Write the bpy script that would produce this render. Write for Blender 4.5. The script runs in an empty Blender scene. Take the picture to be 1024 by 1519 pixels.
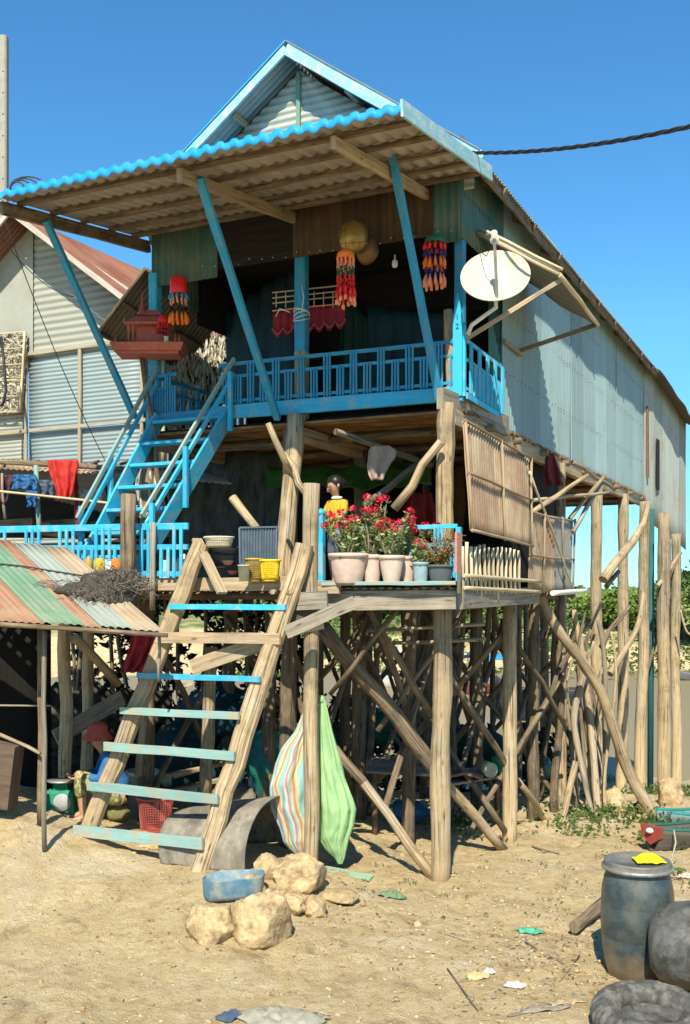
import bpy, bmesh, math, random
from mathutils import Vector, Matrix, noise
from math import sin, cos, pi, radians
V3 = Vector
scene = bpy.context.scene
col = scene.collection
# ------------------------------------------------------------------ camera, sky, sun, exposure
FL, HOR, HC = 1540.0, 878.0, 2.6
YAW = radians(25.6)
FV = V3((-sin(YAW), cos(YAW), 0)); RV = V3((cos(YAW), sin(YAW), 0)); ZV = V3((0, 0, 1)); CAM = V3((0, 0, HC))
cd = bpy.data.cameras.new('camera'); camo = bpy.data.objects.new('camera', cd); col.objects.link(camo)
cd.sensor_fit = 'HORIZONTAL'; cd.sensor_width = 36; cd.lens = FL / 1024 * 36
cd.shift_y = (HOR - 759.5) / 1024; cd.clip_end = 6000; cd.clip_start = .05
camo.location = CAM; camo.rotation_euler = (pi / 2, 0, YAW)
scene.camera = camo
EL, AZ = radians(46), radians(18)
SUN = V3((sin(AZ) * cos(EL), -cos(AZ) * cos(EL), sin(EL)))
w = bpy.data.worlds.new('World'); scene.world = w; w.use_nodes = True
nt = w.node_tree; nt.nodes.clear()
wo = nt.nodes.new('ShaderNodeOutputWorld'); bg = nt.nodes.new('ShaderNodeBackground'); sk = nt.nodes.new('ShaderNodeTexSky')
sk.sky_type = 'NISHITA'; sk.sun_disc = False; sk.sun_elevation = EL
sk.sun_rotation = math.atan2(SUN.x, SUN.y)
sk.altitude = 2500; sk.air_density = 1.0; sk.dust_density = .0; sk.ozone_density = 3.0
bg.inputs[1].default_value = .15
hsv = nt.nodes.new('ShaderNodeHueSaturation'); hsv.inputs['Saturation'].default_value = 1.2; nt.links.new(sk.outputs[0], hsv.inputs['Color']); 
wtc = nt.nodes.new('ShaderNodeTexCoord'); wsx = nt.nodes.new('ShaderNodeSeparateXYZ'); nt.links.new(wtc.outputs['Generated'], wsx.inputs[0])
wr = nt.nodes.new('ShaderNodeValToRGB'); wr.color_ramp.elements[0].position = 0; wr.color_ramp.elements[0].color = (.30, .52, .60, 1); wr.color_ramp.elements[1].position = .24; wr.color_ramp.elements[1].color = (.86, 1.10, 1.0, 1)
wmx = nt.nodes.new('ShaderNodeMix'); wmx.data_type = 'RGBA'; wmx.blend_type = 'MULTIPLY'; wmx.inputs[0].default_value = 1; nt.links.new(wsx.outputs[2], wr.inputs[0]); nt.links.new(hsv.outputs[0], wmx.inputs[6]); nt.links.new(wr.outputs[0], wmx.inputs[7]); nt.links.new(wmx.outputs[2], bg.inputs[0]); nt.links.new(bg.outputs[0], wo.inputs[0])
sl = bpy.data.lights.new('sun', 'SUN'); so = bpy.data.objects.new('sun', sl); col.objects.link(so)
sl.energy = 5.0; sl.angle = radians(.5); sl.color = (1, .93, .78)
so.rotation_euler = SUN.to_track_quat('Z', 'Y').to_euler()
scene.view_settings.view_transform = 'Standard'; scene.view_settings.look = 'None'
scene.view_settings.exposure = .67; scene.view_settings.gamma = 1

# ------------------------------------------------------------------ calibration helpers (photo pixel + known depth -> place)
def PT(px, py, t): return CAM + (FV + RV * ((px - 512) / FL) + ZV * ((HOR - py) / FL)) * t
def PX(px, py, X): return PT(px, py, X / (FV.x + RV.x * (px - 512) / FL))
def PY(px, py, Y): return PT(px, py, Y / (FV.y + RV.y * (px - 512) / FL))
def ss(a, b, x):
    x = max(0, min(1, (x - a) / (b - a))); return x * x * (3 - 2 * x)
def gz(x, y, detail=False):
    t = x * FV.x + y * FV.y; s = x * RV.x + y * RV.y
    k = ss(-9, -2, s)
    z = -2.75 * (ss(11, 27, t) * .8 + .2 * ss(24, 34, t)) * (.25 + .75 * max(k, ss(16, 34, t)))
    z -= .12 * ss(9.5, 11, t) * (1 - ss(11, 14, t)) * ss(0, 1, s)
    z += .40 * math.exp(-((s + 2.9) / 1.5) ** 2 - ((t - 9.9) / 1.3) ** 2)
    z += .12 * math.exp(-((s + 1.2) / .8) ** 2 - ((t - 8.6) / .9) ** 2)
    z += .10 * math.exp(-((s + .62) / .55) ** 2 - ((t - 8.3) / .75) ** 2) + .09 * math.exp(-((s + .35) / .3) ** 2 - ((t - 9.1) / .35) ** 2)
    z += .38 * ss(-2.5, -4, s) * ss(8.5, 10, t)
    if t > 52: z += 3.1 * ss(60, 84, t) + 1.0 * ss(84, 120, t)
    if detail:
        d = 1 - ss(14, 40, t)
        z += .05 * (noise.noise((x * 1.1, y * 1.1, 3)))
        z += d * -.035 * max(0, noise.noise((x * 2.4 + 5, y * 2.4, 1)) - .15) * (1 if t < 13 else 0)
        z += d * (.034 * noise.fractal((x * 3.1, y * 3.1, 0), 1, 2.1, 4) + .012 * noise.noise((x * 12, y * 12, 5)) + .008 * noise.noise((x * 26, y * 26, 5)))
    else:
        z += .05 * (noise.noise((x * 1.1, y * 1.1, 3)))
    return z
def G(px, py):
    t = 4.0
    while t < 90:
        p = PT(px, py, t)
        if p.z <= gz(p.x, p.y): return p
        t += .02 if t < 20 else .1
    return p

# ------------------------------------------------------------------ materials
MATS = {}
def M(name, c1, c2=None, dirt=None, da=.5, ds=1.5, sc=(30, 3), coord='UV', rough=.85, bump=.3, bd=.004, metal=0., var=.12, panel=0., det=6, dthr=.5, spec=.3, trans=0., wood=False, flood=None):
    if name in MATS: return MATS[name]
    m = bpy.data.materials.new(name); m.use_nodes = True; N = m.node_tree.nodes; L = m.node_tree.links
    b = N['Principled BSDF']; b.inputs['Roughness'].default_value = rough; b.inputs['Metallic'].default_value = metal
    b.inputs['Specular IOR Level'].default_value = spec
    tc = N.new('ShaderNodeTexCoord'); mp = N.new('ShaderNodeMapping')
    oi = N.new('ShaderNodeObjectInfo')
    L.new(tc.outputs['UV' if coord == 'UV' else 'Object'], mp.inputs[0])
    mp.inputs['Scale'].default_value = (sc[0], sc[1], sc[2] if len(sc) > 2 else sc[0])
    off = N.new('ShaderNodeVectorMath'); off.operation = 'SCALE'; off.inputs[0].default_value = (17, 9, 5)
    L.new(oi.outputs['Random'], off.inputs['Scale'])
    add = N.new('ShaderNodeVectorMath'); L.new(mp.outputs[0], add.inputs[0]); L.new(off.outputs[0], add.inputs[1])
    n1 = N.new('ShaderNodeTexNoise'); n1.inputs['Scale'].default_value = 1; n1.inputs['Detail'].default_value = det; n1.inputs['Roughness'].default_value = .62
    L.new(add.outputs[0], n1.inputs['Vector'])
    cr = N.new('ShaderNodeValToRGB'); c2 = c2 or tuple(x * .75 for x in c1)
    cr.color_ramp.elements[0].position = .34; cr.color_ramp.elements[0].color = (*c2, 1)
    cr.color_ramp.elements[1].position = .66; cr.color_ramp.elements[1].color = (*c1, 1)
    L.new(n1.outputs['Fac'], cr.inputs[0]); out = cr.outputs[0]
    if panel:
        sx = N.new('ShaderNodeSeparateXYZ'); L.new(tc.outputs['UV'], sx.inputs[0])
        dv = N.new('ShaderNodeMath'); dv.operation = 'DIVIDE'; dv.inputs[1].default_value = panel; L.new(sx.outputs[0], dv.inputs[0])
        fl = N.new('ShaderNodeMath'); fl.operation = 'FLOOR'; L.new(dv.outputs[0], fl.inputs[0])
        wn = N.new('ShaderNodeTexWhiteNoise'); wn.noise_dimensions = '1D'; L.new(fl.outputs[0], wn.inputs['W'])
        mr = N.new('ShaderNodeMapRange'); mr.inputs[3].default_value = .80; mr.inputs[4].default_value = 1.12; L.new(wn.outputs[0], mr.inputs[0])
        hs = N.new('ShaderNodeHueSaturation'); L.new(mr.outputs[0], hs.inputs['Value']); L.new(out, hs.inputs['Color']); out = hs.outputs[0]
    if dirt:
        n2 = N.new('ShaderNodeTexNoise'); n2.inputs['Scale'].default_value = ds; n2.inputs['Detail'].default_value = 9; n2.inputs['Roughness'].default_value = .66
        a2 = N.new('ShaderNodeVectorMath'); L.new(tc.outputs['UV' if coord == 'UV' else 'Object'], a2.inputs[0]); L.new(off.outputs[0], a2.inputs[1])
        L.new(a2.outputs[0], n2.inputs['Vector'])
        r2 = N.new('ShaderNodeMapRange'); r2.inputs[1].default_value = dthr - .06; r2.inputs[2].default_value = dthr + .12; r2.inputs[4].default_value = da
        L.new(n2.outputs['Fac'], r2.inputs[0])
        mx = N.new('ShaderNodeMix'); mx.data_type = 'RGBA'; L.new(r2.outputs[0], mx.inputs[0]); L.new(out, mx.inputs[6]); mx.inputs[7].default_value = (*dirt, 1)
        out = mx.outputs[2]
    hgt = n1.outputs['Fac']
    if wood:
        def lay(scale, lo, hi, colr, amt, kind='n'):
            nonlocal out
            mp2 = N.new('ShaderNodeMapping'); mp2.inputs['Scale'].default_value = scale; L.new(tc.outputs['UV'], mp2.inputs[0]); a3 = N.new('ShaderNodeVectorMath'); L.new(mp2.outputs[0], a3.inputs[0]); L.new(off.outputs[0], a3.inputs[1])
            if kind == 'n': n3 = N.new('ShaderNodeTexNoise'); n3.inputs['Scale'].default_value = 1; n3.inputs['Detail'].default_value = 3; so3 = n3.outputs['Fac']
            else: n3 = N.new('ShaderNodeTexVoronoi'); n3.inputs['Scale'].default_value = 1; so3 = n3.outputs['Distance']
            L.new(a3.outputs[0], n3.inputs['Vector']); r3 = N.new('ShaderNodeMapRange'); L.new(so3, r3.inputs[0]); r3.inputs[1].default_value = lo; r3.inputs[2].default_value = hi; r3.inputs[3].default_value = 0; r3.inputs[4].default_value = amt
            m3 = N.new('ShaderNodeMix'); m3.data_type = 'RGBA'; L.new(r3.outputs[0], m3.inputs[0]); L.new(out, m3.inputs[6]); m3.inputs[7].default_value = (*colr, 1); out = m3.outputs[2]; return r3.outputs[0]
        dk = tuple(x * .35 for x in c2)
        lay((9, 1.1, 1), .55, .7, tuple(.45 * (a_ + sum(c1) / 3) for a_ in c1), .7)
        k1 = lay((75, 1.3, 1), .60, .67, dk, .85); k2 = lay((11, 3.2, 1), .16, .07, dk, .8, 'v')
        sb = N.new('ShaderNodeMath'); sb.operation = 'SUBTRACT'; L.new(hgt, sb.inputs[0]); L.new(k1, sb.inputs[1]); hgt = sb.outputs[0]
    if flood:
        g3 = N.new('ShaderNodeNewGeometry'); s3 = N.new('ShaderNodeSeparateXYZ'); L.new(g3.outputs['Position'], s3.inputs[0]); n4 = N.new('ShaderNodeTexNoise'); n4.inputs['Scale'].default_value = 3; L.new(g3.outputs['Position'], n4.inputs['Vector'])
        a4 = N.new('ShaderNodeMath'); a4.operation = 'MULTIPLY_ADD'; L.new(n4.outputs['Fac'], a4.inputs[0]); a4.inputs[1].default_value = .9; L.new(s3.outputs[2], a4.inputs[2])
        r4 = N.new('ShaderNodeMapRange'); L.new(a4.outputs[0], r4.inputs[0]); r4.inputs[1].default_value = flood; r4.inputs[2].default_value = flood + .5; r4.inputs[4].default_value = .6
        m4 = N.new('ShaderNodeMix'); m4.data_type = 'RGBA'; m4.blend_type = 'MULTIPLY'; L.new(r4.outputs[0], m4.inputs[0]); L.new(out, m4.inputs[6]); m4.inputs[7].default_value = (.62, .66, .74, 1); out = m4.outputs[2]
        r5 = N.new('ShaderNodeMapRange'); L.new(a4.outputs[0], r5.inputs[0]); r5.inputs[1].default_value = .95; r5.inputs[2].default_value = .45; r5.inputs[4].default_value = .6
        m5 = N.new('ShaderNodeMix'); m5.data_type = 'RGBA'; L.new(r5.outputs[0], m5.inputs[0]); L.new(out, m5.inputs[6]); m5.inputs[7].default_value = (.50, .37, .20, 1); out = m5.outputs[2]
    if var:
        mr = N.new('ShaderNodeMapRange'); mr.inputs[3].default_value = 1 - var; mr.inputs[4].default_value = 1 + var; L.new(oi.outputs['Random'], mr.inputs[0])
        hs = N.new('ShaderNodeHueSaturation'); L.new(mr.outputs[0], hs.inputs['Value']); L.new(out, hs.inputs['Color']); out = hs.outputs[0]
    L.new(out, b.inputs['Base Color'])
    if bump:
        bp = N.new('ShaderNodeBump'); bp.inputs['Strength'].default_value = bump; bp.inputs['Distance'].default_value = bd
        L.new(hgt, bp.inputs['Height']); L.new(bp.outputs[0], b.inputs['Normal'])
    if trans:
        tr = N.new('ShaderNodeBsdfTranslucent'); L.new(out, tr.inputs[0]); ms = N.new('ShaderNodeMixShader'); ms.inputs[0].default_value = trans
        L.new(b.outputs[0], ms.inputs[1]); L.new(tr.outputs[0], ms.inputs[2]); L.new(ms.outputs[0], N['Material Output'].inputs[0])
    MATS[name] = m; return m

log_m = M('weathered log', (.50, .375, .215), (.30, .215, .12), dirt=(.17, .125, .075), da=.6, ds=5, sc=(45, 2.5), bump=.8, bd=.01, dthr=.55, wood=True)
stilt_m = M('stilt timber', (.50, .385, .225), (.31, .225, .125), dirt=(.17, .125, .075), da=.6, ds=4, sc=(40, 2.2), bump=.9, bd=.012, dthr=.54, wood=True, flood=2.1)
logd_m = M('grey brown log', (.27, .195, .115), (.11, .08, .05), dirt=(.05, .04, .03), da=.6, ds=4, sc=(40, 2.5), bump=.8, bd=.01, dthr=.52, wood=True)  # dark brown wood, with the shade under the house put into its tone
plank_m = M('weathered plank', (.48, .365, .22), (.29, .21, .13), dirt=(.18, .15, .11), da=.5, ds=3, sc=(38, 2), bump=.6, bd=.006, dthr=.55, wood=True)
planksg_m = M('silver grey plank', (.34, .29, .215), (.19, .16, .115), dirt=(.13, .115, .09), da=.5, ds=3, sc=(38, 2), bump=.6, bd=.006, dthr=.55, wood=True)
bam_m = M('split bamboo', (.42, .235, .095), (.13, .065, .025), dirt=(.07, .04, .02), da=.5, ds=3, coord='O', sc=(1.2, 19, 3), bump=.5, var=.1, det=3)
bamd_m = M('aged bamboo slats', (.34, .27, .18), (.16, .12, .08), sc=(50, 2), bump=.5, var=.35)
bamp_m = M('pale bamboo', (.62, .52, .34), (.42, .34, .20), sc=(50, 3), bump=.3, var=.15)
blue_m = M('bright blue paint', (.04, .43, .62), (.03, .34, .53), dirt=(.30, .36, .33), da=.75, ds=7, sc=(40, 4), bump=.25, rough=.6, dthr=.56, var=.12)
blue_shade_m = M('shaded blue paint', (.03, .29, .45), (.022, .21, .36), dirt=(.17, .22, .22), da=.7, ds=7, sc=(40, 4), bump=.25, rough=.6, dthr=.56, var=.12)  # shaded copy of the blue paint, veranda shade is put into the colour
blueworn_m = M('worn pale blue paint', (.24, .40, .37), (.17, .31, .29), dirt=(.36, .30, .20), da=.9, ds=8, sc=(40, 3), bump=.5, dthr=.52, var=.12)
barge_m = M('chipped sky blue board', (.30, .52, .56), (.22, .43, .48), dirt=(.60, .60, .54), da=.85, ds=9, sc=(40, 4), bump=.4, dthr=.56, var=.05)
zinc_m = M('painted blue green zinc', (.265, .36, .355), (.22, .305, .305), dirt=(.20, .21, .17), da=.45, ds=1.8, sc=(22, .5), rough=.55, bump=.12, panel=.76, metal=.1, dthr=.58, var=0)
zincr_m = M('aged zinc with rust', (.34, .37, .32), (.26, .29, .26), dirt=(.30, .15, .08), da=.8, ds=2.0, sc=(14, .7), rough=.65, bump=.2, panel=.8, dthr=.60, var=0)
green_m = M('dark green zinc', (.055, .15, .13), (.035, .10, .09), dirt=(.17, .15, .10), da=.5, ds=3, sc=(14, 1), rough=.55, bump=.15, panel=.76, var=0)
brownz_m = M('brown stained zinc', (.11, .065, .035), (.055, .033, .02), dirt=(.04, .03, .02), da=.5, ds=3, sc=(20, .8), rough=.7, panel=.5, var=0)
gable_m = M('grey cream zinc', (.42, .42, .34), (.34, .34, .28), dirt=(.20, .22, .20), da=.4, ds=2, sc=(1, 14), rough=.55, bump=.1, var=.04)
sidz_m = M('pale blue siding', (.27, .33, .325), (.22, .275, .275), dirt=(.27, .29, .27), da=.5, ds=1.6, sc=(.8, 12), rough=.5, bump=.1, var=.04, dthr=.56)
cream_m = M('cream siding', (.34, .345, .28), (.28, .285, .235), dirt=(.30, .28, .22), da=.4, ds=1.6, sc=(.8, 12), rough=.6, bump=.1, var=.04, dthr=.56)
roofu_m = M('faded canopy tile sheet', (.40, .345, .285), (.31, .265, .215), dirt=(.17, .14, .11), da=.5, ds=2.5, sc=(10, 1), rough=.7, var=0, dthr=.56)
roofb_m = M('saturated blue roof sheet', (.015, .30, .64), (.012, .25, .55), dirt=(.12, .33, .50), da=.25, ds=5, sc=(10, 1), rough=.45, var=0, bump=.1)
rust_m = M('rusty roof sheet', (.26, .095, .05), (.17, .065, .04), dirt=(.27, .15, .10), da=.6, ds=1.2, sc=(16, .6), rough=.85, var=0, panel=.8)
rustp_m = M('rust streaked panel', (.43, .34, .21), (.28, .19, .12), dirt=(.25, .14, .085), da=.75, ds=2.2, sc=(6, 1.2), rough=.8, bump=.2, var=.10, panel=.45, dthr=.5)
greyp_m = M('grey zinc panel', (.28, .28, .25), (.21, .21, .19), dirt=(.16, .14, .11), da=.5, ds=2, sc=(14, 1), rough=.7, var=.08)
dark_m = M('dark lining with shade', (.022, .018, .014), (.010, .009, .008), sc=(20, 2), var=.2)  # near black, the shade of rooms and openings is put into this colour
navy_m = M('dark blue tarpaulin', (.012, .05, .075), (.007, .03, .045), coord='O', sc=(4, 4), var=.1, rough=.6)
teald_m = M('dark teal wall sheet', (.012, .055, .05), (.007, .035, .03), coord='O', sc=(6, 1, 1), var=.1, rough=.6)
greent_m = M('green tarpaulin', (.07, .17, .025), (.04, .10, .015), coord='O', sc=(3, 3), var=.1, rough=.5)
rock_m = M('yellow clay rock', (.60, .45, .24), (.33, .225, .11), dirt=(.15, .10, .06), da=.8, ds=7, coord='O', sc=(13, 13, 13), bump=1, bd=.03, det=10, var=.12, dthr=.56)
cloth_red = M('coral red cloth', (.70, .06, .045), (.55, .035, .03), coord='O', sc=(8, 8), var=.05, bump=.2, trans=.25)
cloth_dr = M('dark pink cloth', (.32, .03, .045), (.22, .02, .03), coord='O', sc=(8, 8), var=.1, bump=.2)
cloth_w = M('off white cloth', (.56, .52, .44), (.42, .38, .31), coord='O', sc=(8, 8), var=.1, bump=.2)
cloth_b = M('dusty beige cloth', (.40, .28, .20), (.30, .20, .14), coord='O', sc=(8, 8), var=.1, bump=.2)
cloth_gr = M('grey blue cloth', (.10, .13, .17), (.06, .08, .11), coord='O', sc=(8, 8), var=.2, bump=.2)
cloth_nb = M('blue cloth', (.04, .15, .33), (.025, .10, .24), coord='O', sc=(8, 8), var=.2, bump=.2)
skin_m = M('brown skin', (.46, .25, .15), (.40, .21, .12), coord='O', sc=(20, 20), rough=.5, var=.05, bump=.05)
hair_m = M('black hair', (.018, .014, .012), (.01, .008, .007), coord='O', sc=(60, 8, 60), rough=.4, var=0)
yel_m = M('mustard yellow shirt', (.62, .37, .025), (.50, .29, .02), coord='O', sc=(14, 14), var=0, bump=.2)
white_m = M('white paint', (.72, .70, .62), (.60, .58, .52), coord='O', sc=(9, 9), var=.05, rough=.5)
dishm = M('cream enamel', (.52, .50, .38), (.46, .44, .33), dirt=(.42, .27, .08), da=.7, ds=8, coord='O', sc=(7, 7, 7), var=0, rough=.5, bump=.05, dthr=.63)
steel_m = M('dull steel', (.38, .37, .33), (.25, .24, .21), coord='O', sc=(20, 20), metal=.5, rough=.5, var=.1)
black_m = M('black rubber', (.035, .034, .032), (.02, .02, .02), coord='O', sc=(14, 14), var=.1, rough=.6, bump=.4)
pot_m = M('pale pink clay pot', (.62, .46, .38), (.52, .37, .30), dirt=(.40, .30, .24), da=.5, ds=7, coord='O', sc=(14, 14), var=.08, bump=.2, dthr=.56)
leaf_m = M('euphorbia leaf', (.26, .36, .09), (.12, .20, .045), coord='O', sc=(22, 22, 22), var=.1, rough=.5, trans=.3, bump=0)
leafy_m = M('pale leaf', (.55, .58, .30), (.34, .42, .16), coord='O', sc=(22, 22, 22), var=.1, rough=.5, trans=.3, bump=0)
redleaf_m = M('rusty red leaf', (.34, .12, .08), (.30, .24, .06), coord='O', sc=(9, 9, 9), var=.1, rough=.5, trans=.3, bump=0)
flower_m = M('crimson flower', (.80, .04, .09), (.62, .02, .06), coord='O', sc=(40, 40), var=.1, rough=.5, trans=.2, bump=0)
soil_m = M('dark soil', (.10, .07, .045), (.05, .035, .02), coord='O', sc=(40, 40, 40), bump=1)
orange_m = M('orange tassel', (.95, .25, .03), (.85, .14, .02), coord='O', sc=(40, 40), var=.05, bump=.1)
redb_m = M('red beads', (.85, .03, .02), (.65, .015, .02), coord='O', sc=(40, 40), var=.05, rough=.35)
pinkb_m = M('salmon beads', (.95, .36, .18), (.85, .25, .12), coord='O', sc=(40, 40), var=.05, rough=.4)
grnb_m = M('dark green beads', (.02, .14, .07), (.015, .09, .05), coord='O', sc=(40, 40), var=.05, rough=.4)
yelb_m = M('amber beads', (.70, .38, .06), (.55, .28, .04), coord='O', sc=(40, 40), var=.05, rough=.4)
indb_m = M('indigo beads', (.03, .03, .18), (.02, .02, .11), coord='O', sc=(40, 40), var=.05, rough=.4)
gold_m = M('gold foil', (.42, .28, .08), (.24, .13, .03), coord='O', sc=(9, 9, 9), metal=.5, rough=.3, var=0)
shrine_m = M('terracotta red lacquer', (.50, .13, .075), (.36, .09, .05), coord='O', sc=(30, 30, 30), var=.05, rough=.6)
yelp_m = M('yellow plastic', (.85, .62, .02), (.75, .52, .015), coord='O', sc=(9, 9), rough=.4, var=.04, bump=.05)
oliv_m = M('dirty ochre plastic', (.42, .30, .05), (.30, .20, .03), coord='O', sc=(9, 9), rough=.5, var=.04)
pink_m = M('dusty red plastic', (.55, .13, .10), (.42, .09, .07), coord='O', sc=(9, 9), rough=.5, var=.04)
slate_m = M('slate blue ribbed plastic', (.12, .16, .19), (.09, .12, .15), coord='O', sc=(9, 9), rough=.5, var=.04)
bluep_m = M('chalky blue plastic', (.10, .20, .27), (.07, .15, .22), dirt=(.30, .30, .23), da=.85, ds=7, coord='O', sc=(9, 9), rough=.6, var=.04)
drum_m = M('scuffed blue grey plastic', (.038, .058, .064), (.024, .04, .046), dirt=(.13, .125, .09), da=.7, ds=5, coord='O', sc=(7, 7), rough=.38, var=0, bump=.06, spec=.5)
soot_m = M('sooty aluminium', (.15, .145, .125), (.05, .047, .04), dirt=(.34, .33, .29), da=.5, ds=9, coord='O', sc=(11, 11, 11), rough=.5, metal=.25, var=0, bump=.3, dthr=.6)
alu_m = M('bright aluminium', (.62, .61, .56), (.5, .49, .45), coord='O', sc=(20, 20), metal=.7, rough=.3, var=0)
lid_m = M('grey plastic lid', (.15, .15, .135), (.10, .10, .09), dirt=(.26, .21, .15), da=.5, ds=7, coord='O', sc=(9, 9), rough=.5, var=0)
conc_m = M('pale concrete', (.36, .335, .27), (.29, .27, .22), coord='O', sc=(6, 6, 6), rough=.9, var=0)
tealp_m = M('teal plastic', (.02, .16, .13), (.015, .11, .09), coord='O', sc=(9, 9), rough=.4, var=.1)
water_b = M('blue water bottle', (.02, .13, .24), (.015, .10, .19), coord='O', sc=(9, 9), rough=.25, var=.1)
net_m = M('brown grey fishing net', (.20, .17, .13), (.11, .09, .07), coord='O', sc=(30, 30, 30), var=.1)
mat_m = M('grey felt mat', (.29, .25, .19), (.17, .15, .11), dirt=(.09, .08, .06), da=.8, ds=4.5, sc=(14, 14), rough=.95, bump=.5, var=0, dthr=.55)
thatch_m = M('dry palm thatch', (.55, .49, .37), (.30, .26, .19), coord='O', sc=(30, 30, 4), var=.05)
twig_m = M('twig', (.34, .27, .19), (.19, .15, .10), sc=(40, 3), var=.25, bump=.6)
boatw_m = M('dark boat timber', (.13, .11, .085), (.07, .06, .045), sc=(30, 2), var=.1)
trunk_m = M('tree bark', (.15, .115, .08), (.08, .06, .04), sc=(12, 3), var=.2)
crowns = [M('tree leaves ' + n, a, b, coord='O', sc=(1.2, 1.2, 1.2), var=.25, rough=.6, trans=.3, bump=0, det=3) for n, a, b in
          (('bright', (.24, .33, .07), (.11, .18, .035)), ('deep', (.16, .25, .06), (.07, .13, .03)), ('pale', (.32, .38, .12), (.16, .22, .06)))]
weed_m = M('low weeds', (.12, .19, .045), (.05, .10, .02), coord='O', sc=(7, 7, 7), trans=.3, bump=0, var=0)
flower_p = M('printed olive trousers', (.20, .19, .05), (.09, .09, .03), dirt=(.5, .45, .2), da=.8, ds=30, coord='O', sc=(25, 25, 25), var=0)
wire_m = M('black cable', (.03, .032, .034), coord='O', sc=(9, 9), var=0, rough=.5)

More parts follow.
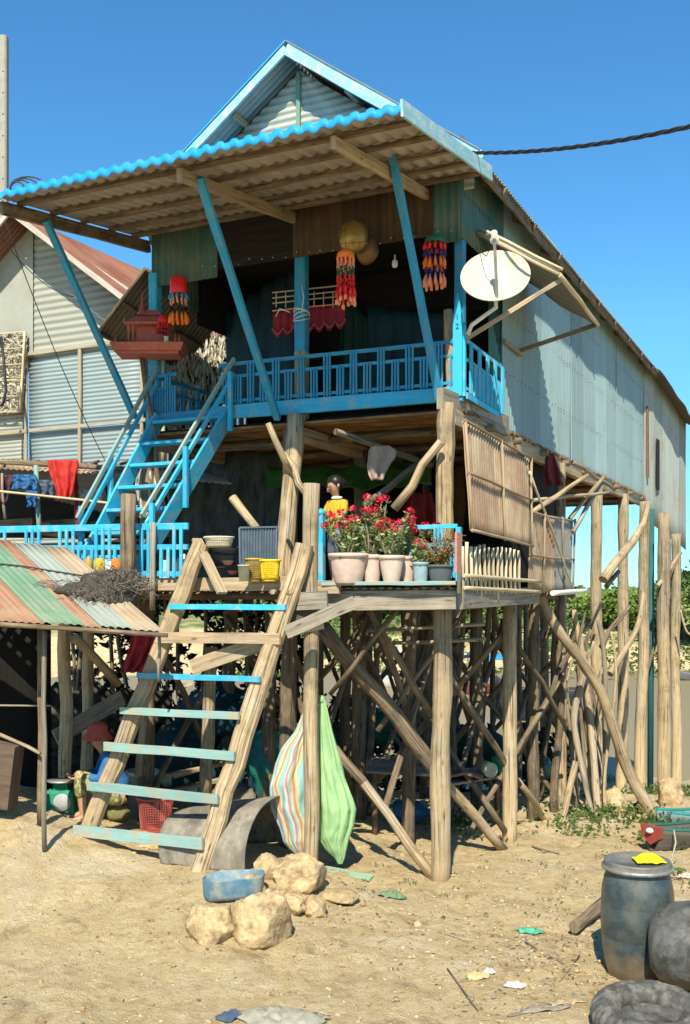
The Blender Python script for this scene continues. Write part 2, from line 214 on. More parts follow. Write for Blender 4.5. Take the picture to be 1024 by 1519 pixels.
# ------------------------------------------------------------------ mesh builder
class MB:
    def __init__(s): s.v = []; s.f = []; s.uv = []; s.mi = []; s.sm = []
    def add(s, vs, fs, uvs=None, mi=0, smooth=True):
        o = len(s.v); s.v += [tuple(v) for v in vs]
        for i, f in enumerate(fs):
            s.f.append([o + k for k in f]); s.mi.append(mi); s.sm.append(smooth)
            s.uv.append(uvs[i] if uvs else [(0, 0)] * len(f))
        return s
    def grid(s, fn, nu, nv, closed=False, mi=0, smooth=True, us=1., vs_=1., flip=False):
        vs = []; cu = nu if closed else nu + 1
        for j in range(nv + 1):
            for i in range(cu): vs.append(fn(i / nu, j / nv))
        fs = []; uv = []
        for j in range(nv):
            for i in range(nu):
                a = j * cu + i; b = j * cu + (i + 1) % cu; c = b + cu; d = a + cu
                q = [a, b, c, d]; u = [(i / nu * us, j / nv * vs_), ((i + 1) / nu * us, j / nv * vs_), ((i + 1) / nu * us, (j + 1) / nv * vs_), (i / nu * us, (j + 1) / nv * vs_)]
                if flip: q = q[::-1]; u = u[::-1]
                fs.append(q); uv.append(u)
        return s.add(vs, fs, uv, mi, smooth)
    def sweep(s, pts, prof, mi=0, smooth=True, up=None, caps=True):
        """prof(i) -> list of 2D offsets at point i"""
        pts = [V3(p) for p in pts]; n = len(pts); rings = []; L = 0
        d0 = (pts[1] - pts[0]).normalized()
        u = V3(up) if up else (ZV if abs(d0.z) < .9 else V3((1, 0, 0)))
        x = None; o = len(s.v); lens = []
        for i in range(n):
            d = ((pts[min(i + 1, n - 1)] - pts[max(i - 1, 0)])).normalized()
            if x is None: x = d.cross(u).normalized()
            else: x = (x - d * x.dot(d)).normalized()
            y = x.cross(d).normalized() * -1
            if i: L += (pts[i] - pts[i - 1]).length
            lens.append(L)
            rings.append([pts[i] + x * a + y * b for a, b in prof(i)])
        m = len(rings[0]); vs = [p for r in rings for p in r]
        per = [0.]
        for k in range(m): per.append(per[-1] + (rings[0][(k + 1) % m] - rings[0][k]).length)
        fs = []; uv = []
        for i in range(n - 1):
            for k in range(m):
                a = i * m + k; b = i * m + (k + 1) % m
                fs.append([a, b, b + m, a + m]); uv.append([(per[k], lens[i]), (per[k + 1], lens[i]), (per[k + 1], lens[i + 1]), (per[k], lens[i + 1])])
        if caps:
            fs.append(list(range(m))[::-1]); uv.append([(v[0] , v[1]) for v in prof(0)][::-1])
            fs.append([(n - 1) * m + k for k in range(m)]); uv.append([(v[0], v[1]) for v in prof(n - 1)])
        s.add(vs, fs, uv, mi, smooth)
        if caps: s.sm[-1] = s.sm[-2] = False
        return s
    def beam(s, p0, p1, w, h, up=None, mi=0, ch=.12, wob=0., seg=1, seed=0):
        """chamfered plank from p0 to p1: w across, h along up"""
        p0 = V3(p0); p1 = V3(p1); c = min(w, h) * ch; rnd = random.Random(seed)
        pr = [(-w/2+c, -h/2), (w/2-c, -h/2), (w/2, -h/2+c), (w/2, h/2-c), (w/2-c, h/2), (-w/2+c, h/2), (-w/2, h/2-c), (-w/2, -h/2+c)]
        pts = []
        for i in range(seg + 1):
            q = p0.lerp(p1, i / seg)
            if wob and 0 < i < seg: q = q + V3((rnd.uniform(-1, 1), rnd.uniform(-1, 1), rnd.uniform(-1, 1))) * wob
            pts.append(q)
        ks = [1 + (rnd.uniform(-.06, .06) if wob else 0) for _ in pts]
        return s.sweep(pts, lambda i: [(a * ks[i], b * ks[i]) for a, b in pr], mi, False, up)
    def tube(s, pts, r, n=8, mi=0, caps=True, smooth=True, jit=0., seed=0):
        rnd = random.Random(seed); m = len(pts)
        rr = r if isinstance(r, (list, tuple)) else [r] * m
        J = [[1 + rnd.uniform(-jit, jit) for _ in range(n)] for _ in range(m)] if jit else None
        return s.sweep(pts, lambda i: [(rr[i] * cos(2*pi*k/n) * (J[i][k] if J else 1), rr[i] * sin(2*pi*k/n) * (J[i][k] if J else 1)) for k in range(n)], mi, smooth, None, caps)
    def log(s, p0, p1, r0, r1, bend=.03, seed=0, n=10, mi=0, seg=None):
        p0 = V3(p0); p1 = V3(p1); L = (p1 - p0).length; seg = seg or max(3, int(L / .28)); o = seed * 7.3
        pts = []; rr = []
        for i in range(seg + 1):
            q = i / seg; e = sin(pi * q) ** .5 if 0 < q < 1 else 0
            p = p0.lerp(p1, q) + V3((noise.noise((o, q * 3, 0)), noise.noise((o, q * 3, 7)), .3 * noise.noise((o, q * 3, 13)))) * bend * 2 * e
            pts.append(p); rr.append((r0 + (r1 - r0) * q) * (1 + .16 * noise.noise((o, q * L * 2.2, 21))))
        return s.tube(pts, rr, n, mi, jit=.06, seed=seed)
    def lathe(s, prof, c=(0, 0, 0), n=24, mi=0, axis=None, smooth=True, wob=0., seed=0):
        c = V3(c); R = axis.to_track_quat('Z', 'Y').to_matrix() if axis else Matrix.Identity(3); m = len(prof)
        def fn(u, v):
            k = v * (m - 1); i = min(int(k + 1e-6), m - 1); r, z = prof[i]; a = 2 * pi * u
            r *= 1 + wob * noise.noise((cos(a) * 2 + seed, sin(a) * 2, z * 6))
            return c + R @ V3((r * cos(a), r * sin(a), z))
        return s.grid(fn, n, m - 1, True, mi, smooth, 2 * pi * max(p[0] for p in prof), sum((V3(prof[i+1]+(0,)) - V3(prof[i]+(0,))).length for i in range(m-1)), flip=False)
    def ball(s, c, r, n=8, mi=0, seed=None, amp=0.):
        rx, ry, rz = r if isinstance(r, (tuple, list)) else (r, r, r); c = V3(c)
        def fn(u, v):
            a = 2 * pi * u; b = pi * (v - .5); d = V3((cos(a) * cos(b), sin(a) * cos(b), sin(b)))
            k = 1 + (amp * noise.fractal(d * 1.6 + V3((seed or 0, 0, 0)), 1, 2, 3) if amp else 0)
            return c + V3((d.x * rx, d.y * ry, d.z * rz)) * k
        return s.grid(fn, n * 2, n, True, mi, True, 1, 1)
    def leaf(s, c, size, rnd, mi=0, asp=.5, d=None):
        d = d or V3((rnd.uniform(-1, 1), rnd.uniform(-1, 1), rnd.uniform(-.7, .9))).normalized()
        sd = d.cross(V3((rnd.uniform(-1, 1), rnd.uniform(-1, 1), rnd.uniform(-1, 1)))).normalized()
        c = V3(c); h = d.cross(sd) * size * .12
        return s.add([c - d * size / 2, c + sd * size * asp / 2 + h, c + d * size / 2, c - sd * size * asp / 2 + h], [[0, 1, 2, 3]], None, mi, False)
    def build(s, name, mats, parent=None, origin=None, label=None, cat=None, group=None, kind=None, solid=0.):
        me = bpy.data.meshes.new(name)
        if parent is not None:
            org = V3(ORG[parent.name])
        else:
            if origin is None:
                xs = [v[0] for v in s.v]; ys = [v[1] for v in s.v]; zs = [v[2] for v in s.v]
                origin = ((min(xs) + max(xs)) / 2, (min(ys) + max(ys)) / 2, min(zs))
            org = V3(origin)
        me.from_pydata([(v[0] - org.x, v[1] - org.y, v[2] - org.z) for v in s.v], [], s.f)
        uvl = me.uv_layers.new(name='UVMap'); flat = []
        for u in s.uv:
            for q in u: flat += [q[0], q[1]]
        uvl.data.foreach_set('uv', flat)
        me.polygons.foreach_set('material_index', s.mi); me.polygons.foreach_set('use_smooth', s.sm)
        if not isinstance(mats, (list, tuple)): mats = [mats]
        for m in mats: me.materials.append(m)
        me.update()
        o = bpy.data.objects.new(name, me); col.objects.link(o); ORG[o.name] = tuple(org)
        if parent is not None: o.parent = parent
        else: o.location = org
        if solid:
            md = o.modifiers.new('thickness', 'SOLIDIFY'); md.thickness = solid; md.offset = 0
        if label: o['label'] = label
        if cat: o['category'] = cat
        if group: o['group'] = group
        if kind: o['kind'] = kind
        return o
ORG = {}
def thing(name, loc, label, cat, group=None):
    o = bpy.data.objects.new(name, None); col.objects.link(o); o.location = V3(loc); ORG[o.name] = tuple(V3(loc))
    o.empty_display_size = .1; o['label'] = label; o['category'] = cat
    if group: o['group'] = group
    return o
def dup(root, loc, rz=0, sc=1, label=None, group=None, rot=None):
    r = root.copy(); col.objects.link(r); r.location = loc; r.rotation_euler = rot or (0, 0, rz); r.scale = (sc, sc, sc)
    if label: r['label'] = label
    if group: r['group'] = group
    for ch in list(root.children):
        c = ch.copy(); col.objects.link(c); c.parent = r
        for g in ch.children:
            d = g.copy(); col.objects.link(d); d.parent = c
    return r
def corr(P0, U, V, pitch=.076, amp=.009, rows=3, mb=None, mi=0, spp=6, warp=.0, ragged=0.):
    P0 = V3(P0); U = V3(U); V = V3(V); nrm = U.cross(V).normalized(); LU, LV = U.length, V.length
    n = max(2, int(LU / pitch * spp)); mb = mb or MB()
    def fn(u, v):
        k = v
        if ragged and v in (0., 1.): k = v + (ragged * noise.noise((u * LU * 1.3, v * 9, 2))) / LV
        return P0 + U * u + V * k + nrm * (amp * sin(2 * pi * u * LU / pitch) + warp * noise.noise((u * LU * .8, v * LV * .8, P0.x)))
    return mb.grid(fn, n, rows, False, mi, True, LU, LV)

# ================================================================== THE SETTING
def axis_vals(a, b, step, far, grow):
    v = [a]
    while v[-1] < b: v.append(v[-1] + step)
    d = step
    while v[-1] < far: d *= grow; v.append(v[-1] + d)
    return v
tv = axis_vals(4.0, 14.5, .05, 2500, 1.075)
neg = []; d = .1; q = 4.0
while q > -40: d *= 1.2; q -= d; neg.append(q)
tv = neg[::-1] + tv
sr = axis_vals(-7.2, 5.2, .05, 2200, 1.09)
neg = []; d = .05; q = -7.2
while q > -2200: d *= 1.09; q -= d; neg.append(q)
sv = neg[::-1] + sr
gv = []
for t in tv:
    for s_ in sv:
        p = FV * t + RV * s_; gv.append((p.x, p.y, gz(p.x, p.y, True)))
nS = len(sv); gf = []
for j in range(len(tv) - 1):
    for i in range(nS - 1):
        a_ = j * nS + i; gf.append((a_, a_ + 1, a_ + 1 + nS, a_ + nS))
me = bpy.data.meshes.new('ground'); me.from_pydata(gv, [], gf)
me.polygons.foreach_set('use_smooth', [True] * len(gf)); me.update()
go = bpy.data.objects.new('ground', me); col.objects.link(go); go['kind'] = 'structure'
# ground material: pale cracked dirt near, grass on the banks
gm = bpy.data.materials.new('dry dirt'); gm.use_nodes = True; N = gm.node_tree.nodes; L = gm.node_tree.links
b = N['Principled BSDF']; b.inputs['Roughness'].default_value = .95; b.inputs['Specular IOR Level'].default_value = .15
geo = N.new('ShaderNodeNewGeometry')
def noi(scale, det=8, rough=.6, dist=0.):
    n = N.new('ShaderNodeTexNoise'); n.inputs['Scale'].default_value = scale; n.inputs['Detail'].default_value = det; n.inputs['Roughness'].default_value = rough; n.inputs['Distortion'].default_value = dist
    L.new(geo.outputs['Position'], n.inputs['Vector']); return n.outputs['Fac']
def ramp(f, stops):
    r = N.new('ShaderNodeValToRGB'); e = r.color_ramp.elements
    e[0].position, e[0].color = stops[0][0], (*stops[0][1], 1); e[1].position, e[1].color = stops[-1][0], (*stops[-1][1], 1)
    for p, c in stops[1:-1]: x = e.new(p); x.color = (*c, 1)
    L.new(f, r.inputs[0]); return r.outputs[0]
def mixc(f, a, b2, typ='MIX'):
    m = N.new('ShaderNodeMix'); m.data_type = 'RGBA'; m.blend_type = typ
    if isinstance(f, float): m.inputs[0].default_value = f
    else: L.new(f, m.inputs[0])
    L.new(a, m.inputs[6])
    if isinstance(b2, tuple): m.inputs[7].default_value = (*b2, 1)
    else: L.new(b2, m.inputs[7])
    return m.outputs[2]
def mr(f, a, b2, c=0., d2=1.):
    m = N.new('ShaderNodeMapRange'); L.new(f, m.inputs[0]); m.inputs[1].default_value = a; m.inputs[2].default_value = b2; m.inputs[3].default_value = c; m.inputs[4].default_value = d2; return m.outputs[0]
base = ramp(noi(1.1, 10, .65), [(.3, (.46, .325, .15)), (.5, (.70, .53, .275)), (.7, (.84, .66, .38))])
fine = ramp(noi(9, 10, .72), [(.34, (.46, .31, .145)), (.5, (.72, .545, .285)), (.66, (.90, .74, .47))])
c = mixc(.5, base, fine)
c = mixc(mr(noi(38, 6, .7), .56, .68, 0., .55), c, (.27, .18, .10))
c = mixc(mr(noi(2.3, 9, .75, .8), .54, .64, 0., .65), c, (.33, .22, .12))
c = mixc(mr(noi(.9, 6, .6), .54, .66, 0., .5), c, (.78, .66, .46))
# vegetation with distance from the yard
sx = N.new('ShaderNodeVectorMath'); sx.operation = 'DOT_PRODUCT'; L.new(geo.outputs['Position'], sx.inputs[0]); sx.inputs[1].default_value = tuple(FV)
add = N.new('ShaderNodeMath'); add.operation = 'MULTIPLY_ADD'; L.new(noi(.16, 5), add.inputs[0]); add.inputs[1].default_value = 36; L.new(sx.outputs['Value'], add.inputs[2])
veg = mr(add.outputs[0], 90, 96); grass = ramp(noi(.8, 6), [(.35, (.10, .15, .04)), (.55, (.20, .24, .08)), (.68, (.45, .36, .19))])
c = mixc(veg, c, grass)
mud = mr(add.outputs[0], 38, 48, 0., .6); mudi = N.new('ShaderNodeMath'); mudi.operation = 'MULTIPLY'; L.new(mud, mudi.inputs[0]); L.new(mr(add.outputs[0], 66, 78, 1., 0.), mudi.inputs[1])
c = mixc(mudi.outputs[0], c, (.22, .17, .11))
L.new(c, b.inputs['Base Color'])
vo = N.new('ShaderNodeTexVoronoi'); vo.feature = 'DISTANCE_TO_EDGE'; vo.inputs['Scale'].default_value = 6; L.new(geo.outputs['Position'], vo.inputs['Vector'])
hsum = N.new('ShaderNodeMath'); hsum.operation = 'MULTIPLY_ADD'; L.new(noi(14, 10, .75), hsum.inputs[0]); hsum.inputs[1].default_value = 1.6; L.new(noi(70, 5, .7), hsum.inputs[2])
bp = N.new('ShaderNodeBump'); bp.inputs['Strength'].default_value = .9; bp.inputs['Distance'].default_value = .045; L.new(hsum.outputs[0], bp.inputs['Height'])
L.new(bp.outputs[0], b.inputs['Normal']); me.materials.append(gm)
# water
wm = bpy.data.materials.new('muddy water'); wm.use_nodes = True; b = wm.node_tree.nodes['Principled BSDF']
b.inputs['Base Color'].default_value = (.25, .195, .10, 1); b.inputs['Roughness'].default_value = .45; b.inputs['Specular IOR Level'].default_value = .08
n = wm.node_tree.nodes.new('ShaderNodeTexNoise'); n.inputs['Scale'].default_value = 2.5; n.inputs['Detail'].default_value = 4
bp = wm.node_tree.nodes.new('ShaderNodeBump'); bp.inputs['Strength'].default_value = .25; bp.inputs['Distance'].default_value = .05
wm.node_tree.links.new(n.outputs['Fac'], bp.inputs['Height']); wm.node_tree.links.new(bp.outputs[0], b.inputs['Normal'])
m = MB(); m.grid(lambda u, v: FV * (12 + 75 * v) + RV * (-160 + 320 * u) + ZV * -2.35, 8, 4)
m.build('river', wm, origin=(0, 0, -2.35), kind='structure')

rnd = random.Random(5)
# gravel and crumbs of dirt
m = MB()
for i in range(2200):
    t = 5.5 + 7.5 * rnd.random() ** 1.3; s_ = rnd.uniform(-.37, .37) * t
    if i % 3 == 0: t = rnd.gauss(8.0, 1.1); s_ = rnd.gauss(.17 * t, .7)
    p = FV * t + RV * s_; r = .006 + .016 * rnd.random() ** 3
    if i % 40 == 0: r *= 2
    m.ball((p.x, p.y, gz(p.x, p.y, True) + r * .1), (r * rnd.uniform(.6, 1.5), r * rnd.uniform(.6, 1.5), r * .6), 3, seed=i, amp=.9)
m.build('gravel', M('clay crumbs', (.55, .42, .25), (.34, .24, .14), coord='O', sc=(8, 8, 8)), origin=(0, 0, 0), kind='stuff', label='loose crumbs of dry clay on the yard', cat='gravel')
m = MB(); ml = [M('dead brown leaf', (.30, .17, .08), (.17, .09, .05), coord='O', sc=(30, 30, 30), bump=0), M('straw', (.62, .50, .30), (.42, .32, .18), coord='O', sc=(30, 30, 30), bump=0), M('ash grey chip', (.26, .24, .21), (.15, .14, .12), coord='O', sc=(30, 30, 30), bump=0)]
for i in range(1500):
    q = rnd.random()
    if q < .45: t = rnd.gauss(7.4, .55); s_ = rnd.gauss(.19 * t, .45)
    elif q < .6: t = rnd.gauss(8.6, .5); s_ = rnd.gauss(-.02 * t, .5)
    else: t = 5.6 + 6.5 * rnd.random(); s_ = rnd.uniform(-.36, .36) * t
    p = FV * t + RV * s_; k = rnd.random(); z = gz(p.x, p.y, True) + .006; a_ = rnd.uniform(0, 6.3)
    if k < .55: m.leaf((p.x, p.y, z), rnd.uniform(.02, .05), rnd, mi=rnd.choice([0, 0, 2]), d=V3((cos(a_), sin(a_), rnd.uniform(-.2, .3))).normalized())
    else: m.leaf((p.x, p.y, z), rnd.uniform(.04, .13), rnd, mi=rnd.choice([1, 1, 0]), asp=.06, d=V3((cos(a_), sin(a_), rnd.uniform(-.05, .12))).normalized())
m.build('dry_litter', ml, origin=(0, 0, 0), kind='stuff', label='dry leaves, straw and chips scattered on the dirt', cat='litter')
# weeds between the right hand stilts
m = MB()
def weeds(px, py, n, spread, size=.06, hh=.12):
    g = G(px, py)
    for i in range(n):
        x = g.x + rnd.gauss(0, spread); y = g.y + rnd.gauss(0, spread * .8)
        m.leaf((x, y, gz(x, y, True) + rnd.random() ** 1.5 * hh + .02), size * rnd.uniform(.6, 1.4), rnd, asp=.6)
for px, py, n, sp in ((690, 1222, 130, .15), (875, 1215, 260, .22), (850, 1232, 130, .22), (925, 1205, 300, .2), (1005, 1180, 600, .4), (1000, 1250, 320, .2), (760, 1155, 220, .3),
                      (900, 1160, 500, .5), (830, 1180, 300, .4), (670, 1235, 90, .25), (1010, 1310, 60, .2), (980, 1225, 240, .2), (800, 1120, 500, .8), (560, 1120, 300, .8), (960, 1130, 900, .9)):
    weeds(px, py, n, sp)
for i in range(90):
    t = rnd.uniform(8.2, 12); s_ = rnd.uniform(.0, .33) * t; p = FV * t + RV * s_
    for k in range(5): m.leaf((p.x + rnd.gauss(0, .03), p.y + rnd.gauss(0, .03), gz(p.x, p.y, True) + .02), .03, rnd)
for i in range(5000):   # grass of the far bank
    t = rnd.uniform(58, 90); s_ = rnd.uniform(-.12, .36) * t; p = FV * t + RV * s_; m.leaf((p.x, p.y, gz(p.x, p.y) + rnd.random() * .35), .5, rnd)
m.build('weeds', weed_m, origin=(0, 0, 0), kind='stuff', label='low green weeds creeping over the dirt and river bank', cat='weeds')
# trees and bushes of the far bank
def crown(mb, c, rx, rz, n, rnd, size, clumps=26):
    cl = []
    for i in range(clumps):
        d = V3((rnd.gauss(0, 1), rnd.gauss(0, 1), rnd.gauss(0, 1))).normalized() * rnd.uniform(.45, 1.0)
        cl.append((c + V3((d.x * rx, d.y * rx, d.z * rz)), rnd.uniform(.22, .42)))
    for i in range(n):
        p, k = cl[rnd.randrange(clumps)]
        mb.leaf(p + V3((rnd.gauss(0, 1) * rx, rnd.gauss(0, 1) * rx, rnd.gauss(0, 1) * rz)) * k * .55, size * rnd.uniform(.6, 1.3), rnd, asp=.7)
tree_lab = ['bushy green tree on the far river bank, between the second and third right stilts', 'taller tree on the far bank at the right edge of the photo',
            'dark green bush on the far bank behind the right stilts', 'pale green tree on the far bank seen past the teal pipe']
tspots = [(905, 872, 78, 3.6, 0), (1015, 850, 74, 4.6, 1), (960, 893, 86, 3.4, 2), (880, 884, 84, 3.2, 2), (935, 878, 92, 3.8, 0), (985, 872, 90, 3.8, 1), (1045, 858, 84, 4.6, 0), (1080, 862, 72, 5, 2),
          (850, 890, 95, 3.8, 1), (800, 893, 92, 3.4, 2), (740, 890, 96, 3.8, 0), (690, 893, 90, 3.4, 2), (640, 888, 96, 3.8, 0), (590, 892, 90, 3.4, 1), (540, 888, 86, 3.6, 0), (490, 892, 92, 3.4, 2), (430, 888, 96, 3.8, 0), (350, 890, 90, 3.6, 2), (270, 888, 94, 3.8, 1)]
wh = ['at the gap right of the fifth stilt', 'at the right edge of the photo', 'behind the row of right hand stilts', 'left of the tall right stilts']
for i, (px, py, t, r, k) in enumerate(tspots):
    top = PT(px, py, t); g = gz(top.x, top.y); h = max(2.4, top.z - g)
    dsc = ['broad mid green', 'deep green', 'pale olive green'][k]
    rk = 'first second third fourth fifth sixth seventh eighth ninth tenth eleventh twelfth thirteenth fourteenth fifteenth sixteenth seventeenth eighteenth nineteenth'.split()
    order = sorted(range(len(tspots)), key=lambda j: tspots[j][0]).index(i)
    th = thing('riverside_tree', (top.x, top.y, g), '%s tree on the far river bank, %s from the left in its row' % (dsc, rk[order]), 'tree', 'trees on the far river bank')
    mb = MB(); mb.tube([(top.x, top.y, g - .3), (top.x + .1, top.y, g + h * .3), (top.x, top.y + .1, g + h * .7)], [.22, .16, .06], 7)
    for q in range(4):
        a_ = q * 1.6 + i; mb.tube([(top.x, top.y, g + h * (.25 + .08 * q)), (top.x + cos(a_) * r * .5, top.y + sin(a_) * r * .5, g + h * (.55 + .07 * q))], [.09, .03], 5)
    mb.build('trunk', trunk_m, th)
    mb = MB(); crown(mb, V3((top.x, top.y, g + h * .55)), r * .75, h * .42, 3600, random.Random(i), .42, 34); mb.build('crown', crowns[k], th)

# ================================================================== THE STILT HOUSE
XR, XM, XL = -3.265, -5.05, -6.85
YF = 9.38; YB = 19.4; ZD = 4.43; ZL = 2.66; YL = 8.4
house = thing('stilt_house', (XM, 12, 0), 'tall timber stilt house clad in blue green zinc with a bright blue veranda', 'house')
def part(mb, name, m_, **k): return mb.build(name, m_, house, **k)
# side wall right
m = corr((XR, 10.69, 6.95), (0, YB - 10.69, 0), (0, 0, 4.22 - 6.95), rows=14, warp=.03, amp=.011, ragged=.03); part(m, 'side_wall', zinc_m, solid=.003)
m = MB()
for z_ in (4.32, 4.95, 5.6, 6.25):
    for q in range(int((YB - 10.8) / .152)): m.ball((XR + .013, 10.78 + .152 * q, z_ + .012 * sin(q * 3.7)), (.006, .008, .008), 3)
part(m, 'screw_row', M('rusty screws', (.13, .07, .04), coord='O', sc=(9, 9)))
for q, y_ in enumerate((13.75, 16.8)):
    m = MB(); m.beam((XR + .014, y_, 6.9), (XR + .014, y_ + .01, 4.25), .004, .012, up=(1, 0, 0)); part(m, 'sheet_lap', zinc_m)
m = corr((XR + .012, YB - .05, 6.9), (.22, 3.95, -.45), (0, 0, -2.95), rows=6, warp=.015, ragged=.05); part(m, 'rear_side_wall', zincr_m, solid=.003)
m = MB(); m.beam((XR + .10, YB + 1.0, 5.5), (XR + .10, YB + 1.0, 4.55), .30, .02, up=(1, 0, 0)); 
m.build('window', dark_m, house)
m = MB(); m.beam((XR + .05, YB + .15, 6.0), (XR + .06, YB + .15, 4.7), .12, .02, up=(1, 0, 0)); part(m, 'rusty_strip', rust_m)
# upper side wall over the veranda (green) and frieze
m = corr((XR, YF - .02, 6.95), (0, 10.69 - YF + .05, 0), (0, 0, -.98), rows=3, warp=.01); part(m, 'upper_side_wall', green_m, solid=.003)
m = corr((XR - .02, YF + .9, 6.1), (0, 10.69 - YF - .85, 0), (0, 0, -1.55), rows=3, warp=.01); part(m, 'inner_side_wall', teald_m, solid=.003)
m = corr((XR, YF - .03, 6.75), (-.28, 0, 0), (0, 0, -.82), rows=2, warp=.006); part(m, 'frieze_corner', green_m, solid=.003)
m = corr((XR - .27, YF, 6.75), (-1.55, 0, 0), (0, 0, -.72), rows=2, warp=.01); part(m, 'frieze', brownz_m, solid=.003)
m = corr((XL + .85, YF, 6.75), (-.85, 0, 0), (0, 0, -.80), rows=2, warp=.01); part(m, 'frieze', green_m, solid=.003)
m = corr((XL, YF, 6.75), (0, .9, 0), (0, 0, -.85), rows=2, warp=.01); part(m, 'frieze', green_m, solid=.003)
m = corr((XL - .01, YF + .9, 6.75), (0, 1.15, 0), (0, 0, -1.0), rows=2); part(m, 'frieze', dark_m, solid=.003)  # dark sheet added where only shade shows left of the veranda
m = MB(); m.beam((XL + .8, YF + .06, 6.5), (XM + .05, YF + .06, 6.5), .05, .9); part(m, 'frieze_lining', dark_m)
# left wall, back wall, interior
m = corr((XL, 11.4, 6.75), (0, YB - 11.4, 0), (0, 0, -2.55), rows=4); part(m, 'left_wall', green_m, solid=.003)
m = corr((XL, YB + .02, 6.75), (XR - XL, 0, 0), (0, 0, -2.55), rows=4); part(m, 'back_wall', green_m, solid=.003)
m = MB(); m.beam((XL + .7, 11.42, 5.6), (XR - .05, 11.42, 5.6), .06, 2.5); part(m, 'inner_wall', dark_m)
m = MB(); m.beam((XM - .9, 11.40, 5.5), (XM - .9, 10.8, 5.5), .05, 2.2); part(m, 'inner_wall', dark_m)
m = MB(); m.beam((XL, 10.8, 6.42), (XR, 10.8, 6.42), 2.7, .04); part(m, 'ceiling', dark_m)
# blue tarpaulins inside
def tarp(name, pts, m_, folds=5, amp=.05, sag=0., parent=house, nx=24, ny=12, **k):
    A, B, C, D = [V3(p) for p in pts]; nn = (B - A).cross(D - A).normalized()
    mb = MB(); mb.grid(lambda u, v: A.lerp(B, u).lerp(D.lerp(C, u), v) + nn * (amp * (sin(u * folds * 2 * pi + v * 1.5) * .6 + noise.noise((u * 4, v * 4, amp * 99)))) - ZV * sag * sin(pi * u) * (1 if v < .99 else .6), nx, ny, us=(B - A).length, vs_=(D - A).length)
    return mb.build(name, m_, parent, solid=.004, **k)
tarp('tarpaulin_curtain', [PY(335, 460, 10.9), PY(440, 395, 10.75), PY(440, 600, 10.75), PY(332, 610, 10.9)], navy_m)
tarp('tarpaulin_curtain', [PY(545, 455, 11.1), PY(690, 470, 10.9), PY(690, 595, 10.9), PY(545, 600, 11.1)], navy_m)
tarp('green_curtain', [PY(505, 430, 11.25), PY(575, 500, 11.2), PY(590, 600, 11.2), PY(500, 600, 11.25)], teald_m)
# upper floor
m = MB(); rr = random.Random(3); y = YF + .02; 
while y < YB:
    m.beam((XL - .02, y, ZD - .10 + rr.uniform(-.008, .008)), (XR + .03, y + rr.uniform(-.015, .015), ZD - .10 + rr.uniform(-.012, .012)), .045, .028, seed=int(y * 99)); y += .066
part(m, 'bamboo_floor', bam_m)
m = MB(); m.beam((XM, (YF + YB) / 2 + .3, ZD - .055), (XM, (YF + YB) / 2 + .31, ZD - .055), XR - XL - .1, .02)
m = MB(); m.beam((XM, YF + .1, ZD - .06), (XM, YB, ZD - .06), XR - XL - .04, .02); part(m, 'floor_board', dark_m)
for x in (XR - .03, XM, XL + .03):
    m = MB(); m.beam((x, YF - .2 if x != XM else YF + .05, ZD - .2), (x, YB + .2, ZD - .2), .08, .15, seg=12, wob=.008, seed=int(x * 9)); part(m, 'floor_beam', plank_m)
for i, y in enumerate((10.1, 11.1, 12.2, 13.3, 14.4, 15.5, 16.6, 17.8, 19.0)):
    m = MB(); m.log((XL - .15, y, ZD - .19), (XR + .1, y, ZD - .17), .045, .04, .02, i); part(m, 'joist', logd_m)
m = MB(); m.log(PT(498, 640, 10.0) , PT(640, 690, 10.9), .035, .035, .01, 44); part(m, 'joist', logd_m)
# fascia boards of the upper deck
m = MB(); m.beam((-6.0, YF - .05, ZD + .065), (XR + .03, YF - .05, ZD + .045), .04, .14, seg=6, wob=.003); part(m, 'deck_fascia', blue_m)
m = MB(); m.beam((XL, YF - .05, ZD + .065), (-6.0, YF - .05, ZD + .065), .04, .10); part(m, 'deck_fascia', blue_shade_m)
m = MB(); m.beam((XR - .05, YF - .45, ZD - .06), (XR + .02, 10.75, ZD - .06), .07, .2, seg=5, wob=.006, ch=.06); part(m, 'side_beam', planksg_m)
m = MB(); m.beam((XR + .06, YF - .02, ZD + .03), (XR + .03, 10.68, ZD + .01), .02, .06); part(m, 'deck_fascia', blue_m)
# blue veranda posts
def vpost(x, y, z0, z1, w, mt, name='veranda_post', **k): 
    m = MB(); m.beam((x, y, z0), (x, y, z1), w, w, up=(0, 1, 0), seg=4, wob=.002); return part(m, name, mt, **k)
vpost(XL + .02, YF + .03, ZD, 6.1, .11, blue_m); vpost(XM, YF + .12, 5.08, 6.45, .12, blue_shade_m); vpost(XR - .05, YF + .10, ZD, 6.1, .095, blue_shade_m)
vpost(XM, YF + .12, ZD - .1, 5.08, .125, log_m, 'post_foot')
m = MB(); m.log((XR - .10, YF + .0, ZD - .1), (XR - .14, YF + .02, 5.3), .05, .045, .01, 3); part(m, 'post_foot', log_m)
m = MB()
for k in range(5): m.tube([V3((XM, YF + .12, 5.42 + .02 * k)) + V3((cos(a_) * .085, sin(a_) * .085, .03 * sin(a_ + k))) for a_ in [q * pi / 4 for q in range(9)]], .006, 5)
m.tube([(XM - .08, YF + .02, 5.48), (XM - .18, YF - .02, 5.52), (XM - .24, YF, 5.45)], .006, 5); m.tube([(XM + .05, YF + .02, 5.45), (XM + .1, YF - .02, 5.6), (XM + .06, YF, 5.75)], .005, 5)
part(m, 'rope_tie', white_m)
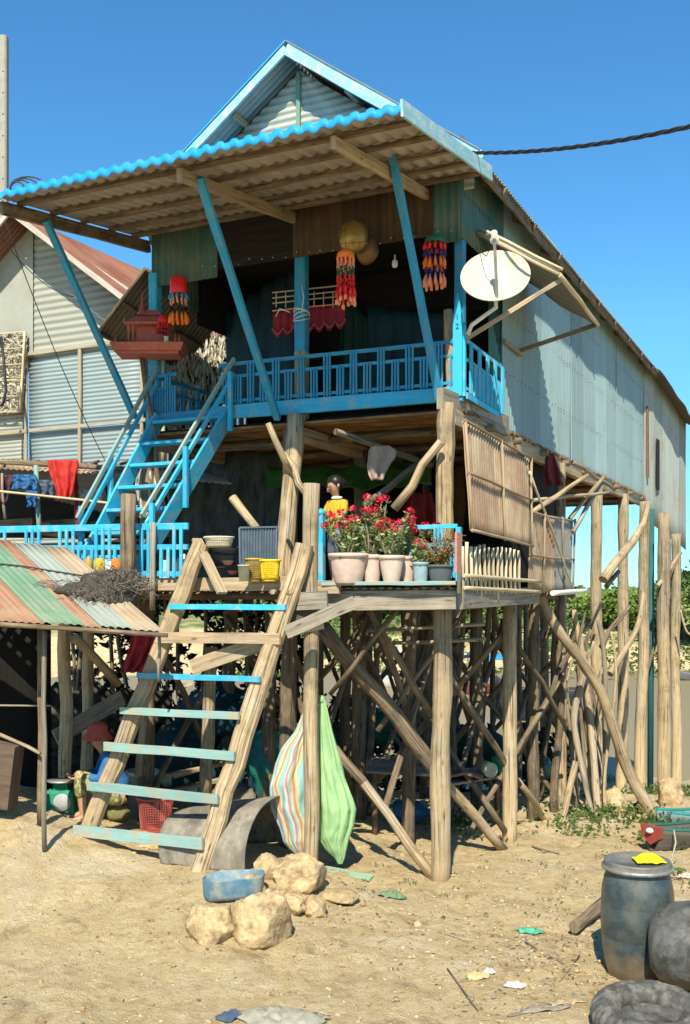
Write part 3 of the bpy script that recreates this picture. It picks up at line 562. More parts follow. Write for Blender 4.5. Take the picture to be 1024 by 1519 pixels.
# canopy
CL, CR, CY0, CY1, CZ0, CZ1 = -7.06, -2.99, 7.22, 9.42, 6.2, 6.50
def cz(y): return CZ0 + (CZ1 - CZ0) * (y - CY0) / (CY1 - CY0)
def tile_wave(u): 
    k = (u % .135) / .135
    return .021 * (max(0, sin(pi * min(1, k / .62))) ** .6 if k < .62 else -.15)
nT = int((CR - CL) / .135 * 12)
def sheet(dz, mi, mb):
    mb.grid(lambda u, v: V3((CL + (CR - CL) * u, CY0 + (CY1 - CY0) * v, cz(CY0 + (CY1 - CY0) * v) + dz + tile_wave((CR - CL) * u))), nT, 10, mi=mi, us=CR - CL, vs_=2.2, flip=(mi == 1))
m = MB(); sheet(.055, 0, m); part(m, 'canopy_sheet', roofb_m)
m = MB(); sheet(.048, 1, m); part(m, 'canopy_underside', roofu_m)
m = MB()
m.grid(lambda u, v: V3((CL + (CR - CL) * u, CY0 - .012 - .012 * v, CZ0 + .062 + tile_wave((CR - CL) * u) - v * (.075 + .02 * noise.noise((u * 30, 0, 0))))), nT, 2, us=4, vs_=.1)
part(m, 'canopy_edge', roofb_m, solid=.004)
for i, y in enumerate((7.5, 7.95, 8.4, 8.85, 9.25)):
    m = MB(); m.beam((CL + .05, y, cz(y) + .018), (CR - .04, y, cz(y) + .018), .045, .04, seg=8, wob=.004, seed=i); part(m, 'canopy_purlin', logd_m)
for i, (x, w_) in enumerate(((CL + .06, .10), (-5.98 + .9, .09), (-3.62, .085))):
    m = MB(); m.beam((x, CY0 + (.05 if i == 0 else .12), cz(CY0) - .055), (x, CY1 + .1, cz(CY1 + .1) - .055), w_ * .55, w_ * 1.2, seg=5, wob=.005, seed=i); part(m, 'canopy_rafter', plank_m if i else logd_m)
m = MB(); m.beam((CR + .012, CY0 - .02, cz(CY0) + .03), (CR + .012, CY1 - .02, cz(CY1) + .035), .022, .13, seg=5, wob=.003); part(m, 'canopy_barge_board', barge_m)
for px0, py0, px1, py1, X0, mt in ((68, 335, 200, 620, CL + .12, blue_shade_m), (296, 272, 412, 622, -5.03, blue_shade_m), (578, 218, 652, 592, -3.56, blue_shade_m)):
    top = PX(px0, py0, X0); top.y = max(top.y, 7.25); bot = PY(px1, py1, YF - .12)
    m = MB(); m.beam(top + ZV * .05, bot, .05, .075, up=(1, 0, 0), seg=6, wob=.003, seed=px0); part(m, 'canopy_strut', mt)
# main roof
ZE, ZRg, YG = 6.62, 8.06, 9.2
XE = -3.02; XEl = -7.08
m = corr((XE, YG, ZE), (0, YB + .3 - YG, 0), (XM - XE, 0, ZRg - ZE), rows=4, warp=.01); part(m, 'roof', zincr_m, solid=.004)
m = corr((XEl, YG, ZE), (0, YB + .3 - YG, 0), (XM - XEl, 0, ZRg - ZE), rows=4, warp=.01); part(m, 'roof', zincr_m, solid=.004)
m = corr((XE + .02, YB + .12, ZE + .02), (.30, 3.7, -.62), (-2.0, .2, 1.25), rows=4, warp=.03, ragged=.08); part(m, 'rear_roof', M('brown grey roofing', (.16, .13, .10), (.09, .07, .055), sc=(14, 1), var=0), solid=.004)
m = MB(); m.beam((XE - .05, YG + .1, ZE - .045), (XE - .05, YB + .2, ZE - .045), .03, .09, seg=10, wob=.01); part(m, 'eave_board', logd_m)
for i in range(9):
    y = 10.0 + i * 1.12
    m = MB(); m.beam((XE + .0, y, ZE - .05), (XM - .1, y, ZRg - .16), .05, .08, ch=.2, seg=3, wob=.006, seed=i); part(m, 'rafter', logd_m)
for x, s_ in ((XE, 1), (XEl, -1)):
    for k in range(2):
        f = .32 + .36 * k
        m = MB(); m.beam((x + (XM - x) * f, YG + .02, ZE + (ZRg - ZE) * f - .05), (x + (XM - x) * f, YG + .4, ZE + (ZRg - ZE) * f - .05), .05, .06); part(m, 'purlin_end', plank_m)
for x, nm in ((XE + .03, 1), (XEl - .03, -1)):
    m = MB(); m.beam((x, YG - .03, ZE - .03), (XM, YG - .03, ZRg + .01), .03, .12 if nm > 0 else .085, seg=6, wob=.003, up=(0, 0, 1)); part(m, 'barge_board', barge_m)
    m = MB(); m.beam((x - nm * .02, YG - .005, ZE + .055), (XM, YG - .005, ZRg + .085), .10, .012); part(m, 'ridge_trim', blue_m if nm < 0 else greyp_m)
# gable wall
def gable(x0, x1, xm, y, z0, z1, zt, m_, parent, name, pitch=.085, amp=.009):
    mb = MB(); n = int((zt - z0) / pitch * 6)
    def fn(u, v):
        z = z0 + (zt - z0) * v; k = min(1, (zt - z) / (zt - z1)) if z > z1 else 1
        a_ = xm + (x0 - xm) * k; b_ = xm + (x1 - xm) * k
        return V3((a_ + (b_ - a_) * u, y - amp * sin(2 * pi * z / pitch), z))
    mb.grid(fn, 4, n, us=x1 - x0, vs_=zt - z0); return mb.build(name, m_, parent, solid=.003)
gable(XL - .1, XR + .1, XM, YG + .26, 6.45, 6.62, 7.98, gable_m, house, 'gable_wall', .075)
m = MB(); m.beam((XM, YG + .225, 6.5), (XM, YG + .225, 7.95), .045, .02, up=(0, 1, 0)); part(m, 'gable_trim', M('green trim', (.16, .28, .20), coord='UV', sc=(20, 3)))
# propped wall flap
h0, h1, t0, t1 = V3((XR + .02, 9.8, 6.17)), V3((XR + .02, 11.62, 6.2)), V3((-2.47, 9.95, 5.70)), V3((-2.45, 11.63, 5.60))
m = MB()
m.grid(lambda u, v: h0.lerp(h1, u).lerp(t0.lerp(t1, u), v) + ZV * (.012 * sin(u * 1.82 / .076 * 2 * pi) - .08 * sin(pi * v) * u), 150, 6, us=1.8, vs_=1)
flap = part(m, 'wall_flap', greyp_m, solid=.003)
for a_, b_, r in ((h0, t0, .022), (h0 + V3((.02, .03, .05)), t0 + V3((.03, .02, .05)), .016), (t0, t1, .024), (h1, t1, .02)):
    m = MB(); m.log(a_ - ZV * .03, b_ - ZV * .03, r, r * .9, .015, int(r * 999)); part(m, 'flap_stick', bamp_m if r != .02 else plank_m)
m = MB(); m.beam(PT(683, 508, 9.9), t0 + V3((0, .1, -.05)), .04, .045); part(m, 'prop_stick', plank_m)
m = MB(); m.beam(PX(772, 520, XR + .02), t1 - ZV * .02, .04, .045); part(m, 'prop_stick', logd_m)
m = MB(); m.beam(PX(748, 505, XR + .03), PX(775, 527, XR + .03), .03, .04); part(m, 'wall_batten', planksg_m)
# ------------------------------------------------------------------ stilts, joists and braces
def stilt(x0, y0, x1, y1, z1, r0, r1, mt, seed, z0=None):
    g = gz(x0, y0) - .15 if z0 is None else z0
    m = MB(); m.log((x0, y0, g), (x1, y1, z1), r0, r1, .02, seed, n=12); part(m, 'stilt', mt)
stilt(-3.275, 8.82, -3.27, 8.86, 2.62, .092, .088, stilt_m, 1)
stilt(-4.34, 8.33, -4.33, 8.34, 3.58, .066, .075, stilt_m, 2)
stilt(-3.275, 11.0, -3.27, 11.0, 2.55, .08, .075, stilt_m, 3)
for i, (px, t, w0, ptop, z1) in enumerate(((832, 13.35, .078, 832, 4.25), (887, 15.3, .09, 886, 4.22), (922, 17.2, .097, 925, 4.22), (950, 18.4, .10, 957, 4.2), (985, 18.2, .118, 985, 3.98), (1003, 20.6, .10, 1003, 3.75))):
    p = PT(px, 900, t); q = PT(ptop, 900, t); stilt(p.x, p.y, q.x, q.y, z1, w0, w0 * .9, stilt_m, 10 + i)
a_ = PT(965, 900, 18.8); m = MB(); m.tube([(a_.x, a_.y, gz(a_.x, a_.y) - .2), (a_.x + .02, a_.y, 4.1)], .055, 10); part(m, 'drain_pipe', M('teal pipe', (.03, .12, .12), sc=(10, 3)))
# upper front posts standing on the lower deck
m = MB(); m.beam((-3.30, 8.95, ZL - .05), (-3.27, 9.0, 4.33), .15, .13, up=(0, 1, 0), seg=9, wob=.012, seed=8, ch=.3); part(m, 'deck_post', log_m)
m = MB(); m.log((-5.06, 9.12, ZL - .1), (-5.02, 9.30, 4.40), .10, .088, .02, 9, n=12); part(m, 'deck_post', log_m)
sd = 40
for x in (XM - .02, XL):
    for y in (9.3, 11.0, 13.2, 15.2, 17.4, 19.2):
        sd += 1; rj = random.Random(sd); stilt(x + rj.uniform(-.06, .06), y + rj.uniform(-.1, .1), x, y, 4.25, .085, .08, logd_m, sd)
for x, y in ((-4.15, 10.2), (-4.1, 12.3), (-4.2, 14.4), (-5.9, 10.3), (-5.95, 12.4), (-4.1, 16.5), (-3.35, 12.2)):
    sd += 1; stilt(x, y, x + .03, y, 2.6 if y < 13 else 4.2, .075, .07, logd_m, sd)
m = MB(); m.log(PT(305, 1185, 11.2), PT(313, 960, 11.2), .07, .07, .02, 90); part(m, 'stilt', log_m)
m = MB(); m.log(PT(205, 1150, 11.0), PT(216, 1040, 11.0), .04, .035, .01, 91); part(m, 'stilt', log_m)
m = MB(); m.log(PT(190, 865, 10.0), PT(191, 733, 10.0), .075, .075, .005, 92, n=12); part(m, 'post_stub', logd_m)
m = MB(); m.log(PY(226, 905, 8.26), PY(227, 775, 8.26), .03, .028, .01, 93); part(m, 'rail_pole', planksg_m)
def brace(px0, py0, t0, px1, py1, t1, r, mt=None, seed=0, bend=.03, name='brace'):
    m = MB(); m.log(PT(px0, py0, t0), PT(px1, py1, t1), r, r * .85, bend, seed, n=9); part(m, name, mt or log_m)
brace(646, 1306, 9.4, 540, 1162, 9.75, .05, seed=1); brace(560, 1190, 9.75, 440, 1040, 10.6, .05, logd_m, seed=2)  # one log in two pieces: lit colour below, shaded copy above
brace(748, 1262, 11.0, 640, 1135, 10.4, .055, seed=3); brace(660, 1158, 10.5, 478, 930, 9.8, .085, logd_m, seed=4, bend=.02)
brace(815, 1228, 12.6, 768, 1158, 11.6, .04, seed=5); brace(770, 1165, 11.5, 655, 985, 10.6, .04, logd_m, seed=6)
brace(640, 1060, 10.2, 548, 905, 9.6, .035, logd_m, seed=7); brace(690, 905, 10.4, 560, 1085, 10.3, .03, logd_m, seed=8)
brace(590, 905, 9.5, 490, 1030, 9.8, .028, logd_m, seed=9); brace(835, 1000, 12.8, 700, 1230, 11.2, .035, logd_m, seed=10)
brace(770, 960, 11.6, 840, 1080, 12.6, .03, logd_m, seed=12); brace(846, 968, 12.8, 770, 1120, 12.2, .03, logd_m, seed=13)
brace(585, 755, 9.5, 655, 655, 9.35, .045, log_m, seed=14, bend=.05); brace(540, 750, 10.4, 632, 680, 10.6, .035, logd_m, seed=15)
brace(345, 738, 10.8, 382, 785, 10.6, .05, log_m, seed=16); brace(430, 700, 9.6, 398, 628, 9.4, .03, log_m, seed=17); brace(460, 740, 10.3, 415, 668, 10.3, .035, log_m, seed=18)
brace(600, 800, 11.2, 678, 900, 11.0, .02, logd_m, seed=19)
m = MB(); m.tube([PT(895, 860, 13.4), PT(912, 835, 13.6), PT(938, 805, 14.2), PT(954, 778, 14.8), PT(962, 745, 15)], [.06, .06, .055, .045, .03], 9, jit=.08); part(m, 'brace', log_m)
brace(900, 870, 13.6, 918, 848, 13.9, .035, logd_m, seed=21)
brace(792, 742, 11.7, 905, 730, 13.4, .022, twig_m, seed=22); brace(790, 760, 11.6, 872, 705, 12.6, .03, log_m, seed=23); brace(845, 770, 12.6, 898, 705, 13.2, .028, log_m, seed=24); brace(850, 790, 12.6, 893, 715, 13.4, .03, planksg_m, seed=27); brace(850, 685, 12.3, 912, 727, 13.8, .025, planksg_m, seed=28)
brace(975, 870, 18.0, 1010, 820, 19, .04, log_m, seed=25); brace(1000, 840, 19.2, 960, 1000, 18.4, .03, logd_m, seed=26)
# cross braces and walers deeper in
sd = 200; rj = random.Random(77)
Ys = (9.3, 11.0, 13.2, 15.2, 17.4)
for x in (XL, XM, -4.1):
    for k in range(4):
        if x == -4.1 and k == 3: continue
        y0, y1 = Ys[k], Ys[k + 1]
        for fl in (0, 1):
            sd += 1; za, zb = rj.uniform(.1, .5) - .12 * k, rj.uniform(2.0, 2.5)
            if fl: za, zb = zb, za
            m = MB(); m.log((x + .08 * (1 - 2 * fl), y0, za), (x + .08 * (1 - 2 * fl), y1, zb), .035, .032, .03, sd); part(m, 'brace', logd_m)
for y in (10.9, 13.1, 15.1):
    for x0, x1 in ((XL, XM), (XM, -3.3)):
        for fl in (0, 1):
            sd += 1; za, zb = (.2, 2.2) if fl else (2.3, .0)
            m = MB(); m.log((x0, y + .1 * fl, za), (x1, y + .1 * fl, zb), .038, .035, .03, sd); part(m, 'brace', logd_m)
for i, z in enumerate((2.2, 2.05)):
    m = MB(); m.log((-4.4, 9.7 + i * .4, z), (-3.2, 9.9, z + .08), .022, .02, .02, 300 + i); part(m, 'waler', planksg_m)
# ------------------------------------------------------------------ lower deck
XD = -2.97
m = MB(); rr = random.Random(8)
x = -8.6
while x < XD + .02:      # split slats running back, light falls between them
    m.beam((x, YL + .02, ZL - .03 + rr.uniform(-.006, .006)), (x + rr.uniform(-.02, .02), 11.3, ZL - .03 + rr.uniform(-.006, .006)), .044, .014, seed=int(x * 99), up=(0, 0, 1)); x += .082
y = YL + .10
while y < 11.3:
    m.beam((-8.6, y, ZL - .046), (XD, y + rr.uniform(-.03, .03), ZL - .046), rr.uniform(.03, .05), .012, up=(0, 0, 1)); y += rr.uniform(.10, .13)
part(m, 'slatted_deck', bamd_m)
m = MB(); x = -8.6
while x < XR:
    m.beam((x, 11.35, ZL - .035), (x, 14.2, ZL - .035), .036, .014); x += .056
part(m, 'slatted_deck', bamd_m)
m = MB(); m.beam((-8.6, YL - .03, ZL + .00), (-4.30, YL - .03, ZL + .02), .05, .13, seg=9, wob=.006, seed=2, ch=.08); part(m, 'deck_edge_beam', plank_m)
m = MB(); m.beam((-4.36, YL + .04, ZL - .14), (XD + .0, YL + .04, ZL - .13), .06, .17, seg=6, wob=.005, seed=3, ch=.08); part(m, 'deck_edge_beam', planksg_m)
m = MB(); m.beam((XD + .03, YL, ZL - .12), (XR + .28, 11.05, ZL - .10), .06, .17, seg=6, wob=.005, seed=4, ch=.08); part(m, 'deck_edge_beam', planksg_m)
m = MB(); m.beam((-4.22, YL + .06, ZL + .01), (XD + .02, YL + .06, ZL + .015), .30, .035, seg=6, wob=.003, seed=5, up=(0, 0, 1)); part(m, 'flower_shelf', blueworn_m)
m = MB(); m.beam((-4.45, YL - .05, ZL - .02), (-4.05, YL - .05, ZL - .02), .05, .12, seed=6); part(m, 'deck_edge_beam', plank_m)
for i, y in enumerate((8.7, 9.4, 10.1, 10.8, 11.6, 12.6, 13.6)):
    m = MB(); m.log((-8.5, y, ZL - .09), (XR + .1, y, ZL - .1), .04, .04, .015, 60 + i); part(m, 'joist', logd_m)
m = MB(); m.beam(PT(425, 893, 9.3), PT(486, 890, 9.15), .03, .16, ch=.05); part(m, 'brace_board', planksg_m)
m = MB(); m.beam(PT(424, 938, 9.0), PT(527, 893, 9.0), .04, .12, ch=.05, seg=3, wob=.006, seed=71); part(m, 'brace_board', planksg_m)
m = MB(); m.beam(PT(415, 928, 9.3), PT(478, 915, 9.3), .03, .22, ch=.05); part(m, 'brace_board', M('dark board', (.10, .085, .07), sc=(30, 2)))
m = MB(); m.beam(PT(285, 990, 9.6), PT(400, 950, 9.3), .03, .14, ch=.05); part(m, 'brace_board', plank_m)
m = MB(); m.beam(PT(292, 800, 9.9), PT(330, 880, 9.5), .10, .03, ch=.05); part(m, 'leaning_board', plank_m)
for px in (405, 430, 635, 655, 560):
    p = PT(px, 878, 8.8 + .001 * px); m = MB(); m.log(p - FV * .08, p + FV * .9, .025, .025, .005, px); part(m, 'joist_end', log_m)

# ================================================================== PANELS, RAILINGS, STAIR, LADDER
def railing(label, p0, p1, hb, hm, ht, mt, th=.026, per=.30, trip=3, name='veranda_railing', gap=.032, seed=0, cap=True, rw=1.0, group=None):
    p0, p1 = V3(p0), V3(p1); d = (p1 - p0).normalized(); Ln = (p1 - p0).length; rnd = random.Random(seed)
    t_ = thing(name, p0, label, 'railing', group)
    dn = d.cross(ZV).normalized()
    for z, nm, k in ((ht, 'top_rail', 1.5), (hm, 'middle_rail', 1.2), (hb, 'bottom_rail', 1.2)):
        m = MB(); m.beam(p0 + ZV * z, p1 + ZV * z, th * .8, th * k * rw, seg=4, wob=.003, seed=seed); m.build(nm, mt, t_)
    x = per * .25; q = 0
    while x < Ln:
        for k in range(trip):
            xx = x + k * gap
            if xx > Ln: break
            top = ht if q % 2 == 0 else hm
            j = rnd.uniform(-.004, .004) * rw
            m = MB(); m.beam(p0 + d * xx + ZV * (hb - .035) + dn * .016, p0 + d * (xx + j) + ZV * (top - .004) + dn * .016, th * .75 * rw, th * .6, up=dn); m.build('baluster', mt, t_)
        x += per / 2 * rnd.uniform(.97, 1.03); q += 1
    return t_
railing('blue slatted railing across the front of the upper veranda', (-5.97, YF - .03, 4.42), (XR + .02, YF - .03, 4.40), .19, .45, .58, blue_shade_m, per=.30, seed=1)
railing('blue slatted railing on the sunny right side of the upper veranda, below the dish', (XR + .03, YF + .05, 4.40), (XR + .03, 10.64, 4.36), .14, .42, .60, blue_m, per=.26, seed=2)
railing('blue railing of the upper veranda running back behind the blue staircase', (XL + .02, YF + .1, 4.42), (XL + .02, 11.35, 4.42), .13, .42, .55, blue_shade_m, per=.32, seed=3)
railing('short blue railing beside the head of the staircase, under the red shrine', (XL - .04, YF - .02, 4.40), (XL + .35, YF - .03, 4.40), .10, .42, .56, blue_shade_m, per=.2, seed=4)
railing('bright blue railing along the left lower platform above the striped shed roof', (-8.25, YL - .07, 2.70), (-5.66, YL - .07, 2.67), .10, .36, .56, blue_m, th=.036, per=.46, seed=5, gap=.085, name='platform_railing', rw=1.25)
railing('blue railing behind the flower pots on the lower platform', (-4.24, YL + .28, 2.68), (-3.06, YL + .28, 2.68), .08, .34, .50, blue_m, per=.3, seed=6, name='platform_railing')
t_ = thing('newel_post', (-4.25, YL + .02, 2.66), 'blue square newel post at the left end of the flower pots', 'post')
m = MB(); m.beam((-4.27, YL + .0, 2.67), (-4.27, YL + .0, 3.30), .07, .07, up=(0, 1, 0)); m.build('post', blue_m, t_)
m = MB(); m.lathe([(.001, .03), (.025, .02), (.045, 0), (.045, -.03), (.035, -.035)], (-4.27, YL, 3.33), 12); m.build('cap', blue_m, t_)
t_ = thing('newel_post', (-3.02, YL + .3, 2.68), 'small blue post at the right end of the flower pots, behind the red leaved shrub', 'post')
m = MB(); m.beam((-3.04, YL + .26, 2.68), (-3.04, YL + .26, 3.17), .05, .05, up=(0, 1, 0)); m.build('post', blue_m, t_)
t_ = thing('pointed_post', (XR - .0, YF - .08, 4.5), 'blue pointed corner post marked 1 2 at the right end of the upper railing', 'post')
m = MB(); z0, z1, z2 = 4.45, 5.2, 5.42
m.add([(XR - .055, YF - .09, z0), (XR + .035, YF - .09, z0), (XR + .035, YF - .09, z1), (XR - .01, YF - .09, z2), (XR - .055, YF - .09, z1),
       (XR - .055, YF - .06, z0), (XR + .035, YF - .06, z0), (XR + .035, YF - .06, z1), (XR - .01, YF - .06, z2), (XR - .055, YF - .06, z1)],
      [[0, 1, 2, 3, 4], [9, 8, 7, 6, 5], [0, 5, 6, 1], [1, 6, 7, 2], [2, 7, 8, 3], [3, 8, 9, 4], [4, 9, 5, 0]], None, 0, False)
m.build('post', blue_m, t_)
for ch, z in (('1', 5.17), ('2', 5.08)):
    cu = bpy.data.curves.new('n', 'FONT'); cu.body = ch; cu.size = .075; cu.extrude = .001
    to = bpy.data.objects.new('n', cu); col.objects.link(to); dg = bpy.context.evaluated_depsgraph_get(); mm = bpy.data.meshes.new_from_object(to.evaluated_get(dg)); bpy.data.objects.remove(to)
    o = bpy.data.objects.new('number', mm); col.objects.link(o); o.parent = t_; o.rotation_euler = (pi / 2, 0, 0); o.location = V3((XR - .03, YF - .092, z)) - V3(ORG[t_.name]); mm.materials.clear(); mm.materials.append(navy_m)
m = MB(); m.beam((XR + .03, YF - .04, 4.45), (XR + .03, YF - .04, 5.12), .05, .05, up=(0, 1, 0)); m.build('corner_post', blue_m, label='square blue corner post beside the pointed post on the upper veranda', cat='post')

# staircase
st = thing('blue_staircase', (-6.55, 8.4, 2.7), 'steep bright blue wooden staircase with handrails up to the veranda', 'staircase')
cT, cB = V3((-6.28, 9.28, 4.43)), V3((-6.61, 8.42, 2.95)); hT, hB = .45, .37
for i in range(7):
    f = i / 6; hw = hT + (hB - hT) * f
    c_ = cT.lerp(cB, f); m = MB(); m.beam(c_ + V3((-hw + .02, 0, 0)), c_ + V3((hw - .02, .01, 0)), .18, .036, seg=2, wob=.002, seed=i); m.build('tread', blue_m, st)
for s_ in (-1, 1):
    a_, b_ = cT + V3((s_ * hT, 0, 0)), cB + V3((s_ * hB, 0, 0)); dS = (a_ - b_).normalized()
    m = MB(); m.beam(b_ - dS * .30 - ZV * .02, a_ + dS * .10 - ZV * .02, .03, .19, up=(0, -dS.z, dS.y), seg=3, wob=.002); m.build('stringer', blue_m, st)
    o_ = V3((s_ * .035, 0, 0))
    for k, r in ((.50, .022), (.34, .02)):
        m = MB(); m.beam(b_ + o_ - dS * .12 + ZV * k, a_ + o_ + dS * .12 + ZV * (k + .02), .03, .045, up=(0, -dS.z, dS.y), seg=3, wob=.002); m.build('handrail', (blueworn_m if k > .4 else blue_m), st)
    for f in (.02, .42, .98):
        p = b_.lerp(a_, f) + o_ * 2; m = MB(); m.beam(p - ZV * (.12 if f > .1 else .3), p + ZV * .50, .05, .05, up=(0, 1, 0)); m.build('baluster_post', blue_m, st)
# ladder
ld = thing('wooden_ladder', (-5.6, 7.5, gz(-5.6, 7.5)), 'broad wooden ladder of hewn posts with blue and bare rungs leaning on the lower platform', 'ladder')
LB = [G(128, 1236), G(294, 1292)]; LT = [PY(299, 806, 8.30), PY(452, 808, 8.22)]
LB[0] = V3((LB[0].x, LB[0].y, LB[0].z - .05)); LB[1] = V3((LB[1].x, LB[1].y, LB[1].z - .05))
for k in range(2):
    m = MB(); a_, b_ = LB[k], LT[k]; m.beam(a_, b_, .175, .14, up=(0, -1, .3), seg=12, wob=.012, seed=4 + k, ch=.32); m.build('rail', log_m, ld)
rung = ((1232, 1252, 110, 301, blueworn_m, .10), (1166, 1186, 130, 324, blueworn_m, .085), (1107, 1122, 155, 348, blueworn_m, .08), (1054, 1062, 179, 355, blueworn_m, .065), (1002, 1008, 204, 386, blue_m, .052),
        (946, 948, 237, 416, plank_m, .10), (900, 901, 252, 424, blue_m, .05))
def on_rail(k, py):
    a_, b_ = LB[k], LT[k]; best = None
    for i in range(201):
        p = a_.lerp(b_, i / 200); t = p.x * FV.x + p.y * FV.y; y = HOR - (p.z - HC) * FL / t
        if best is None or abs(y - py) < best[0]: best = (abs(y - py), t)
    return best[1]
for i, (ya, yb, xa, xb, mt, hh) in enumerate(rung):
    ta, tb = on_rail(0, ya) - .10, on_rail(1, yb) - .10; m = MB(); m.beam(PT(xa, ya, ta), PT(xb, yb, tb), .03, hh, ch=.06, seg=4, wob=.004, seed=i); m.build('rung', mt, ld)

# rusty panels hanging from the right side
stick_m = M('brown frame stick', (.36, .27, .165), (.22, .155, .09), sc=(50, 3), bump=.4, var=.2)
def panel(name, pts, mt, label, cat, fr=stick_m, bars=((0, .0), (0, 1.), (1, 0.), (1, 1.), (0, .5), (1, .48)), pitch=.076):
    A, B, C, D = [V3(p) for p in pts]; nn = (B - A).cross(D - A).normalized(); t_ = thing(name, D.lerp(C, .5), label, cat)
    if nn.dot(CAM - A) < 0: nn = -nn
    m = MB(); W_ = (B - A).length
    m.grid(lambda u, v: A.lerp(B, u).lerp(D.lerp(C, u), v) + nn * (.008 * sin(u * W_ / pitch * 2 * pi) + .02 * noise.noise((u * 2, v * 2, 5))), int(W_ / pitch * 6), 8, us=W_, vs_=(D - A).length)
    m.build('sheet', mt, t_, solid=.003)
    for i, (ax, f) in enumerate(bars):
        p, q = (A.lerp(B, f), D.lerp(C, f)) if ax == 0 else (A.lerp(D, f), B.lerp(C, f))
        m = MB(); m.log(p + nn * .028 - (q - p) * .01, q + nn * .028 + (q - p) * .02, .014, .012, .01, i + int(A.x * 9)); m.build('frame_stick', fr, t_)
    return t_
panel('zinc_shutter', [PX(686, 624, -2.98), PX(785, 681, -2.98), PX(786, 810, -2.92), PX(697, 787, -2.88)], rustp_m, 'large rust streaked zinc shutter on a pole frame hanging beside the flower pots', 'shutter')
panel('zinc_screen', [PX(786, 757, -2.97), PX(822, 768, -2.97), PX(822, 879, -2.97), PX(783, 877, -2.95)], rustp_m, 'brown zinc screen standing right of the bamboo fence', 'screen', bars=((0, .5), (1, .02), (1, .55)))
panel('zinc_screen', [PX(811, 764, -3.0), PX(850, 771, -3.0), PX(847, 879, -3.0), PX(822, 879, -3.0)], greyp_m, 'grey zinc screen at the right end of the lower platform', 'screen', fr=planksg_m, bars=((0, .5), (0, 1.), (1, .02), (1, .55)))
m = MB(); m.log(PX(786, 700, -2.95), PX(850, 872, -2.93), .014, .012, .01, 5); m.build('lashed_pole', bamp_m, label='thin pale pole slanting across the two zinc screens', cat='pole')
m = MB(); m.log(PX(820, 880, -2.9), PX(872, 876, -2.9), .03, .028, .01, 6); m.build('white_log', white_m, label='short pale pole jutting right under the grey zinc screen', cat='pole')
bf = thing('bamboo_fence', (XD + .05, 9.6, 2.66), 'low fence of pale bamboo stakes on the right edge of the lower platform', 'fence')
for i in range(15):
    px = 680 + i * 6.4; a_ = PX(px + 1, 880 + (10 if i in (5, 9) else 0), -2.93); b_ = PX(px, 806 - (12 if i == 0 else 0) + i * .5, -2.93); b_.z += random.Random(i).uniform(-.03, .02)
    m = MB(); m.log(a_, b_, .016, .014, .006, 500 + i); m.build('stake', bamp_m, bf)
for z0, z1 in ((2.635, 2.60), (2.74, 2.71)):
    m = MB(); m.log((-2.91, 8.42, z0), (-2.93, 11.0, z1), .018, .018, .01, int(z0 * 99)); m.build('rail', bamp_m, bf)
m = MB(); m.beam(PX(680, 850, -2.86), PX(680, 790, -2.86), .12, .02, up=(1, 0, 0)); m.build('red_board', M('salmon ribbed board', (.55, .25, .18), coord='UV', sc=(3, 60)), label='small salmon coloured board beside the red leaved shrub', cat='board')

# ================================================================== ROOF ORNAMENTS, DISH, GARLANDS
dish = thing('satellite_dish', PT(735, 408, 9.45), 'round cream satellite dish with a feed arm in front of the veranda corner', 'satellite dish')
dc = PT(735, 408, 9.45); dax = (-FV * .90 + RV * -.16 + ZV * .52).normalized()
m = MB(); pr = [(.005, -.075)] + [(.31 * k / 10, -.075 + .075 * (k / 10) ** 2) for k in range(1, 11)] + [(.316, .003), (.318, -.006), (.30, -.016)] + [(.3 * k / 6, -.09 + .075 * (k / 6) ** 2) for k in range(5, -1, -1)]
m.lathe(pr, dc, 48, axis=dax); m.build('reflector', dishm, dish)
f_ = dc + dax * .30 + ZV * .10; lo = PT(738, 447, 9.35)
m = MB(); m.beam(lo, f_, .02, .025); m.build('feed_arm', steel_m, dish)
m = MB(); m.lathe([(.001, -.05), (.028, -.045), (.028, .03), (.04, .04), (.04, .06), (.001, .062)], f_ + ZV * .02, 14, axis=-dax); m.build('receiver', white_m, dish)
m = MB(); m.tube([dc - dax * .08, dc - dax * .2 - ZV * .15, PT(700, 482, 9.72), PT(694, 497, 9.75)], .02, 8); m.build('mount_arm', white_m, dish)
m = MB(); m.tube([f_, PT(722, 380, 9.4), PT(712, 372, 9.6), PT(708, 352, 9.75)], .004, 5); m.build('cable', wire_m, dish)

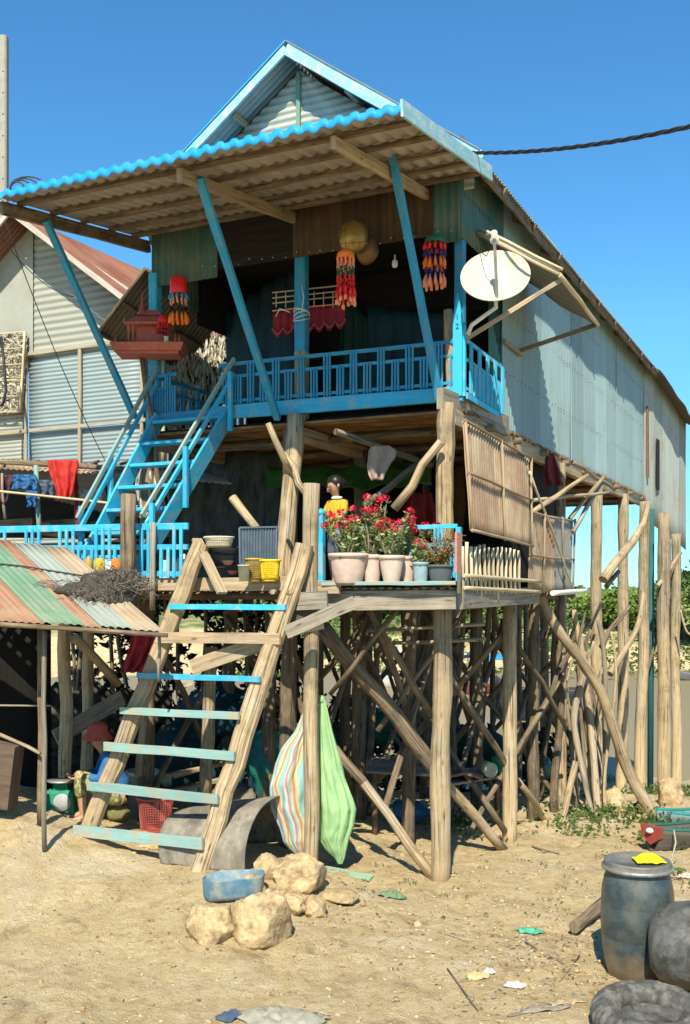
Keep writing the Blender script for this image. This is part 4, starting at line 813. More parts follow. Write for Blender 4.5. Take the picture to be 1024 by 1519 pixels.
def garland(label, px, py0, py1, wpx, t, bands, cap, group='bead garlands hanging from the veranda'):
    c0 = PT(px, py0, t); R = wpx / 2 * t / FL; H = (py1 - py0) * t / FL; t_ = thing('bead_garland', c0 - ZV * H, label, 'garland', group)
    mats = [b_[1] for b_ in bands]
    m = MB(); m.lathe([(.002, .02), (R * .6, .012), (R * .95, -.015), (R, -H * cap[0]), (R * .96, -H * cap[0] - .01)], c0, 20, wob=.06); m.build('cap', cap[1], t_)
    m = MB(); m.tube([c0 + ZV * .01, c0 + ZV * .35], .002, 4); m.build('string', wire_m, t_)
    n = 11
    for k in range(n):
        a_ = 2 * pi * k / n; rr = random.Random(k + px); m = MB(); off = V3((cos(a_), sin(a_), 0)) * R * .9
        z = H * cap[0]
        for bi, (f, mt_, kind) in enumerate(bands):
            zl = H * f * rr.uniform(.9, 1.1)
            if kind == 'b':
                s_ = .011 if R > .05 else .008; q = 0
                while q < zl: m.ball(c0 + off - ZV * (z + q) + V3((rr.uniform(-.004, .004), rr.uniform(-.004, .004), 0)), s_, 4, mi=bi); q += s_ * 1.8
            else:
                p = c0 + off - ZV * z; m.tube([p, p + off * .1 - ZV * zl * .5, p + off * .12 - ZV * zl], [.005, .017, .014], 6, mi=bi, jit=.3, seed=k)
            z += zl
        m.build('bead_strand', mats, t_)
    return t_
garland('red capped garland with orange tassels hanging above the red shrine', 265, 412, 476, 26, 10.6, [(.14, blue_shade_m, 't'), (.16, pinkb_m, 'b'), (.14, dark_m, 'b'), (.24, orange_m, 't')], (.36, redb_m))
garland('orange and red beaded garland hanging under the gold balloon', 513, 374, 446, 27, 9.6, [(.22, pinkb_m, 'b'), (.16, grnb_m, 'b'), (.22, redb_m, 'b'), (.22, redb_m, 't'), (.14, pinkb_m, 't')], (.12, orange_m))
garland('small green topped garland of red, blue and salmon tassels near the right veranda post', 645, 352, 422, 30, 9.75, [(.18, redb_m, 't'), (.14, indb_m, 't'), (.24, orange_m, 't'), (.14, indb_m, 'b'), (.26, pinkb_m, 't')], (.10, grnb_m))
garland('little crimson garland half hidden behind the left blue veranda post', 242, 470, 496, 17, 11.0, [(.4, redb_m, 'b'), (.2, cloth_dr, 't')], (.3, redb_m))
bl = thing('gold_balloon', PT(524, 350, 10.0), 'shiny round gold foil balloon hanging inside the veranda', 'balloon'); bc = PT(524, 352, 10.0)
m = MB(); m.ball(bc, (.15, .12, .16), 14, seed=3, amp=.06); m.build('balloon', gold_m, bl)
m = MB(); m.ball(bc + RV * .14 - ZV * .10 + FV * .1, (.11, .09, .13), 12, seed=5, amp=.1); m.build('lobe', M('dull bronze foil', (.22, .11, .04), coord='O', sc=(5, 5), metal=.4, rough=.4), bl)
m = MB(); m.tube([bc + ZV * .15, bc + ZV * .4], .002, 4); m.build('string', wire_m, bl)
m = MB(); m.lathe([(.001, .05), (.008, .045), (.008, .0), (.026, -.01), (.030, -.05), (.022, -.075), (.001, -.08)], PT(586, 385, 10.2), 14); m.build('light_bulb', white_m, label='small white bulb hanging in the dark veranda between two garlands', cat='light bulb')
fl = thing('fairy_lights', PT(520, 352, 9.55), 'string of tiny fairy lights along the top of the veranda opening', 'fairy lights')
pts = [PT(300 + 35 * k, 392 - 5.2 * k + (3 if k % 2 else 0), 9.75 + .0 * k) for k in range(11)]
m = MB(); m.tube(pts, .002, 4); m.build('wire', wire_m, fl)
for k, p in enumerate(pts):
    for q in (0, .12): m = MB(); m.ball(p - ZV * .015 + RV * q, .0045, 4); m.build('lamp', white_m, fl)
# rack with red lace
lr = thing('bamboo_rack', PT(460, 460, 11.0), 'bamboo rack with a crimson lace trim hanging inside the veranda behind the blue post', 'rack')
for k, (dy, ) in enumerate(((0,), (8,), (16,), (27,))):
    m = MB(); m.log(PT(404, 434 + dy, 11.0), PT(500, 424 + dy, 11.0), .008, .008, .005, k); m.build('rod', bamp_m if k != 3 else pinkb_m, lr)
for k in range(7):
    m = MB(); m.log(PT(410 + k * 14, 432, 11.0), PT(410 + k * 14, 456, 11.0), .006, .006, .002, k); m.build('rod', bamp_m, lr)
m = MB(); A = PT(405, 464, 11.02); B = PT(512, 450, 11.02)
m.grid(lambda u, v: A.lerp(B, u) - ZV * v * (.20 + .07 * abs(sin(u * 7 * pi))) + FV * .01 * sin(u * 60), 90, 5); m.build('lace', cloth_dr, lr, solid=.003)
m = MB()
for k in range(60):
    p = A.lerp(B, k / 59) - ZV * (.18 + .06 * abs(sin(k / 59 * 7 * pi))) - FV * .03; m.ball(p, .013, 4)
m.build('lace_edge', M('rose trim', (.55, .08, .10), coord='O', sc=(9, 9)), lr)
# shrine
sh = thing('spirit_shrine', PT(212, 545, 10.9), 'red lacquered spirit shrine with a pointed roof beside the left blue post', 'shrine')
S0 = PT(222, 520, 11.15); ex = RV; ey = FV
def sbox(mb, x0, x1, z0, z1, d0=-.12, d1=.16, tp=0.): 
    P = [S0 + ex * x + ey * y_ + ZV * z for z, k in ((z0, 0), (z1, tp)) for x, y_ in ((x0 + k, d0 + k), (x1 - k, d0 + k), (x1 - k, d1 - k), (x0 + k, d1 - k))]
    mb.add(P, [[0, 1, 2, 3], [7, 6, 5, 4], [0, 4, 5, 1], [1, 5, 6, 2], [2, 6, 7, 3], [3, 7, 4, 0]], None, 0, False)
m = MB(); sbox(m, -.36, .36, -.03, .05, -.16, .2, -.03); sbox(m, -.33, .33, -.06, -.03, -.13, .17); m.build('tray', shrine_m, sh)
m = MB(); m.log(S0 - ZV * .06 - ex * .1 + FV * .1, S0 - ZV * 1.6 + ex * .12 + FV * .1, .03, .03, .02, 4); m.build('support_pole', logd_m, sh)
m = MB(); sbox(m, -.14, .14, .05, .26, -.02, .12); m.build('body', shrine_m, sh)
for x in (-.21, -.16, .16, .21):
    m = MB(); m.lathe([(.016, 0), (.016, .02), (.009, .03), (.009, .19), (.016, .2), (.016, .21)], S0 + ex * x + ZV * .05 - ey * .08, 8); m.build('column', shrine_m, sh)
m = MB(); sbox(m, -.25, .25, .255, .28, -.13, .16); sbox(m, -.22, .22, .28, .36, -.11, .14, .07); sbox(m, -.13, .13, .37, .44, -.04, .08, .05)
for x in (-.25, .25): m.lathe([(.015, 0), (.012, .03), (.001, .09)], S0 + ex * x + ZV * .27 - ey * .1, 6)
m.build('roof', shrine_m, sh)
m = MB(); m.lathe([(.06, 0), (.05, .03), (.035, .04), (.03, .08), (.018, .09), (.012, .16), (.002, .26)], S0 - ex * .08 + ZV * .38 + ey * .0, 10); m.build('spire', shrine_m, sh)
for x in (-.34, .3, .34): m = MB(); m.lathe([(.014, 0), (.01, .04), (.001, .1)], S0 + ex * x + ZV * .05 - ey * .14, 6); m.build('finial', shrine_m, sh)
m = MB(); m.lathe([(.001, 0), (.03, .0), (.022, .06), (.03, .07)], S0 + ex * .20 + ZV * .05 - ey * .12, 10); m.build('offering_cup', white_m, label='small white offering cup on the tray of the red shrine', cat='cup')

# ================================================================== LEFT NEIGHBOUR
nb = thing('neighbour_house', (-10.6, 12, .4), 'pale zinc sided stilt house with a rusty red roof at the left', 'house')
def npart(mb, name, mt, **k): return mb.build(name, mt, nb, **k)
YN = 11.72; nx0, nx1, nxm = -12.5, -8.72, -10.62
def hwall(x0, x1, z0, z1, y, mt, name, pitch=.06, par=nb):
    m = MB(); n = int((z1 - z0) / pitch * 6)
    m.grid(lambda u, v: V3((x0 + (x1 - x0) * u, y - .007 * sin(2 * pi * v * (z1 - z0) / pitch), z0 + (z1 - z0) * v)), 6, n, us=x1 - x0, vs_=z1 - z0); m.build(name, mt, par, solid=.003)
hwall(-10.75, nx1, 4.95, 6.05, YN, sidz_m, 'wall_panel'); hwall(-10.75, nx1, 3.3, 4.93, YN, sidz_m, 'wall_panel')
hwall(nx0, -10.77, 3.3, 4.93, YN, cream_m, 'wall_panel'); hwall(nx0, -10.79, 4.95, 6.03, YN + .01, cream_m, 'wall_panel')
gable(nx0 - .1, nx1 + .1, nxm, YN - .01, 6.02, 6.6, 7.95, cream_m, nb, 'gable_wall', .1)
m = MB(); m.add([(nx0, YN - .04, 6.02), (nxm - .02, YN - .04, 6.02), (nxm - .02, YN - .04, 7.95), (nx0, YN - .04, 6.62)], [[0, 1, 2, 3]], [[(0, 0), (2, 0), (2, 2), (0, 1)]], 0, False); npart(m, 'smooth_gable_sheet', M('plain cream sheet', (.34, .35, .29), (.29, .30, .25), dirt=(.27, .25, .2), da=.5, ds=2, sc=(3, 3), bump=.1), solid=.004)
batten_m = M('weathered batten', (.42, .36, .25), (.28, .23, .16), sc=(40, 3), bump=.4)
for x in (-10.77, -9.78, nx1 + .02): m = MB(); m.beam((x, YN - .05, 3.2), (x + .01, YN - .05, 6.05), .05, .03, up=(0, 1, 0), seg=5, wob=.006); npart(m, 'batten', batten_m)
for z in (4.94, 6.06): m = MB(); m.beam((nx0, YN - .06, z), (nx1 + .1, YN - .06, z + .02), .03, .05, seg=6, wob=.006); npart(m, 'batten', batten_m)
for x0, x1, mt in ((nx1 + .25, nxm, rust_m), (nx0 - .25, nxm, rust_m)):
    m = corr((x0, YN - .5, 6.42), (0, 8, 0), (nxm - x0, 0, 1.58), rows=4, warp=.01); npart(m, 'roof', mt, solid=.004)
for x0, f in ((nx1 + .27, 1), (nx0 - .27, -1)):
    m = MB(); m.beam((x0, YN - .53, 6.37), (nxm, YN - .53, 7.98), .03, .07, seg=5, wob=.004); npart(m, 'barge_board', M('cream trim board', (.55, .50, .42), (.42, .33, .26), sc=(30, 3)))
m = corr((nx1, YN + .02, 6.4), (0, 7, 0), (0, 0, -3.2), rows=4); npart(m, 'side_wall', cream_m, solid=.003)
for x in (-12.3, -10.7, -8.8):
    for y in (YN + .2, YN + 3): m = MB(); m.log((x, y, .1), (x, y, 3.4), .09, .08, .02, int(y)); npart(m, 'stilt', logd_m)
m = MB(); m.beam((-10.6, YN + 3.5, 3.2), (-10.6, YN + 3.52, 3.2), .1, .1); 
m.beam((nxm, YN, 3.28), (nxm, YN + 7, 3.28), 3.8, .06); npart(m, 'floor', dark_m)
# thatch shutter at the left edge
th = thing('thatch_shutter', PT(15, 610, 14.9), 'square thatch and bamboo shutter on the neighbour wall at the left edge of the photo', 'shutter')
A, B, C_, D_ = PY(-40, 500, YN - .1), PY(41, 493, YN - .1), PY(34, 612, YN - .1), PY(-45, 612, YN - .1)
m = MB(); m.add([A, B, C_, D_], [[0, 1, 2, 3]], [[(0, 0), (1, 0), (1, 1), (0, 1)]], 0, False)
rr = random.Random(4)
for i in range(900):
    p = A.lerp(B, rr.random()).lerp(D_.lerp(C_, rr.random()), rr.random()); u, v = rr.random(), rr.random(); p = A.lerp(B, u).lerp(D_.lerp(C_, u), v) - V3((0, .03 * rr.random() + .01, 0))
    m.leaf(p, .14, rr, asp=.22, d=V3((rr.uniform(-1, 1), rr.uniform(-.1, .1), rr.uniform(-.5, .5))).normalized())
m.build('thatch', thatch_m, th)
for f in (0, .5, 1.): m = MB(); m.log(A.lerp(B, f) - V3((0, .06, 0)), D_.lerp(C_, f) - V3((0, .06, 0)), .018, .018, .005, 3); m.build('frame_pole', bamp_m, th)
for f in (0, .2, .4, .6, .8, 1.): m = MB(); m.log(A.lerp(D_, f) - V3((0, .05, 0)), B.lerp(C_, f) - V3((0, .05, 0)), .008, .008, .005, 3); m.build('slat', bamp_m, th)
# propped awning between the houses
aw = thing('zinc_awning', (-7.6, 10.8, 5.7), 'dark tilted zinc awning between the two houses, behind the red shrine', 'awning')
a0, a1, a2, a3 = PT(145, 492, 12.5), PT(215, 396, 12.0), PT(333, 478, 13.6), PT(270, 546, 14.0)
m = corr(a0, a3 - a0, a1 - a0, rows=4, warp=.01); m.build('sheet', M('weathered dark zinc', (.20, .175, .135), (.13, .115, .09), sc=(14, 1), var=0), aw, solid=.003)
for p, q in ((a0, a3), (a0.lerp(a1, .5), a3.lerp(a2, .5)), (a0, a1), (a1, a2)):
    m = MB(); m.log(p - ZV * .02, q - ZV * .02, .025, .025, .01, 9); m.build('frame_pole', logd_m, aw)
# woven palm wall
pw = thing('palm_leaf_wall', PT(300, 600, 13.8), 'pale palm leaf wall seen between the staircase and the veranda', 'wall')
A, B, C_, D_ = PT(238, 560, 13.6), PT(345, 480, 14.2), PT(345, 625, 14.2), PT(238, 640, 13.6)
m = MB(); m.add([p + FV * .06 for p in (A, B, C_, D_)], [[0, 1, 2, 3]], None, 0, False); m.build('backing', dark_m, pw)
m = MB()
for i in range(1100):
    u, v = rr.random(), rr.random(); p = A.lerp(B, u).lerp(D_.lerp(C_, u), v) - FV * .04 * rr.random()
    m.leaf(p, .17, rr, asp=.22, d=V3((rr.uniform(-.35, .35), rr.uniform(-.2, .2), 1)).normalized())
m.build('leaves', M('pale dry palm leaf', (.66, .62, .48), (.42, .37, .27), coord='O', sc=(30, 30, 4)), pw)
for px in (246, 252, 262): m = MB(); m.log(PT(px - 20, 690, 13.4), PT(px - 19, 535, 13.4), .03, .03, .01, px); m.build('pole', bamp_m, pw)

# neighbour lower veranda roof with laundry
vr = thing('veranda_roof', PT(100, 700, 12.5), 'low brown veranda roof of the neighbour with laundry poles, behind the blue railing', 'roof')
m = corr(PT(-60, 676, 13.6), PT(300, 700, 12.6) - PT(-60, 676, 13.6), PT(-60, 690, 12.2) - PT(-60, 676, 13.6), rows=2, warp=.02); m.build('sheet', rustp_m, vr, solid=.004)
m = MB(); m.log(PT(-60, 682, 12.15), PT(200, 697, 11.9), .03, .03, .02, 2); m.build('edge_pole', logd_m, vr)
for k, px in enumerate((53, 110)):
    m = MB(); m.log(PT(px + 6, 800, 11.9), PT(px, 690, 11.9), .028, .026, .01, k); m.build('post', blueworn_m if k == 0 else cloth_dr, vr)
m = MB(); m.log(PT(-60, 722, 11.8), PT(210, 752, 11.6), .014, .014, .01, 5); m.build('laundry_pole', bamp_m, vr)
for k in range(7):
    m = MB(); m.log(PT(-40 + k * 44, 688, 12.2), PT(-30 + k * 44, 684, 13.4), .02, .02, .01, k); m.build('rafter', logd_m, vr)
m = MB(); m.beam(PT(-60, 745, 13.9), PT(330, 745, 13.4), .04, .95, seg=2); m.build('back_wall', dark_m, vr)
for k in range(9):
    px = -20 + k * 26; m = MB(); m.beam(PT(px, 780, 13.2), PT(px + 70, 775 + (k % 3) * 8, 12.8), .05, .12, seg=2, wob=.01, seed=k); m.build('stacked_board', logd_m, vr)
m = MB(); m.log(PT(8, 770, 11.9), PT(3, 702, 11.9), .018, .016, .03, 8); m.build('hooked_stick', twig_m, vr)

def drape(rows, t, mt, name, label, cat, folds=4, amp=.03, seed=0, group=None, n=28):
    """hanging cloth: rows of (photo y, left x, right x) at distance t"""
    ys = [r[0] for r in rows]
    def at(v):
        y = ys[0] + (ys[-1] - ys[0]) * v
        for a_, b_ in zip(rows, rows[1:]):
            if y <= b_[0] + 1e-6: f = (y - a_[0]) / (b_[0] - a_[0]); return y, a_[1] + (b_[1] - a_[1]) * f, a_[2] + (b_[2] - a_[2]) * f
        return rows[-1]
    def fn(u, v):
        y, l, r = at(v); uu = u + .02 * noise.noise((u * 5, v * 3, seed))
        return PT(l + (r - l) * uu, y + (2.5 * noise.noise((u * 4, seed, 3)) if v > .9 else 0), t) + FV * (amp * sin(uu * folds * 2 * pi + 2 * noise.noise((u * 2, v * 2, seed))) * (.35 + v) + amp * .8 * noise.noise((u * 6, v * 5, seed)))
    m = MB(); m.grid(fn, n, 18, us=1, vs_=1); return m.build(name, mt, label=label, cat=cat, group=group, solid=.004)
drape([(682, 70, 116), (700, 73, 115), (720, 80, 112), (742, 86, 105)], 11.75, cloth_red, 'hanging_shirt', 'coral red shirt hanging from the laundry pole left of the staircase', 'shirt', 3, .035)
drape([(704, 20, 52), (716, 18, 58), (726, 16, 56)], 11.85, cloth_nb, 'hanging_cloth', 'dark blue cloth bundled on the laundry pole left of the red shirt', 'cloth', 3)
drape([(712, 45, 82), (735, 48, 80)], 11.9, cloth_gr, 'hanging_cloth', 'grey trousers folded over the laundry pole behind the red shirt', 'trousers', 3)
drape([(705, -20, 20), (730, -18, 16), (748, -15, 10)], 11.95, M('plum cloth', (.08, .03, .05), coord='O', sc=(8, 8)), 'hanging_cloth', 'plum coloured cloth hanging at the left edge over the railing', 'cloth', 3)
drape([(728, 38, 56), (752, 40, 54)], 11.8, cloth_nb, 'hanging_cloth', 'small navy cloth hanging below the laundry pole', 'cloth', 2)
drape([(724, 115, 152), (742, 118, 152)], 12.0, M('lettered white cloth', (.55, .58, .55), (.12, .14, .14), coord='O', sc=(30, 30, 30), det=2), 'hanging_cloth', 'white and grey printed cloth right of the red shirt', 'cloth', 2, .01)
drape([(695, 205, 232), (720, 200, 236), (748, 204, 234), (770, 208, 226)], 11.3, cloth_w, 'hanging_cloth', 'off white cloth bundle hanging behind the staircase treads', 'cloth', 3, .05)
drape([(661, 552, 578), (668, 547, 589), (677, 547, 588), (690, 544, 579), (704, 547, 571), (712, 551, 569)], 10.3, cloth_b, 'hanging_shirt', 'dusty beige child shirt hanging under the upper floor above the flowers', 'shirt', 2, .015)
drape([(731, 608, 640), (760, 600, 648), (800, 598, 648)], 11.6, M('faded red cloth', (.22, .02, .015), coord='O', sc=(8, 8)), 'hanging_cloth', 'faded red cloth hanging in the shade behind the flowers', 'cloth', 3, .04)
drape([(672, 812, 822), (690, 806, 828), (720, 808, 836)], 12.6, M('maroon cloth', (.20, .035, .03), coord='O', sc=(8, 8)), 'hanging_cloth', 'maroon cloth hanging under the house beside the grey zinc screen', 'cloth', 2, .03)
drape([(938, 196, 235), (960, 192, 230), (980, 184, 222), (998, 178, 210)], 10.2, cloth_dr, 'hanging_cloth', 'dark pink cloth hanging below the shed roof left of the ladder', 'cloth', 3, .04)
tarp('green_tarpaulin', [PT(395, 690, 12.0), PT(640, 678, 12.2), PT(640, 716, 11.6), PT(395, 722, 11.6)], greent_m, sag=.06)
tarp('net_curtain', [PT(250, 660, 12.7), PT(430, 665, 12.6), PT(430, 866, 12.4), PT(250, 866, 12.5)], M('smoky thatch wall', (.10, .115, .10), (.03, .035, .03), coord='O', sc=(12, 12, 3)), folds=3)
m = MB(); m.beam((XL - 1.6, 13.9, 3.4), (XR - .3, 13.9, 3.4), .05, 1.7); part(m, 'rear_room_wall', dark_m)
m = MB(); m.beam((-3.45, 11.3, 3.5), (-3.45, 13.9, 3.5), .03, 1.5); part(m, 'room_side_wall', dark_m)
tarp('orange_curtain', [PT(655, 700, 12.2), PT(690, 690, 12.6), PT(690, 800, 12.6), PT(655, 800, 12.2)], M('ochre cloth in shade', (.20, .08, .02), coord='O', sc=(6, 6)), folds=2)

# ================================================================== SHED WITH STRIPED ROOF
shed = thing('striped_shed', PT(60, 1180, 10), 'low open shed with a roof of rust, green and grey zinc strips', 'shed')
P1, P2, P3 = PT(100, 812, 10.3), PT(244, 937, 8.9), PT(0, 921, 8.95)
eU = (P3 - P2); eD = (P1 - P2)
def pxf(px): return (244 - px) / 244
strips = ((244, 196, 'tan'), (198, 150, 'grey'), (152, 124, 'rust'), (126, 64, 'green'), (66, -14, 'rust'), (-12, -60, 'grey'), (-58, -110, 'tan'))
smat = {'tan': M('tan rusty zinc', (.40, .315, .21), (.30, .225, .145), dirt=(.32, .19, .11), da=.6, ds=2.5, sc=(12, .8), rough=.8, var=.05, dthr=.56),
        'grey': M('pale grey green zinc', (.31, .345, .29), (.25, .28, .235), dirt=(.32, .25, .17), da=.6, ds=2.2, sc=(12, .8), rough=.7, var=.03, dthr=.58), 'rust': M('orange rust zinc', (.34, .19, .11), (.25, .13, .075), dirt=(.36, .28, .19), da=.6, ds=2, sc=(12, .8), rough=.85, var=.08, dthr=.56),
        'green': M('faded green zinc', (.155, .27, .165), (.115, .21, .13), dirt=(.28, .28, .19), da=.5, ds=3, sc=(12, .8), rough=.7, var=.03)}
for i, (x0, x1, mt) in enumerate(strips):
    a_ = P2 + eU * pxf(x0); b_ = P2 + eU * pxf(x1)
    m = corr(a_ + ZV * .012 * (i % 2), b_ - a_, eD * (1.0 if i < 2 else 1.05), pitch=.07, amp=.007, rows=6, warp=.008); m.build('roof_sheet', smat[mt], shed, solid=.003)
m = MB(); m.log(P2 + eU * 1.4 - ZV * .03, P2 - ZV * .03 - eU * .02, .022, .02, .01, 3); m.build('eave_pole', logd_m, shed)
m = MB(); m.tube([P1.lerp(P1 + eU, 1.2) - eD * .3 + ZV * .03, P1.lerp(P1 + eU, .5) - eD * .35 + ZV * .03, P1 + ZV * .03 - eD * .45 + eU * .05], .008, 6); m.build('rope', wire_m, shed)
for px, t, py0, py1, r, mt in ((66, 9.2, 1178, 936, .022, planksg_m), (60, 9.6, 1180, 930, .03, logd_m), (236, 9.1, 1010, 942, .015, planksg_m), (-40, 9.3, 1180, 925, .03, logd_m)):
    p = PT(px, py0, t); p.z = min(p.z, gz(p.x, p.y)) if py0 > 1100 else p.z
    m = MB(); m.log(p, PT(px, py1, t), r, r, .012, px + 99); m.build('post', mt, shed)
for px, t in ((96, 10.6), (130, 11.2)):
    p = PT(px, 1150, t); p.z = gz(p.x, p.y); m = MB(); m.log(p, V3((p.x, p.y, 2.6)), .07, .06, .02, px); m.build('post', log_m, shed)
m = MB(); m.log(PT(110, 945, 10.4), PT(175, 1015, 10.9), .05, .045, .02, 5); m.build('brace', log_m, shed)
m = MB(); m.beam(PT(82, 1095, 10.7), PT(182, 1035, 11.2), .03, .17, ch=.05); m.build('brace_board', planksg_m, shed)
for z0, nm in ((0, 'back_wall'),):
    A = PT(-70, 1215, 11.6); B = PT(75, 1195, 12.3); m = MB(); m.grid(lambda u, v: A.lerp(B, u) + ZV * (v * 2.9 - .5), 4, 4, us=2, vs_=2); m.build('back_wall', dark_m, shed, solid=.03)  # near black sheet, the shade inside the shed is put into its colour
A = PT(75, 1195, 12.3); B = PT(255, 1185, 13.6); m = MB(); m.grid(lambda u, v: A.lerp(B, u) + ZV * (v * 2.1 - .7 + .15 * noise.noise((u * 9, 0, 0)) * v), 24, 4, us=3, vs_=2); m.build('woven_wall', M('dark woven wall', (.07, .065, .05), (.012, .012, .01), coord='O', sc=(9, 9, 16), det=3), shed, solid=.02)
m = MB(); m.beam(PT(-60, 1046, 9.6), PT(75, 1047, 9.7), .012, .015); m.build('rail', planksg_m, shed)
m = MB(); m.log(PT(0, 1090, 9.7), PT(60, 1118, 9.5), .02, .015, .02, 5); m.build('branch_peg', log_m, shed)
m = MB(); m.beam(PT(-60, 1142, 9.6), PT(24, 1152, 9.6), .30, .58, ch=.03); m.build('crate', M('old brown crate', (.16, .11, .075), (.09, .06, .04), sc=(20, 3)), label='old dark brown wooden crate at the left edge inside the shed', cat='crate')
# net pile
npile = thing('fishing_net', PT(158, 885, 9.5), 'heap of brown grey fishing net dumped on the shed roof', 'fishing net')
m = MB(); rr = random.Random(9); nc = PT(160, 880, 9.55)
m.ball(nc, (.31, .26, .19), 12, seed=3, amp=.35); m.ball(nc - RV * .25 + FV * .0 + ZV * .02, (.2, .2, .08), 10, seed=9, amp=.4); m.build('net_core', M('dark net core', (.10, .085, .065), (.04, .035, .028), coord='O', sc=(60, 60, 60), bump=1, bd=.02), npile)
m = MB()
for i in range(700):
    a_ = rr.uniform(0, 2 * pi); r_ = rr.random() ** .5; lay = rr.random()
    p = nc + RV * (.40 * r_ * cos(a_)) + FV * (.30 * r_ * sin(a_)) + ZV * (.21 * (1 - r_ ** 2) * (.6 + .5 * lay) - .04 + (.05 if cos(a_) > 0 else -.02))
    dd = V3((rr.gauss(0, 1), rr.gauss(0, 1), rr.gauss(0, .6))).normalized(); pts = [p]
    for k in range(6): dd = (dd + V3((rr.gauss(0, .7), rr.gauss(0, .7), rr.gauss(0, .45)))).normalized(); pts.append(pts[-1] + dd * .028)
    m.tube(pts, .0032, 4, caps=False)
m.build('net_strands', net_m, npile)
m = MB()
for i in range(26):
    p = nc + RV * (-.35 - .35 * rr.random()) + ZV * (.0 + .1 * rr.random()) - FV * .05; m.tube([p, p + RV * .08 + ZV * .03, p + RV * .2 + ZV * rr.uniform(-.03, .03)], .0025, 4)
m.build('loose_strands', net_m, npile)

# ================================================================== FLOWER POTS
def flowerpot(label, px, ytop, ybot, wtop, wbot, t, mt=pot_m, plant=True, seed=0, ph=.5, nfl=7, spread=.16, group='potted plants along the shelf'):
    c0 = PT(px, ybot, t); H = (ybot - ytop) * t / FL; R1 = wtop / 2 * t / FL; R0 = wbot / 2 * t / FL; rr = random.Random(seed)
    t_ = thing('potted_plant', c0, label, 'potted plant', group)
    m = MB(); m.lathe([(.001, .002), (R0 * .96, 0), (R0, .01), (R0 + (R1 - R0) * .5, H * .42), (R1 * .93, H * .78), (R1 * .95, H * .86), (R1 * 1.04, H * .87), (R1 * 1.06, H * .93), (R1 * 1.04, H), (R1 * .95, H), (R1 * .9, H * .85), (.001, H * .84)], c0, 30, wob=.012, seed=seed); m.build('pot', mt, t_)
    m = MB(); m.ball(c0 + ZV * H * .84, (R1 * .88, R1 * .88, .02), 8, seed=seed, amp=.3); m.build('soil', soil_m, t_)
    if not plant: return t_
    st_ = MB(); lf = MB(); tips = []
    for k in range(5 + nfl):
        a_ = rr.uniform(0, 2 * pi); b0 = c0 + ZV * H * .84 + V3((cos(a_), sin(a_), 0)) * R1 * .4 * rr.random(); q = rr.random() ** .5
        tip = c0 + ZV * (H + ph * rr.uniform(.35, 1)) + RV * spread * q * cos(a_) * 1.2 + FV * spread * .8 * q * sin(a_)
        md = b0.lerp(tip, .5) + V3((rr.uniform(-.03, .03), rr.uniform(-.03, .03), .02)); pts = [b0, b0.lerp(md, .5), md, md.lerp(tip, .5) + V3((rr.uniform(-.015, .015), 0, 0)), tip]; st_.tube(pts, [.010, .009, .008, .006, .005], 6, jit=.25, seed=k)
        tips.append(tip)
        for j in range(34):
            f = rr.random() ** .7; p = b0.lerp(md, f * 2) if f < .5 else md.lerp(tip, f * 2 - 1)
            d = (V3((rr.gauss(0, 1), rr.gauss(0, 1), rr.uniform(.0, 1.0)))).normalized(); lf.leaf(p + d * .03, .062 * rr.uniform(.6, 1.2), rr, d=d, asp=.42, mi=0 if rr.random() < .6 else 1)
    st_.build('stem', twig_m, t_); lf.build('leaves', [leaf_m, leafy_m], t_)
    tips.sort(key=lambda p: -p.z)
    for k in range(nfl):
        p = tips[k % len(tips)] + ZV * .012 + (V3((rr.uniform(-.02, .02), rr.uniform(-.02, .02), 0))); m = MB()
        for j in range(30):
            d = V3((rr.gauss(0, 1), rr.gauss(0, 1) , rr.gauss(.1, .8))).normalized(); pp = p + V3((d.x * .040, d.y * .036, d.z * .028))
            m.leaf(pp, .026, rr, asp=.95, d=V3((d.y, -d.x, rr.uniform(-.3, .3))).normalized())
        m.build('flower_head', flower_m, t_)
    return t_
flowerpot('widest pale clay pot of red euphorbia, leftmost on the flower shelf', 517, 821, 866, 58, 40, 9.28, seed=1, ph=.36, nfl=12, spread=.20)
flowerpot('slim pale clay pot of red flowers, next to the widest pot', 552, 823, 866, 32, 22, 9.34, seed=2, ph=.50, nfl=11, spread=.19)
flowerpot('flared pale clay pot of red flowers, third along the flower shelf', 581, 824, 866, 38, 23, 9.20, seed=3, ph=.38, nfl=12, spread=.24)
flowerpot('clay pot of red flowers tucked behind the third pot', 604, 825, 866, 30, 20, 9.36, seed=4, ph=.36, nfl=10, spread=.26)
flowerpot('small light blue pot with one red flower right of the clay pots', 624, 834, 866, 24, 19, 9.2, mt=M('light blue pot', (.30, .40, .43), coord='O', sc=(9, 9)), seed=5, ph=.16, nfl=2, spread=.05)
t_ = flowerpot('dark square tub holding the rusty red leaved shrub', 654, 838, 866, 40, 30, 9.2, mt=M('dark grey tub', (.10, .11, .11), coord='O', sc=(9, 9)), plant=False)
m = MB(); rr = random.Random(6); b0 = PT(654, 842, 9.2); lf = MB()
for k in range(60):
    a_ = rr.uniform(0, 2 * pi); q = rr.random() ** .6; tip = b0 + ZV * (.10 + .22 * rr.random()) + RV * (.26 * q * cos(a_)) + FV * .18 * q * sin(a_); md = b0.lerp(tip, .5) + ZV * .04
    m.tube([b0, md, tip], [.004, .003, .002], 4)
    for j in range(32):
        f = .3 + .7 * rr.random(); p = b0.lerp(tip, f) + V3((rr.gauss(0, .014), rr.gauss(0, .014), rr.gauss(0, .012))); lf.leaf(p, .024, rr, asp=.6, mi=0 if (p.z - b0.z > .14 or rr.random() < .3) else 1)
